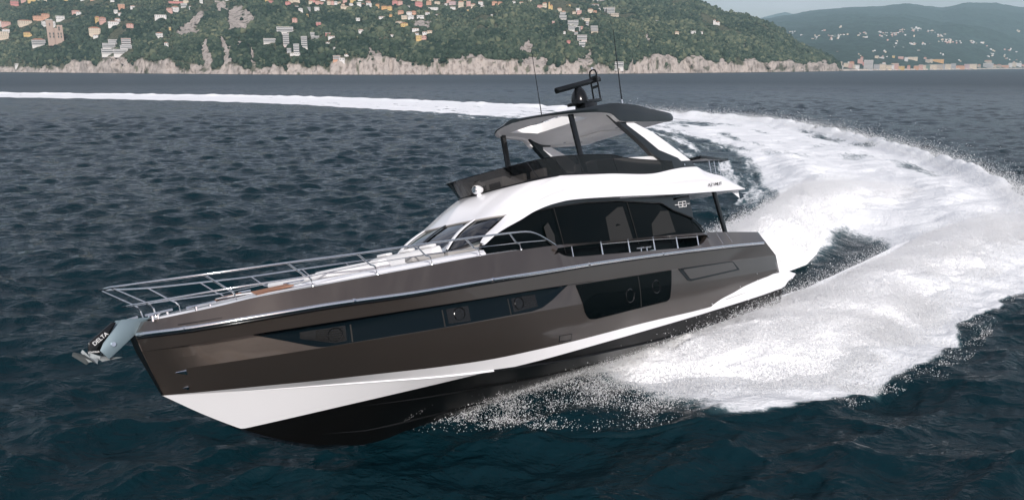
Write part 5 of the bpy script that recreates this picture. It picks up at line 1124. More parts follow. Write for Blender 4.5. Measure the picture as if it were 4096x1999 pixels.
# flat face closing the stem, coloured black; transom
st = [L_sh[-1], L_rub[-1], L_kn[-1], L_l3[-1]]
pr_ = np.array([L_rub[-1], mid[-1], L_kn[-1]] + [r[-1] for r in r2[1:]])
hull.loft([pr_, pr_ * (1, -1, 1)], 3)
hull.loft([np.array([L_sh[-1], L_rub[-1]]), np.array([L_sh[-1], L_rub[-1]]) * (1, -1, 1)], 3)
edge = np.array([L_sh[0], L_rub[0], L_kn[0], L_l3[0], L_ch[0], L_ke[0]])
hull.loft([edge, edge * (1, -1, 1)], 0)
o_hull = part('hull', hull, [bronze, gel, antif, stemblk], smooth=.10)

_rows = [L_ch] + [r for r in r2[::-1]] + [mid, L_rub, L_sh]
def hull_y(x, z):
    """half breadth of the topsides at x, z, read off the hull's own lines"""
    x = np.asarray(x, float); ys = np.stack([np.interp(x, r[:, 0], r[:, 1]) for r in _rows]); zs = np.stack([np.interp(x, r[:, 0], r[:, 2]) for r in _rows])
    return np.array([np.interp(z[i], zs[:, i], ys[:, i]) for i in range(len(x))])
def plate(x0, x1, ztop, zbot, off, n=40, rows=5, thick=.03):
    """a panel lying on the port topsides between two height curves"""
    x = np.linspace(x0, x1, n); a = np.asarray(ztop(x), float) * np.ones(n); b = np.asarray(zbot(x), float) * np.ones(n); rs = []
    for t in np.linspace(0, 1, rows):
        z = a + (b - a) * t; rs.append(np.stack([x, hull_y(x, z) + off, z], 1))
    mb = MB().loft(rs)
    ring = np.concatenate([rs[0], np.array([r[-1] for r in rs[1:-1]]).reshape(-1, 3), rs[-1][::-1], np.array([r[0] for r in rs[1:-1]][::-1]).reshape(-1, 3)])
    inn = ring - (0, thick, 0)
    mb.loft([ring, inn], closed=True)
    return mb
P2 = lambda *p: (lambda x: lerp(x, [q_[0] for q_ in p], [q_[1] for q_ in p]))
# long dark window strip forward
s_top = lambda x: zkn(x) - .012
s_bot = P2((10.12, 1.955), (10.74, 1.70), (11.11, 1.585), (11.45, 1.555), (12.13, 1.584), (13.87, 1.645), (15.85, 1.735), (16.3, 1.752), (16.45, 1.775), (16.6, 1.835), (17.5, 2.222))
strip = pair('hull_window_strip', plate(10.12, 17.5, s_top, s_bot, .012, 110), hglass)
for x in (12.11, 13.855, 15.83):
    pair('window_joint', plate(x - .014, x + .014, lambda q_: s_top(q_) - .012, lambda q_: s_bot(q_) + .012, .016, 3), shade, strip)
blackin = mat('port_recess', (.003, .003, .003), rough=.25)
for a, b, zt, zb, grid in ((13.21, 13.76, (2.01, 2.063), (1.655, 1.697), 0), (11.26, 12.02, (1.946, 1.981), (1.636, 1.63), 1), (15.93, 16.76, (2.09, 2.12), (1.79, 1.80), 1)):
    zt_ = lambda x, a=a, b=b, zt=zt: lerp(x, [a, b], zt)
    zb_ = (lambda x, a=a, b=b, zb=zb: lerp(x, [a, b], zb)) if a < 15 else P2((15.93, 1.79), (16.16, 1.79), (16.77, 2.0))
    ph = pair('opening_port', plate(a, b, zt_, zb_, .016, 12), blackin, strip)
    xc = a + .62 * (b - a) if a > 15 and False else (a + (.72 if a < 13 else .45 if a < 15 else .25) * (b - a)); zc = (zt_(xc) + zb_(xc)) / 2
    tt_ = np.linspace(0, 2 * np.pi, 25); rr = .13
    px_ = xc + rr * np.cos(tt_) * 1.05; pz_ = zc + rr * np.sin(tt_)
    ring = np.stack([px_, hull_y(px_, pz_) + .026, pz_], 1)
    pair('porthole_ring', MB().tube(ring, .009, 5, cap=False), blk, None, smooth=1.0)
    if grid:
        g = MB(); nb = 7
        for k in range(1, nb):
            x_ = np.linspace(a + .04, b - .04 if a < 13 else a + .55, 8); z_ = zt_(x_) + (zb_(x_) - zt_(x_)) * k / nb
            if a < 13: x_ = np.linspace(a + .04, a + .42, 8)
            g.tube(np.stack([x_, hull_y(x_, z_) + .020, z_], 1), .006, 4)
        pair('vent_grille', g, shade, None)
# large window amidships
bw_t = P2((5.9, 1.747), (9.87, 1.925)); bw_b = P2((5.9, 1.74), (6.13, 1.04), (6.17, .985), (6.3, .955), (9.3, 1.0), (9.5, 1.03), (9.62, 1.12), (9.70, 1.25), (9.88, 1.915))
bigw = pair('hull_window', plate(5.9, 9.87, bw_t, bw_b, .012, 70), bglass)
pair('window_joint', plate(7.45, 7.475, lambda x: bw_t(x) - .02, lambda x: bw_b(x) + .02, .016, 3), shade, bigw)
for xc, zc in ((7.92, 1.36), (6.75, 1.42)):
    t_ = np.linspace(0, 2 * np.pi, 29); px_ = xc + .17 * np.cos(t_); pz_ = zc + .17 * np.sin(t_)
    pair('porthole_ring', MB().tube(np.stack([px_, hull_y(px_, pz_) + .016, pz_], 1), .014, 6, cap=False), blk, bigw, smooth=1.0)
# recessed air intake aft, fender hatch, side gate seams
iv = pair('air_intake_recess', plate(2.22, 5.56, P2((2.22, 1.30), (2.51, 1.588), (5.56, 1.745)), P2((2.22, 1.28), (5.05, 1.325), (5.2, 1.36), (5.56, 1.73)), .010, 40), blk)
pair('air_intake_cover', plate(2.40, 5.30, P2((2.40, 1.36), (2.56, 1.565), (5.30, 1.69)), P2((2.40, 1.325), (4.95, 1.375), (5.08, 1.405), (5.30, 1.66)), .018, 40), bronze, iv)
fh = pair('fender_hatch', plate(10.13, 10.55, P2((10.13, .80), (10.55, .829)), P2((10.13, .64), (10.55, .677)), .006, 6), blk)
pair('hatch_lid', plate(10.15, 10.53, P2((10.13, .788), (10.55, .815)), P2((10.13, .668), (10.55, .700)), .010, 6), bronze, fh)
for xa, xb in ((3.0, 2.89), (2.43, 2.32)):
    pair('side_gate_seam', MB().tube([(xa, yr(xa) - .145, float(zsh(xa)) - .03), (xb, yr(xb) - .03, 2.15)], .008, 5), steel)
# rub rail
x_ = np.linspace(.36, 19.1, 90)
rub = np.stack([x_, yr(x_) + .015, zrub(x_)], 1)
orub = pair('rub_rail', MB().tube(rub, .045, 10), steel, smooth=1.2)
for xj in (1.2, 3.09, 6.25, 9.4, 12.6, 15.9, 18.6):
    q_ = np.array([xj, yr(xj) + .015, float(zrub(xj))]); pair('rail_joint', MB().tube([q_ - (.03, 0, 0), q_ + (.03, 0, 0)], .052, 10), steel, orub)
pair('rub_rail_base', MB().tube(rub - (0, .01, .055), .022, 8), blk, orub, smooth=1.2)
# spray rails on the bottom, chine
def botpt(x, fr): return np.stack([x, fr * ych(x), zke(x) * (1 - fr) + zch(x) * fr], 1)
for a, b, f0, f1 in ((3.0, 15.25, .70, .60), (3.0, 16.0, .34, .10)):
    x_ = np.linspace(a, b, 60); fr = f0 + (f1 - f0) * sstep(12, 18.5, x_)
    p0 = botpt(x_, fr); tp = np.clip((b - x_) / 2, 0.02, 1)[:, None]
    p1 = p0 + np.array((0, .028, -.016)) * tp; p2 = botpt(x_, fr + .018 * tp[:, 0] * np.minimum(1, 2 / np.maximum(ych(x_), .3)))
    m_ = MB(); wh = np.zeros(60, bool)
    for i in range(59):
        m_.loft([np.array([p0[i], p1[i], p2[i]]), np.array([p0[i + 1], p1[i + 1], p2[i + 1]])], 0 if wh[i] else 1)
    pair('spray_rail', m_, [gel, antif])
x_ = np.linspace(-.6, 18.4, 80); c0 = np.stack([x_, ych(x_), zch(x_)], 1); tp = np.clip((18.6 - x_) / 3, 0.02, 1)[:, None]
c1 = c0 + np.array((0, .045, .0)) * tp; c2 = np.stack([x_, ych(x_) + .035 * tp[:, 0], zch(x_) + .04 * tp[:, 0]], 1)
m_ = MB()
for i in range(79): m_.loft([np.array([c0[i], c1[i], c2[i]]), np.array([c0[i + 1], c1[i + 1], c2[i + 1]])], 0 if x_[i] > 12.3 else 1)
pair('chine_rail', m_, [gel, antif])
# swim platform with its white side wings
wg = MB()
wt = pch([-1.77, -.99, .637, 1.905, 2.81, 4.33], [.66, .825, .872, .81, .665, .45]); wb = pch([-1.77, -1.55, -.986, -.55, 1.5, 4.33], [.60, .535, .463, .335, .30, .305])
x_ = np.linspace(-1.77, 4.30, 50); up = wt(x_); lo = wb(x_); yo = np.where(x_ > -.6, hull_y(np.maximum(x_, -.6), (up + lo) / 2), lerp(x_, [-1.77, -.6], [2.30, 2.42])) + .035 * sstep(4.3, 3.3, x_) + .004
rows = [np.stack([x_, yo - .12, up], 1), np.stack([x_, yo - .01, up - .008], 1), np.stack([x_, yo, up * .8 + lo * .2], 1), np.stack([x_, yo, up * .4 + lo * .6], 1), np.stack([x_, yo - .012, lo + .004], 1), np.stack([x_, yo - .12, lo], 1)]
wg.loft(rows); wg.add([r[0] for r in rows], [(0, 1, 2, 3, 4, 5)])
pair('platform_wing', wg, gel, smooth=.7)
for xa, xb, z in ((1.75, 3.2, .515), (.55, 1.5, .46), (-.45, .25, .435)):
    t_ = MB(); x_ = np.linspace(xa, xb, 8); yy_ = hull_y(x_, x_ * 0 + z) + .042
    t_.tube(np.stack([x_, yy_, z - .02 * (x_ - xa) / (xb - xa) + .03], 1), .008, 4); pair('wing_groove', t_, greyu)
part('swim_platform', MB().prism([(-1.72, -2.2, .60), (-.55, -2.34, .62), (-.55, 2.34, .62), (-1.72, 2.2, .60)], (0, 0, .06)), teak)

# ---- decks
deck = MB(); xs_ = np.linspace(.25, 18.9, 80); rows = []
zdk = np.where(xs_ > 11.2, zsh(xs_) - .012, lerp(xs_, [0, 3.2, 3.5, 10.3, 11.2], [1.65, 1.7, 2.18, 2.45, 2.93]))
for f in (-1, -.9, 0, .9, 1):
    rows.append(np.stack([xs_, (ysh(xs_) - .004) * f, zdk + (.04 * (abs(f) < 1))], 1))
part('deck', deck.loft(rows), gel, smooth=.8)
bw = MB(); x_ = np.linspace(.25, 11.3, 60)
bw.loft([np.stack([x_, ysh(x_), zsh(x_)], 1), np.stack([x_, ysh(x_) - .16, zsh(x_) - .005], 1), np.stack([x_, ysh(x_) - .16, np.where((x_ > 3.5) & (x_ < 10.4), zcap(x_) - .002, zsh(x_) - .5)], 1)])
pair('bulwark_cap', bw, bronze)
bi = MB(); x_ = np.linspace(3.54, 10.4, 50); lowz = zlow(x_)
bi.loft([np.stack([x_, yr(x_) - .1, lowz], 1), np.stack([x_, yr(x_) - .24, lowz], 1), np.stack([x_, yr(x_) - .24, lowz * 0 + 2.1], 1)])
pair('bulwark_sill', bi, bronze)
stz = ((9.703, 2.604, 2.852), (8.57, 2.515, 2.815), (7.445, 2.439, 2.757), (6.308, 2.37, 2.70), (5.182, 2.303, 2.622), (4.078, 2.256, 2.572))
for x, a, b in stz:
    pair('bulwark_stanchion', MB().tube([(x, float(yr(x)) - .16, a - .03), (x, float(yr(x)) - .16, a + .05), (x, float(yr(x)) - .16, b + .03)], [.03, .021, .016], 8), steel)
x_ = np.linspace(4.078, 8.57, 16); pair('bulwark_wire', MB().tube(np.stack([x_, yr(x_) - .14, zcap(x_) - .035], 1), .009, 6), steel)
cl = MB(); cl.tube([(6.27, 2.285, 2.475), (6.93, 2.285, 2.50)], .022, 8)
for x in (6.47, 6.73): cl.tube([(x, 2.285, 2.36), (x, 2.285, 2.48)], .022, 8)
cl.box(6.22, 6.98, 2.23, 2.34, 2.37, 2.385)
pair('mooring_cleat', cl, steel)
for xo, yo_, ln in ((18.22, 1.0, .27), (18.88, .55, .1)):
    cl = MB(); zc = float(zsh(xo)) + .07
    cl.tube([(xo - ln, yo_, zc + .03), (xo + ln, yo_, zc)], .022, 8)
    for d in (-.6, .35): cl.tube([(xo + d * ln, yo_, zc - .1), (xo + d * ln, yo_, zc)], .03, 8)
    pair('bow_cleat', cl, steel)
# raised foredeck with teak insert, sun pad, sofa
tk = MB(); x_ = np.linspace(12.2, 17.85, 40)
zt = lerp(x_, [12.2, 14, 15, 16, 17, 17.6, 17.85], [3.12, 3.07, 3.05, 3.035, 2.97, 2.91, 2.84]); hw = lerp(x_, [12.2, 14, 15, 16, 17, 17.6, 17.85], [1.98, 1.86, 1.72, 1.46, 1.06, .68, .4]); zb = zsh(x_) - .03
tk.loft([np.stack([x_, -(hw + .16), zb], 1), np.stack([x_, -(hw + .06), zt - .03], 1), np.stack([x_, -hw * .9, zt], 1), np.stack([x_, hw * 0, zt + .015], 1), np.stack([x_, hw * .9, zt], 1), np.stack([x_, hw + .06, zt - .03], 1), np.stack([x_, hw + .16, zb], 1)])
part('foredeck_trunk', tk, gel, smooth=.9)
pair('teak_panel', MB().prism([(17.15, 1.02, 2.93), (16.55, 1.34, 2.99), (16.5, .95, 3.035), (17.1, .7, 3.0)], (0, 0, .018)), teak)
part('anchor_hatch', MB().box(16.75, 17.3, -.45, .45, 2.985, 3.01), gel, bevel=.01)
hh = MB(); hh.tube([(16.55, .95, 3.06), (16.2, 1.15, 3.07)], .02, 6); pair('deck_handrail', hh, steel)
pad = part('sun_pad', MB().box(14.55, 15.75, -1.25, 1.25, 3.05, 3.165), cush, bevel=.05, segs=3)
part('backrest', MB().prism([(14.18, -1.3, 3.06), (14.56, -1.3, 3.06), (14.50, -1.3, 3.24), (14.30, -1.3, 3.26)], (0, 2.6, 0)), cush, pad, bevel=.04, segs=3)
sofa = part('foredeck_sofa', MB().prism([(12.6, -1.35, 3.08), (13.0, -1.35, 3.08), (12.93, -1.35, 3.32), (12.70, -1.35, 3.38)], (0, 2.55, 0)), cush, bevel=.05, segs=3)
part('seat', MB().box(12.98, 13.62, -1.35, 1.35, 3.08, 3.19), cush, sofa, bevel=.04, segs=3)
for y in (-.9, 0, .8): part('headrest', MB().box(12.66, 12.84, y - .22, y + .22, 3.36, 3.43), cush, sofa, bevel=.03, segs=3)
part('side_pad', MB().box(13.0, 13.9, 1.36, 1.66, 3.08, 3.2), greyu, sofa, bevel=.04, segs=3)

# ---- bow rail
TR = [(19.437, .284, 3.48), (18.231, 1.337, 3.434), (16.928, 1.902, 3.413), (15.646, 2.20, 3.391), (14.244, 2.27, 3.395), (12.95, 2.333, 3.391), (11.656, 2.382, 3.37), (11.25, 2.384, 3.36), (11.0, 2.385, 3.335), (10.75, 2.386, 3.25), (10.2, 2.389, 2.94)]
TRx = [t[0] for t in TR]; tr_y = pch(TRx, [t[1] for t in TR]); tr_z = pch(TRx, [t[2] for t in TR])
x_ = np.linspace(10.2, 19.437, 60); P = np.stack([x_, tr_y(x_), tr_z(x_)], 1)
rail = MB().tube(np.concatenate([P, P[::-1] * (1, -1, 1)]), .021, 8)
orail = part('bow_rail', rail, steel, smooth=1.2)
md = [(19.104, .3, 3.121), (17.882, 1.36, 3.126), (16.481, 1.935, 3.11)]
x_ = np.linspace(16.481, 19.104, 24); P = np.stack([x_, pch([m[0] for m in md], [m[1] for m in md])(x_), pch([m[0] for m in md], [m[2] for m in md])(x_)], 1)
part('mid_rail', MB().tube(np.concatenate([P, P[::-1] * (1, -1, 1)]), .016, 8), steel, orail, smooth=1.2)
wr = MB().tube([(16.48, 1.94, 3.11), (15.33, 2.15, 3.17), (13.98, 2.27, 3.18), (12.65, 2.34, 3.16), (11.33, 2.375, 3.127), (10.5, 2.387, 3.087)], .008, 5)
pair('guard_wire', wr, steel, (orail, orail))
for t_, b_ in (((19.437, .284, 3.48), (18.772, .325, 2.84)), ((18.231, 1.337, 3.434), (17.688, 1.281, 2.85)), ((16.928, 1.902, 3.413), (16.463, 1.874, 2.895)), ((15.61, 2.20, 3.395), (15.2, 2.16, 2.93)), ((14.244, 2.27, 3.395), (13.887, 2.26, 2.945)), ((12.95, 2.333, 3.391), (12.589, 2.325, 2.95)), ((11.656, 2.382, 3.37), (11.351, 2.363, 2.94))):
    t_, b_ = np.array(t_), np.array(b_); k1 = b_ + (0.02, 0, .16); k2 = b_ + (t_ - b_) * .42 + (0.0, 0, .015); k2[0] = k1[0] + .11
    pair('rail_stanchion', MB().tube([b_, b_ + (0, 0, .03), b_ + (0, 0, .031), k1, (k1 + k2) / 2 + (-.012, 0, .01), k2, t_], [.034, .03, .018, .018, .018, .018, .018], 8), steel, (orail, orail), smooth=1.2)

# ---- anchor and bow roller
ar = MB()
for y in (.13, -.15): ar.prism([(19.30, y, 2.90), (18.83, y, 2.86), (18.90, y, 2.74), (19.60, y, 2.26), (19.72, y, 2.43), (19.65, y, 2.55)], (0, .02, 0))
roller = part('bow_roller', ar, plateg, bevel=.004)
part('roller_pin', MB().tube([(19.5, -.19, 2.5), (19.5, .19, 2.5)], .04, 12), steel, roller)
part('roller_floor', MB().prism([(19.25, -.13, 2.76), (18.88, -.13, 2.76), (19.55, -.13, 2.28), (19.62, -.13, 2.36)], (0, .26, 0)), plateg, roller)
anc = part('anchor', MB().prism([(19.35, -.03, 2.87), (19.42, -.03, 2.88), (19.84, -.03, 2.60), (19.87, -.03, 2.44), (19.70, -.03, 2.36), (19.60, -.03, 2.52)], (0, .06, 0)), blk, bevel=.006)
fl = MB()
fl.add([(20.1, .0, 2.49), (20.03, .36, 2.42), (19.84, .30, 2.22), (19.74, .05, 2.32), (19.9, 0, 2.36)], [(0, 1, 2, 4), (4, 2, 3)]); fl.add([(20.1, .0, 2.49), (20.03, -.36, 2.42), (19.84, -.30, 2.22), (19.74, -.05, 2.32), (19.9, 0, 2.36)], [(4, 2, 1, 0), (3, 2, 4)])
fl.prism([(19.96, .02, 2.50), (19.80, .02, 2.26), (19.9, .02, 2.27), (19.99, .02, 2.46)], (0, .03, 0)); fl.prism([(19.85, -.06, 2.42), (19.70, -.06, 2.33), (19.74, -.06, 2.26), (19.88, -.06, 2.27)], (0, .12, 0))
fl.add([(19.76, .05, 2.31), (19.70, .10, 2.24), (19.34, .04, 2.24), (19.68, -.05, 2.33)], [(0, 1, 2), (0, 2, 3)])
part('fluke', fl, galv, anc)
def letters(name, text, size, loc, xdir, ydir, m, parent, ext=.002):
    c = bpy.data.curves.new(name, 'FONT'); c.body = text; c.size = size; c.extrude = ext; c.align_x = 'CENTER'; c.align_y = 'CENTER'
    o = bpy.data.objects.new(name, c); COL.objects.link(o); dg = bpy.context.evaluated_depsgraph_get()
    me = bpy.data.meshes.new_from_object(o.evaluated_get(dg)); bpy.data.objects.remove(o); me.name = name
    X = Vector(xdir).normalized(); Y = (Vector(ydir) - X * X.dot(Vector(ydir))).normalized(); Z = X.cross(Y)
    Mx = Matrix((X, Y, Z)).transposed().to_4x4(); Mx.translation = loc; me.transform(Mx)
    me.materials.clear(); me.materials.append(m)
    return link(name, me, parent)
whitep = mat('white_lettering', (.8, .8, .8), rough=.5)
letters('anchor_lettering', 'DELTA', .10, (19.65, .034, 2.63), (-.42, 0, .26), (.26, 0, .42), whitep, anc)
letters('maker_lettering', 'LEWMAR', .045, (19.79, .034, 2.425), (-1, 0, -.12), (-.12, 0, 1), whitep, anc)
for x, y, z, s in ((18.80, None, 1.80, .075), (18.72, None, 1.49, .05)):
    y = float(hull_y(np.array([x - .25]), np.array([z]))[0]) + .01; x -= .25
    pair('hull_fitting', MB().add([(x + s * 1.3, y - .09, z), (x - s, y + .03, z + s), (x - s, y + .03, z - s), (x - s * .6, y + .075, z)], [(0, 1, 3), (0, 3, 2), (1, 2, 3)]), steel)
x_ = np.linspace(18.05, 18.65, 12); pair('nav_light_slot', MB().tube(np.stack([x_, yr(x_) - .06 + .0 * x_, zrub(x_) + .085], 1), .012, 5), blk)
# ---- saloon: dark side glass, header panel, aft fin
ysg = lambda x: lerp(x, [-.5, 9, 11, 12.5, 13.5], [1.95, 1.95, 1.85, 1.65, 1.4])
LBx = [.58, .906, 4.245, 5.956, 7.553, 8.966, 9.59, 10.276, 10.733, 11.475, 11.93]
zlb = pch(LBx, [3.735, 3.742, 3.812, 3.89, 3.961, 3.999, 3.954, 3.825, 3.672, 3.44, 3.205])
ylb = pch(LBx, [2.27, 2.30, 2.29, 2.227, 2.167, 2.078, 2.031, 1.975, 1.93, 1.86, 1.80])
sg = MB(); x_ = np.linspace(2.62, 11.93, 90)
ztop = np.where(x_ > 5.0, zlb(x_) - .004, lerp(x_, [2.62, 2.88, 3.09, 3.43, 4.42, 4.88, 5.0], [2.2, 2.59, 2.833, 3.075, 3.401, 3.60, 3.66]))
ztop = np.minimum(ztop, zlb(x_) - .004)
rs = []
for t in np.linspace(0, 1, 6):
    z = np.minimum(2.1, ztop - .001) * (1 - t) + ztop * t; rs.append(np.stack([x_, ysg(x_) - .05 * t * t, z], 1))
sglass = pair('saloon_window', sg.loft(rs), bglass)
hd = MB(); x_ = np.linspace(4.3, 10.1, 50); hb = lerp(x_, [4.3, 5.0, 7.03, 8.34, 9.49, 10.1], [3.50, 3.65, 3.855, 3.905, 3.88, 3.83]); ht = zlb(x_) - .003
hd.loft([np.stack([x_, ysg(x_) + .01, np.minimum(hb, ht - .002)], 1), np.stack([x_, ysg(x_) + .015, ht], 1), np.stack([x_, ysg(x_) - .1, ht], 1)])
pair('window_header', hd, darkp)
x_ = np.linspace(4.9, 10.0, 40); hb = lerp(x_, [4.9, 5.0, 7.03, 8.34, 9.49, 10.0], [3.63, 3.65, 3.855, 3.905, 3.88, 3.84])
pair('window_frame', MB().tube(np.stack([x_, ysg(x_) + .012, hb], 1), .018, 6), blk, sglass)
x_ = np.linspace(2.75, 4.9, 30); pair('window_frame', MB().tube(np.stack([x_, ysg(x_) + .0, lerp(x_, [2.75, 2.88, 3.09, 3.43, 4.42, 4.9], [2.4, 2.59, 2.833, 3.075, 3.401, 3.63])], 1), .02, 6), blk, sglass)
for xt, zt_, xb, zb_ in ((9.527, 3.855, 9.394, 2.7), (6.514, 3.80, 6.329, 2.6)):
    pair('window_joint', MB().tube([(xt, 1.925, zt_), ((xt + xb) / 2, 1.95, (zt_ + zb_) / 2), (xb, 1.953, zb_)], .009, 5), shade, sglass)
for pts in ([(7.55, 2.75), (7.55, 3.45), (6.95, 3.68), (6.72, 3.68), (6.55, 2.75)], [(9.95, 3.05), (10.0, 3.42), (9.82, 3.52), (9.68, 3.2), (9.7, 2.85)], [(5.6, 2.75), (5.55, 3.1), (5.0, 3.42), (4.6, 3.4), (4.45, 2.75)]):
    pair('cabin_shade', MB().prism([(a, 1.951 - .05 * ((b - 2.1) / 1.8) ** 2, b) for a, b in pts], (0, .003, 0)), shade, sglass)
fin = pair('aft_fin', MB().prism([(4.86, 1.90, 3.60), (3.43, 1.90, 3.775), (3.434, 1.93, 3.085), (4.42, 1.92, 3.41)], (0, .06, 0)), darkp)
bd = MB()
def bar(mb, a, b, y, w=.016, d=.006):
    a = np.array((a[0], y, a[1])); b = np.array((b[0], y, b[1])); t = b - a; t /= np.linalg.norm(t); n_ = np.array((-t[2], 0, t[0])) * w / 2
    mb.prism([a - n_, a + n_, b + n_, b - n_], (0, d, 0))
yb = 1.993
bar(bd, (4.32, 3.535), (4.14, 3.532), yb); bar(bd, (3.72, 3.527), (3.53, 3.524), yb)
for x0 in (4.12, 3.90):   # 6 and 8: squared digits
    x1 = x0 - .18
    bar(bd, (x0, 3.61), (x1, 3.605), yb); bar(bd, (x0, 3.455), (x1, 3.45), yb); bar(bd, (x0, 3.53), (x1, 3.527), yb); bar(bd, (x0, 3.615), (x0, 3.45), yb); bar(bd, (x1, 3.53), (x1, 3.445), yb)
    if x0 < 4: bar(bd, (x1, 3.61), (x1, 3.53), yb)
part('number_badge', bd, whitep, fin[0])

# ---- white flybridge side, coaming and tail
Ux = [.58, .996, 1.612, 2.2, 2.6, 3.025, 3.6, 4.105, 5.242, 7.046, 8.731, 9.3, 9.9, 10.4, 10.83, 11.25, 11.72, 11.9]
zu = pch(Ux, [3.775, 4.002, 4.245, 4.35, 4.45, 4.60, 4.607, 4.585, 4.508, 4.612, 4.684, 4.56, 4.36, 4.12, 3.862, 3.64, 3.41, 3.28])
yu = pch(Ux, [2.13, 2.13, 2.124, 2.12, 2.115, 2.11, 2.10, 2.09, 2.02, 1.91, 1.73, 1.80, 1.78, 1.68, 1.57, 1.58, 1.60, 1.64])
qb = np.linspace(0, 1, 110)
xu = .58 + qb * (11.9 - .58); xl = .58 + qb * (11.93 - .58)
U = np.stack([xu, yu(xu), zu(xu)], 1); Lw = np.stack([xl, ylb(xl), zlb(xl)], 1)
rows = [U]
for t in (.18, .36, .50, .56, .62, .78, .90, .97):
    P = U * (1 - t) + Lw * t; w_ = sstep(.0, .25, qb) * sstep(1.0, .8, qb)
    P[:, 1] += .07 * np.sin(np.pi * t) * (1 - .5 * sstep(.6, 1, qb)) - .045 * sstep(.50, .62, t) * w_ * sstep(1.05, .7, t)
    rows.append(P)
rows.append(Lw)
inner = Lw.copy(); inner[:, 1] = ysg(inner[:, 0]) - .02; inner[:, 2] += .012
rows.append(inner)
inn2 = U.copy(); inn2[:, 1] -= .10; inn3 = inn2.copy(); inn3[:, 2] -= .3
m_ = MB().loft(rows); a_ = qb < .70
m_.loft([inn3[a_], inn2[a_], U[a_]])
fly = pair('flybridge_side', m_, gel, smooth=.5)
# flybridge floor and its underside aft of the saloon
part('flybridge_deck', MB().prism([(.57, -2.26, 3.728), (.57, 2.26, 3.728), (3.5, 2.22, 3.795), (9.0, 1.8, 3.98), (9.0, -1.8, 3.98), (3.5, -2.22, 3.795)], (0, -0.0, .045)).prism([(.75, -2.0, 3.74), (.75, 2.0, 3.74), (3.5, 2.1, 3.80), (9.0, 1.7, 3.98), (9.0, -1.7, 3.98), (3.5, -2.1, 3.80)], (0, 0, .25)), gel)
part('saloon_aft_wall', MB().box(3.40, 3.46, -1.92, 1.92, 1.72, 3.78), bglass)
yz = 2.325; strokes = {'A': [((0, 0), (.5, 1)), ((.5, 1), (1, 0))], 'Z': [((0, 1), (1, 1)), ((1, 1), (0, 0)), ((0, 0), (1, 0))], 'I': [((.5, 0), (.5, 1))], 'M': [((0, 0), (0, 1)), ((0, 1), (.5, .35)), ((.5, .35), (1, 1)), ((1, 1), (1, 0))], 'U': [((0, 1), (0, 0)), ((0, 0), (1, 0)), ((1, 0), (1, 1))], 'T': [((0, 1), (1, 1)), ((.5, 1), (.5, 0))]}
for i, ch in enumerate('AZIMUT'):
    x0 = 2.84 - i * .14; az = MB()
    for a, b in strokes[ch]:
        f = lambda p: (x0 - p[0] * .10, 3.945 + .012 * i / 5 + p[1] * .085)
        bar(az, f(a), f(b), yz - .012, .009, .016)
    part('letter', az, blk, fly[0])


# ---- roof between the wind deflector and the windscreen
Gk = np.array([(10.25, 0, 4.56), (10.18, .5, 4.57), (9.98, .95, 4.59), (9.55, 1.42, 4.63), (8.73, 1.73, 4.684)])
Wk = np.array([(11.44, 0, 3.875), (11.42, .5, 3.873), (11.33, 1.0, 3.868), (11.12, 1.4, 3.862), (10.83, 1.57, 3.858)])
Bk = np.array([(12.62, 0, 3.22), (12.58, .45, 3.22), (12.42, .95, 3.245), (12.15, 1.3, 3.30), (11.74, 1.60, 3.40)])
def along(K, n=25):
    s_ = np.concatenate([[0], np.cumsum(np.linalg.norm(np.diff(K, axis=0), axis=1))]); t = np.linspace(0, s_[-1], n)
    return np.stack([pch(s_, K[:, i])(t) for i in range(3)], 1)
G, Wt, Bs = along(Gk), along(Wk), along(Bk); k_ = np.linspace(0, 1, 25)[:, None]
Cc = (1 - k_) * np.array((10.98, 0, 4.335)) + k_ * np.array((9.85, 1.95, 4.40)); Cc[:, 1] = G[:, 1] * .5 + Wt[:, 1] * .5 + .10 * k_[:, 0] ** 2
rows = []
for t in np.linspace(0, 1, 16):
    P = (1 - t) ** 2 * G + 2 * t * (1 - t) * Cc + t * t * Wt
    P[:, 2] += .022 * (sstep(.42, .36, k_[:, 0]) + sstep(.74, .68, k_[:, 0])) * np.sin(np.pi * min(1, t * 1.15)) if t < .87 else 0
    rows.append(P)
rm = MB()
full = lambda P: np.concatenate([P[::-1] * (1, -1, 1), P[1:]])
rm.loft([full(r) for r in rows])
roof = part('coachroof', rm, gel, smooth=.5)
lip = MB().tube(full(Wt + (.01, 0, -.02)), .022, 6); part('drip_edge', lip, greyu, roof)
# windscreen
ws = MB(); mids = [Wt * (1 - t) + Bs * t + np.array((.06, 0, .05)) * math.sin(math.pi * t) for t in np.linspace(0, 1, 7)]
wsc = part('windscreen', MB().loft([full(r - (0, 0, .03)) for r in mids]), wglass, smooth=.9)
for k in (0, 13, -13):
    i = abs(k); P = np.array([m[i] for m in mids]) * (1, 1 if k >= 0 else -1, 1) + (.012, 0, .0)
    part('mullion', MB().loft([P + (0, -.045, -.015), P + (.01, -.04, .01), P + (.01, .04, .01), P + (0, .045, -.015)]), blk if k == 0 else gel, wsc)
part('dashboard', MB().prism([(11.3, -1.35, 3.36), (12.35, -1.0, 3.2), (12.35, 1.0, 3.2), (11.3, 1.35, 3.36)], (0, 0, -.25)), greyu)
part('saloon_ceiling', MB().box(9.2, 11.0, -1.4, 1.4, 3.74, 3.80), beige)
part('helm_seat', MB().box(10.2, 10.7, .15, 1.15, 2.9, 3.62), greyu, bevel=.08)
part('cabin_panel', MB().box(9.0, 9.1, -1.7, 1.7, 2.2, 3.9), shade)
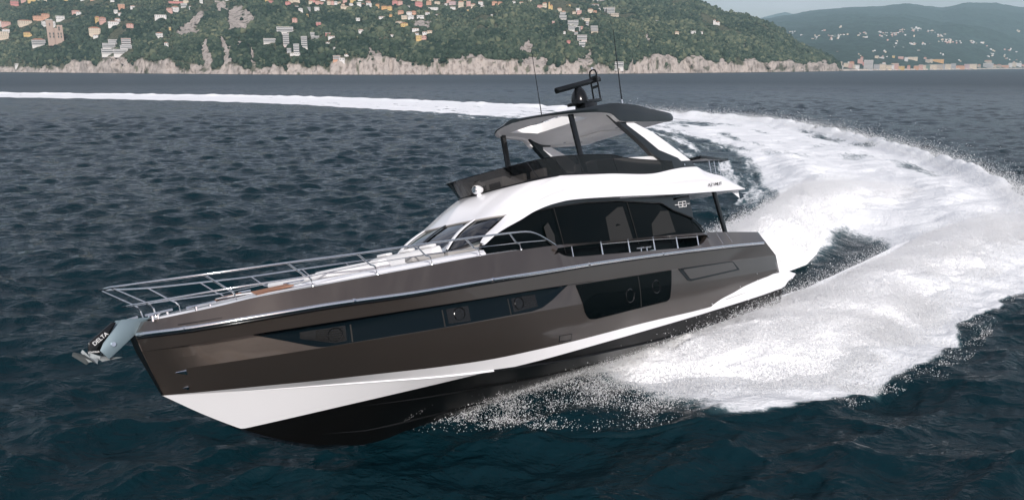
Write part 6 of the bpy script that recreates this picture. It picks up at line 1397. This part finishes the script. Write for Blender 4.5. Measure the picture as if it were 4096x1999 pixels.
for y0, y1 in ((1.0, .85), (-.9, -.6)):
    wp = MB(); wp.tube([(12.52, y0, 3.27), (12.0, y0 * .95 + .05, 3.50), (11.05, y1 + .12, 3.80)], .012, 6); wp.tube([(11.9, y0 * .9 + .12, 3.545), (11.05, y1 + .17, 3.86)], .018, 6); wp.box(12.45, 12.6, y0 - .06, y0 + .06, 3.22, 3.29)
    part('wiper', wp, steel if y0 > 0 else blk)
# searchlight
sl = MB(); sl.tube([(10.42, .30, 4.40), (10.42, .30, 4.52), (10.42, .30, 4.55)], [.085, .07, .05], 14)
slo = part('searchlight', sl, gel)
part('lamp_head', MB().tube([(10.30, .30, 4.66), (10.33, .30, 4.66), (10.42, .30, 4.66), (10.52, .30, 4.66), (10.55, .30, 4.66)], [.05, .09, .115, .115, .10], 16), gel, slo)
part('lens', MB().tube([(10.55, .30, 4.66), (10.575, .30, 4.66)], [.095, .07], 16), steel, slo)

# ---- smoked wind deflector round the flybridge
Gb = along(np.array([(10.26, 0, 4.565), (10.18, .5, 4.575), (9.98, .95, 4.60), (9.55, 1.42, 4.64), (8.73, 1.75, 4.69), (7.05, 1.90, 4.615), (5.24, 2.01, 4.515), (4.15, 2.07, 4.58)]), 60)
Gt = along(np.array([(10.78, 0, 4.97), (10.66, .55, 4.985), (10.36, .95, 5.03), (9.85, 1.40, 5.09), (8.85, 1.80, 5.16), (7.0, 1.965, 5.122), (6.3, 2.0, 5.0), (4.25, 2.10, 4.81)]), 60)
wd = part('wind_deflector', MB().loft([full(Gb), full(Gb * .5 + Gt * .5 + (.0, 0, .0)), full(Gt)]), fglass, smooth=1.0)
part('top_trim', MB().tube(full(Gt), .012, 6), blk, wd); part('base_trim', MB().tube(full(Gb + (0, 0, .006)), .022, 6), blk, wd)
for i in (15, 21, 27, 38):
    for s_ in (1, -1): part('glass_joint', MB().tube([Gb[i] * (1, s_, 1), Gt[i] * (1, s_, 1)], .012, 5), blk, wd)
# what stands on the flybridge
hc = part('helm_console', MB().prism([(9.35, -1.1, 4.2), (9.35, -1.1, 4.98), (9.2, -1.1, 5.0), (8.7, -1.1, 4.78), (8.7, -1.1, 4.2)], (0, 1.25, 0)), beige, bevel=.05, segs=3)
part('display', MB().box(9.353, 9.36, -.95, -.5, 4.72, 4.86), blk, hc); part('display', MB().box(9.353, 9.36, -.38, .05, 4.72, 4.86), blk, hc)
for x, y in ((8.1, -.75), (8.1, .05)):
    ch = part('helm_chair', MB().box(7.8, 8.4, y - .28, y + .28, 4.45, 4.62), cush, bevel=.05); part('backrest', MB().prism([(7.75, y - .28, 4.6), (7.95, y - .28, 4.6), (7.85, y - .28, 5.12), (7.72, y - .28, 5.12)], (0, .56, 0)), cush, ch, bevel=.04)
part('companion_seat', MB().box(8.3, 9.3, .35, 1.5, 4.2, 4.72), cush, bevel=.06)
part('dinette_seat', MB().prism([(4.4, .9, 4.2), (4.4, 1.85, 4.2), (7.3, 1.75, 4.2), (7.3, .9, 4.2)], (0, 0, .85)), cush, bevel=.06)
part('wet_bar', MB().box(4.6, 6.6, -1.85, -1.2, 4.2, 5.0), gel, bevel=.04)
part('flybridge_sofa', MB().box(3.0, 4.3, -1.9, .6, 4.1, 4.78), cush, bevel=.06)

# ---- hard top on two front posts and two raked arches
hx = np.array([8.47, 8.38, 8.2, 7.85, 7.55, 7.25, 6.85, 6.45, 6.3, 6.0, 5.65, 5.2, 4.3, 3.4, 3.05, 2.92])
W_ = pch(hx[::-1], np.array([.30, .60, .95, 1.32, 1.50, 1.62, 1.69, 1.73, 1.75, 1.79, 1.80, 1.80, 1.76, 1.70, 1.62, 1.45])[::-1])
te = pch(hx[::-1], np.array([6.48, 6.475, 6.465, 6.455, 6.46, 6.48, 6.53, 6.57, 6.585, 6.59, 6.575, 6.55, 6.45, 6.37, 6.32, 6.28])[::-1])
be = pch(hx[::-1], np.array([6.43, 6.42, 6.40, 6.37, 6.36, 6.35, 6.345, 6.32, 6.29, 6.08, 6.06, 6.06, 6.075, 6.10, 6.16, 6.22])[::-1])
bc = pch(hx[::-1], np.array([6.435, 6.43, 6.42, 6.41, 6.40, 6.395, 6.39, 6.37, 6.34, 6.22, 6.13, 6.11, 6.115, 6.13, 6.17, 6.225])[::-1])
xs_ = np.unique(np.concatenate([np.linspace(2.92, 8.47, 60), [6.42, 7.62]]))[::-1]
top = []; und = []; sid = []
for x in xs_:
    w_ = float(W_(x)); a, b, c = float(te(x)), float(be(x)), float(bc(x)); iw = max(w_ - .14, .1); ow = min(.98, iw * .8)
    top.append([(x, y, a + .07 * (1 - (y / w_) ** 2)) for y in (-w_, -iw, -ow, 0, ow, iw, w_)])
    und.append([(x, -w_, b), (x, -iw, b + .004), (x, -iw + .04, c), (x, -ow, c), (x, 0, c + .01), (x, ow, c), (x, iw - .04, c), (x, iw, b + .004), (x, w_, b)])
    sid.append(((x, w_ - .0, a), (x, w_, b)))
op = lambda i: 6.41 < xs_[i + 1] and xs_[i] < 7.63
ht = MB(); ht.loft(top, 0, skip=lambda i, j: op(i) and j in (2, 3)); ht.loft(und, 1, skip=lambda i, j: op(i) and j in (3, 4))
S = np.array(sid)
for s_ in (1, -1):
    bulge = (S[:, 0] + S[:, 1]) / 2 + (0, .03, .0); ht.loft([S[:, 0] * (1, s_, 1), bulge * (1, s_, 1), S[:, 1] * (1, s_, 1)], 0)
for e in (0, -1):
    t_ = np.array(top[e]); u_ = np.array(und[e]); ht.loft([t_, np.stack([np.full(7, t_[0, 0]), t_[:, 1], np.interp(t_[:, 1], u_[:, 1], u_[:, 2])], 1)], 0)
iy = .98; t0, t1 = 6.42, 7.62
for a, b in (((t0, -iy), (t1, -iy)), ((t1, -iy), (t1, iy)), ((t1, iy), (t0, iy)), ((t0, iy), (t0, -iy))):
    n = 9; q_ = np.linspace(0, 1, n)[:, None]; e = np.array(a) * (1 - q_) + np.array(b) * q_
    ht.loft([np.stack([e[:, 0], e[:, 1], bc(e[:, 0])], 1), np.stack([e[:, 0], e[:, 1], te(e[:, 0]) + .06], 1)], 1)
htop = part('hardtop', ht, [darkp, beige], smooth=.6)
part('canvas_sunroof', MB().tube([(7.5, -.95, 6.50), (7.5, -.3, 6.53), (7.5, .3, 6.53), (7.5, .95, 6.50)], [.05, .075, .075, .05], 10), cush, htop)
for x, y in ((5.1, -1.1), (4.3, -1.1), (5.0, .9), (4.2, .9), (4.6, -.4)): part('ceiling_light', MB().tube([(x, y, 6.085), (x, y, 6.12)], .045, 12), steel, htop)
part('ceiling_panel', MB().box(3.9, 5.2, -.5, .5, 6.085, 6.11), beige, htop, bevel=.006)
for s_ in (1, -1):
    b_ = np.array((7.38 if s_ > 0 else 7.5, 1.36 * s_, 4.66)); t_ = np.array((7.55, 1.33 * s_, 6.42))
    part('hardtop_post', MB().loft([[b_ + (-.09, -.035, 0), b_ + (.09, -.035, 0), b_ + (.09, .035, 0), b_ + (-.09, .035, 0)], [t_ + (-.09, -.035, 0), t_ + (.09, -.035, 0), t_ + (.09, .035, 0), t_ + (-.09, .035, 0)]], closed=True), blk, bevel=.012)
def lean(p): return (p[0], 1.72 + (6.05 - p[1]) * .19, p[1])
arch_o = [(6.30, 6.38), (6.15, 6.24), (5.87, 5.97), (5.49, 5.67), (5.18, 5.40), (4.88, 5.10), (4.49, 4.85), (4.14, 4.59), (2.80, 4.59), (2.86, 4.68), (3.00, 4.815), (3.52, 5.15), (4.02, 5.46), (4.51, 5.75), (5.27, 6.06), (5.3, 6.38)]
arch_i = [(5.65, 6.05), (5.29, 6.05), (4.52, 5.752), (4.03, 5.462), (3.53, 5.152), (3.02, 4.825), (3.53, 4.825), (3.66, 4.93), (4.5, 5.2), (5.02, 5.58), (5.63, 5.97)]
aa = pair('hardtop_arch', MB().prism([lean(p) for p in arch_o], (0, -.17, 0)), darkp, bevel=.012)
pair('arch_panel', MB().prism([lean(p) for p in arch_i], (0, .014, 0)), gel, aa)
pair('arch_panel', MB().prism([(a_[0], a_[1] - .172, a_[2]) for a_ in map(lean, arch_i)], (0, -.014, 0)), gel, aa)
pair('arch_bolt', MB().tube([(3.45, 2.0, 4.70), (3.45, 2.012, 4.70)], .03, 10), steel, aa)
# aft overhang post, aft flybridge bar top and rails
pair('overhang_post', MB().loft([[(1.80, 2.06, 2.1), (1.97, 2.06, 2.1), (1.97, 2.14, 2.1), (1.80, 2.14, 2.1)], [(2.13, 2.06, 3.77), (2.30, 2.06, 3.77), (2.30, 2.14, 3.77), (2.13, 2.14, 3.77)]], closed=True), blk, bevel=.01)
part('aft_bar_top', MB().prism([(2.5, 1.15, 4.86), (.15, 1.35, 4.79), (.15, 1.62, 4.79), (2.5, 2.02, 4.86)], (0, 0, .09)), blk, bevel=.01)
ar_ = MB()
for zz in (4.36, 4.58): ar_.tube([(1.7, 1.9, zz + .05), (.75, 1.62, zz), (.75, -1.62, zz), (1.7, -1.9, zz + .05)], .005, 5)
afr = part('aft_rail', ar_, steel)
for x, y in ((.75, 1.6), (1.25, 1.72), (1.75, 1.84), (.75, -1.6), (1.25, -1.72)): part('rail_stanchion', MB().tube([(x, y, 4.0), (x, y, 4.80)], .014, 8), steel, afr)

# ---- radar mast and whip antennas
rb = MB(); rb.prism([(5.75, -.22, 6.98), (5.75, .22, 6.98), (4.45, .14, 7.12), (4.45, -.14, 7.12)], (0, 0, .10)); rb.prism([(5.5, -.2, 6.60), (5.5, .2, 6.60), (4.9, .2, 6.62), (4.9, -.2, 6.62)], (-.1, 0, .44))
radar = part('radar_mast', rb, blk, bevel=.02)
part('radar_pedestal', MB().tube([(5.38, 0, 7.06), (5.38, 0, 7.18), (5.37, 0, 7.34), (5.36, 0, 7.46), (5.36, 0, 7.54)], [.25, .26, .22, .16, .10], 20), blk, radar, smooth=1.0)
d_ = np.array((-.93, 0, .19)); c_ = np.array((5.32, 0, 7.63))
arr = MB(); n_ = np.array((.19, 0, .93)); n_ /= np.linalg.norm(n_)
def sec(p): return [p + np.array((0, a, 0)) * 1.0 + n_ * b for a, b in ((-.06, -.085), (.06, -.085), (.085, 0), (.06, .085), (-.06, .085), (-.085, 0))]
arr.loft([sec(c_ - d_ * 1.14), sec(c_ + d_ * 1.14)], closed=True); arr.add(sec(c_ - d_ * 1.14), [(0, 1, 2, 3, 4, 5)]); arr.add(sec(c_ + d_ * 1.14), [(5, 4, 3, 2, 1, 0)])
part('radar_antenna', arr, blk, radar, bevel=.012)
lp = MB()
for y in (-.13, .13): lp.tube([(4.52, y, 7.2), (4.52, y, 8.0)], .028, 8)
lp.tube([(4.52, .13, 8.0), (4.52, .10, 8.09), (4.52, 0, 8.13), (4.52, -.10, 8.09), (4.52, -.13, 8.0)], .028, 8); lp.box(4.49, 4.55, -.13, .13, 7.55, 7.62); lp.box(4.49, 4.55, -.12, .12, 7.72, 7.92)
part('mast_loop', lp, blk, radar)
part('masthead_light', MB().tube([(4.52, 0, 8.13), (4.52, 0, 8.20)], .035, 10), steel, radar); part('masthead_lamp', MB().tube([(4.56, 0, 7.78), (4.62, 0, 7.78)], .05, 12), steel, radar)
part('canvas_bundle', MB().tube([(4.9, .1, 6.68), (4.4, .1, 6.72), (3.95, .1, 6.66)], [.08, .11, .07], 10), rubber, radar)
a1 = part('whip_antenna', MB().tube([(4.93, 1.2, 6.85), (4.90, 1.2, 7.3), (4.76, 1.2, 8.98)], [.022, .018, .009], 8), blk); part('antenna_base', MB().tube([(4.93, 1.2, 6.55), (4.93, 1.2, 6.87)], [.03, .026], 8), steel, a1); part('antenna_ring', MB().tube([(4.93, 1.2, 6.68), (5.05, 1.2, 6.66), (5.1, 1.2, 6.6), (4.98, 1.2, 6.56)], .01, 6), steel, a1)
part('whip_antenna', MB().tube([(5.843, -1.2, 6.6), (5.843, -1.2, 7.04), (5.807, -1.2, 9.01)], [.02, .016, .008], 8), blk)
# ================================================================== houses on the hillsides
WALL = {'white': (.74, .72, .70), 'cream': (.68, .58, .46), 'yellow': (.66, .47, .21), 'pink': (.64, .40, .35), 'rose': (.60, .27, .25), 'salmon': (.62, .36, .25), 'orange': (.66, .40, .18), 'mauve': (.56, .42, .43), 'grey': (.42, .42, .43), 'castle': (.47, .36, .30), 'pinkwhite': (.72, .62, .60), 'sand': (.50, .43, .36), 'green': (.20, .27, .23)}
WM = {k: mat('render_' + k, tuple(.84 * c for c in v), rough=.9, spec=.2, noise=.10, nscale=.6) for k, v in WALL.items()}
tile_m = mat('clay_roof_tiles', (.36, .17, .11), rough=.9, spec=.1, noise=.35, nscale=1.2); flat_m = mat('flat_roof', (.52, .50, .47), rough=.9, noise=.15, nscale=.7)
pane_m = mat('shuttered_window', (.045, .055, .055), rough=.5, noise=.2); slab_m = mat('balcony_slab', (.54, .53, .52), rough=.8, noise=.05); recess_m = mat('balcony_recess', (.10, .11, .12), rough=.6, noise=.2)
_win = MB().box(-.5, .5, -.12, .06, 0, 1).mesh('window', pane_m, None)
_bal = MB().box(-.5, .5, -.9, .1, 0, 1).mesh('balcony', slab_m, None, weld=False)
_rec = MB().box(-.5, .5, -.10, .1, 0, 1).mesh('balcony_recess', recess_m, None)
def child(name, me, par, loc, sc=(1, 1, 1)):
    o = bpy.data.objects.new(name, me); COL.objects.link(o); o.parent = par; o.location = loc; o.scale = sc; return o
MARK = [('the ruined castle', 290, 142), ('the stepped white flats', 515, 198), ('the grey rock slab', 805, 112), ('the tan landslip', 1005, 90), ('the white tower blocks', 1222, 200), ('the long white hotel', 1172, 135), ('the bare terraced field', 1705, 106),
        ('the yellow church', 2196, 46), ('the cream hilltop hotel', 2436, 60), ('the stacked white flats', 2285, 120), ('the ridge chapel', 2836, 100), ('the pink shore hotel', 3172, 272), ('the striped tower block', 3436, 260), ('the blue-white block', 3903, 262), ('the orange block', 3705, 245)]
ORD = 'second third fourth fifth sixth seventh eighth ninth tenth eleventh twelfth thirteenth fourteenth fifteenth sixteenth seventeenth eighteenth nineteenth twentieth'.split()
KIND = {'h': 'house', 't': 'terraced flat block', 'b': 'balconied building', 'w': 'tower block', 'k': 'castle', 'c': 'church', 's': 'tower block', 'd': 'cottage'}
dots = sorted([h for h in HOUSES if h[7] == 'd'], key=lambda h: -h[2] * h[3] / h[1] ** 2)
solo = [h for h in HOUSES if h[7] != 'd'] + dots[:26]; rest = dots[26:]
desc = []
for h in solo:
    px, py = h[9], h[10]; own = {'k': 'the ruined castle'}.get(h[7])
    m = min((m for m in MARK if math.hypot(m[1] - px, m[2] - py) > 12), key=lambda m: math.hypot(m[1] - px, (m[2] - py) * 1.3))
    dx, dy = px - m[1], py - m[2]
    way = ('to the right of' if dx > 0 else 'to the left of') if abs(dx) > abs(dy) * 1.2 else ('below' if dy > 0 else 'above')
    colr = {'castle': 'pinkish stone', 'pinkwhite': 'pink and white', 'grey': 'grey', 'sand': 'sandy'}.get(h[5], h[5])
    roof = {'r': 'tile-roofed', 'f': 'flat-roofed', 'g': 'gabled'}[h[6]]
    desc.append((m[0], way, f'{colr} {roof} {KIND[h[7]]}' + (' across the bay' if h[8] and h[7] == 'd' else ''), math.hypot(dx, dy)))
def house(h, label):
    x, y, w_, ht, z, colr, roof, typ, zone, px, py = h
    yaw = math.atan2(-x, y) * -1 * 0 + math.atan2(-x, y) + random.uniform(-.2, .2) * (typ == 'h' and not zone)
    dep = min(max(w_ * .7, 4), 11); name = {'k': 'castle', 'c': 'church', 't': 'apartment_block', 'b': 'apartment_block', 'w': 'tower_block', 's': 'tower_block'}.get(typ, 'house')
    cat = {'castle': 'castle', 'church': 'church', 'apartment_block': 'apartment building', 'tower_block': 'apartment tower'}.get(name, 'house')
    r = empty(name, (x, y, z), label, cat, 'houses along the far shore' if zone else 'houses on the wooded hillside'); r.rotation_euler = (0, 0, yaw)
    wm = WM[colr]; hw = ht if roof == 'f' or typ in 'ktw' else ht * .80
    if typ == 'k':
        link('wall', MB().box(-w_ * .42, w_ * .42, 0, dep, -6, ht * .62).mesh('wall', wm), r)
        link('keep', MB().box(-w_ * .5, -w_ * .10, -1, dep * .6, -6, ht * .98).mesh('keep', wm), r); link('turret', MB().box(w_ * .08, w_ * .40, -1.2, dep * .5, -6, ht * .76).mesh('turret', wm), r)
        for k, (sx, sz, sw, sh) in enumerate([(a * w_, b_ * ht, .07 * w_, .10 * ht) for a in (-.35, -.15, .12, .28) for b_ in (.16, .30)] + [(-.3 * w_, .72 * ht, .05 * w_, .12 * ht), (.2 * w_, .5 * ht, .08 * w_, .18 * ht)]): child('window', _win, r, (sx, -1.25, sz), (sw, 1.3, sh))
        for k in range(5): child('merlon', _bal, r, (-w_ * .46 + k * w_ * .08, 0, ht * .98), (w_ * .045, 1, 1.4))
        return r
    if typ == 'c':
        link('wall', MB().box(-w_ * .1, w_ * .5, 0, dep, -4, ht * .5).mesh('wall', wm), r); link('roof', MB().prism([(-w_ * .14, -.4, ht * .5), (w_ * .54, -.4, ht * .5), (w_ * .2, -.4, ht * .68)], (0, dep + .8, 0)).mesh('roof', tile_m), r)
        link('bell_tower', MB().box(-w_ * .48, -w_ * .12, -.3, w_ * .36, -4, ht * .92).mesh('bell_tower', wm), r); link('spire', MB().add([(-w_ * .5, -.4, ht * .92), (-w_ * .1, -.4, ht * .92), (-w_ * .1, w_ * .38, ht * .92), (-w_ * .5, w_ * .38, ht * .92), (-w_ * .3, w_ * .18, ht * 1.08)], [(0, 1, 4), (1, 2, 4), (2, 3, 4), (3, 0, 4)]).mesh('spire', tile_m), r)
        child('belfry_opening', _win, r, (-w_ * .30, -.32, ht * .74), (w_ * .14, 1, ht * .11)); child('window', _win, r, (w_ * .2, 0, ht * .2), (w_ * .1, 1, ht * .14))
        return r
    link('wall', MB().box(-w_ / 2, w_ / 2, 0, dep, -5, hw).mesh('wall', wm), r)
    o = .35
    if roof == 'r' and typ not in 'tw':
        e = min(w_, dep) * .5
        rf = MB().add([(-w_ / 2 - o, -o, hw), (w_ / 2 + o, -o, hw), (w_ / 2 + o, dep + o, hw), (-w_ / 2 - o, dep + o, hw), (-w_ / 2 + e * .8, dep / 2, ht), (w_ / 2 - e * .8, dep / 2, ht)] if w_ > dep * .9 else [(-w_ / 2 - o, -o, hw), (w_ / 2 + o, -o, hw), (w_ / 2 + o, dep + o, hw), (-w_ / 2 - o, dep + o, hw), (0, dep * .45, ht), (0, dep * .55, ht)],
                      [(0, 1, 5, 4), (1, 2, 5), (2, 3, 4, 5), (3, 0, 4), (3, 2, 1, 0)])
        link('roof', rf.mesh('roof', tile_m), r)
    elif roof == 'g':
        link('roof', MB().prism([(-w_ / 2 - .3, -.3, hw), (w_ / 2 + .3, -.3, hw), (0, -.3, ht)], (0, dep + .6, 0)).mesh('roof', [wm if random.random() < .6 else tile_m]), r)
    else: link('roof', MB().box(-w_ / 2 - .2, w_ / 2 + .2, -.25, dep + .2, hw, hw + .35).mesh('roof', flat_m if typ not in 'tw' else slab_m), r)
    if typ in 'tbws':
        nf = max(2, min(7, round(hw / (2.1 if typ in 'wt' else 2.6)))); fh = hw / nf
        for k in range(nf):
            child('balcony_recess', _rec, r, (0, -.05, k * fh + fh * .40), (w_ * .94, 1, fh * (.40 if typ != 's' else .26))); child('balcony', _bal, r, (0, -.05, k * fh + fh * .02), (w_ * 1.0, 1, fh * .38))
        return r
    nf = max(1, min(4, round(hw / 2.4))); nc = max(2, min(6, round(w_ / 2.1))); fh = hw / nf
    if zone and typ == 'd': return r
    for k in range(nf):
        for c in range(nc): child('window', _win, r, (w_ * ((c + .5) / nc - .5), 0, k * fh + fh * .32), (min(.8, w_ / nc * .42), 1, fh * .42))
    return r
seen = {}
for h, d in sorted(zip(solo, desc), key=lambda q_: q_[1][3]):
    key = d[:3]; n_ = seen.get(key, 0); seen[key] = n_ + 1
    if h[7] == 'k': lab = 'ruined pinkish stone castle with a tall square keep above the shore'
    elif h[7] == 'c' and h[5] == 'yellow': lab = 'yellow church with a square belfry among the hillside houses'
    elif h[7] == 'c': lab = 'white chapel with a small belfry alone on the wooded ridge'
    elif h[7] == 's' and h[9] < 3600: lab = 'tall white tower block with dark balcony stripes on the far waterfront'
    elif h[7] == 's': lab = 'blue-white balconied block on the far waterfront below the domed church'
    else: lab = ((ORD[n_ - 1] + ' ') if n_ else 'closest ') + f'{d[2]} {d[1]} {d[0]}'
    house(h, lab)
rm_ = MB()
for h in rest:
    x, y, w_, ht, z = h[:5]; rm_.box(x - w_ / 2, x + w_ / 2, y, y + w_ * .7, z - 3, z + ht, ['white', 'cream', 'pink'].index(h[5]) if h[5] in ('white', 'cream', 'pink') else 0)
link('village_houses', rm_.mesh('village_houses', [WM['white'], WM['cream'], WM['pink']], None, weld=False), kind='stuff', label='scatter of tiny pale houses spread over the distant blue hillside', cat='houses')

# ------------------------------------------------------------------ air
hz = bpy.data.materials.new('sea_air'); hz.use_nodes = True; t = hz.node_tree; t.nodes.clear(); o = N(t, 'ShaderNodeOutputMaterial'); pv = N(t, 'ShaderNodeVolumePrincipled')
pv.inputs['Color'].default_value = (.62, .88, 1.0, 1); pv.inputs['Density'].default_value = .00012; pv.inputs['Anisotropy'].default_value = .0
t.links.new(pv.outputs[0], o.inputs['Volume'])
B_ = 9300.0
link('haze', MB().box(-B_, B_, -B_, B_, -4, 700).mesh('haze', hz, None), kind='stuff', label='thin blue sea air that pales the distant hills', cat='haze')
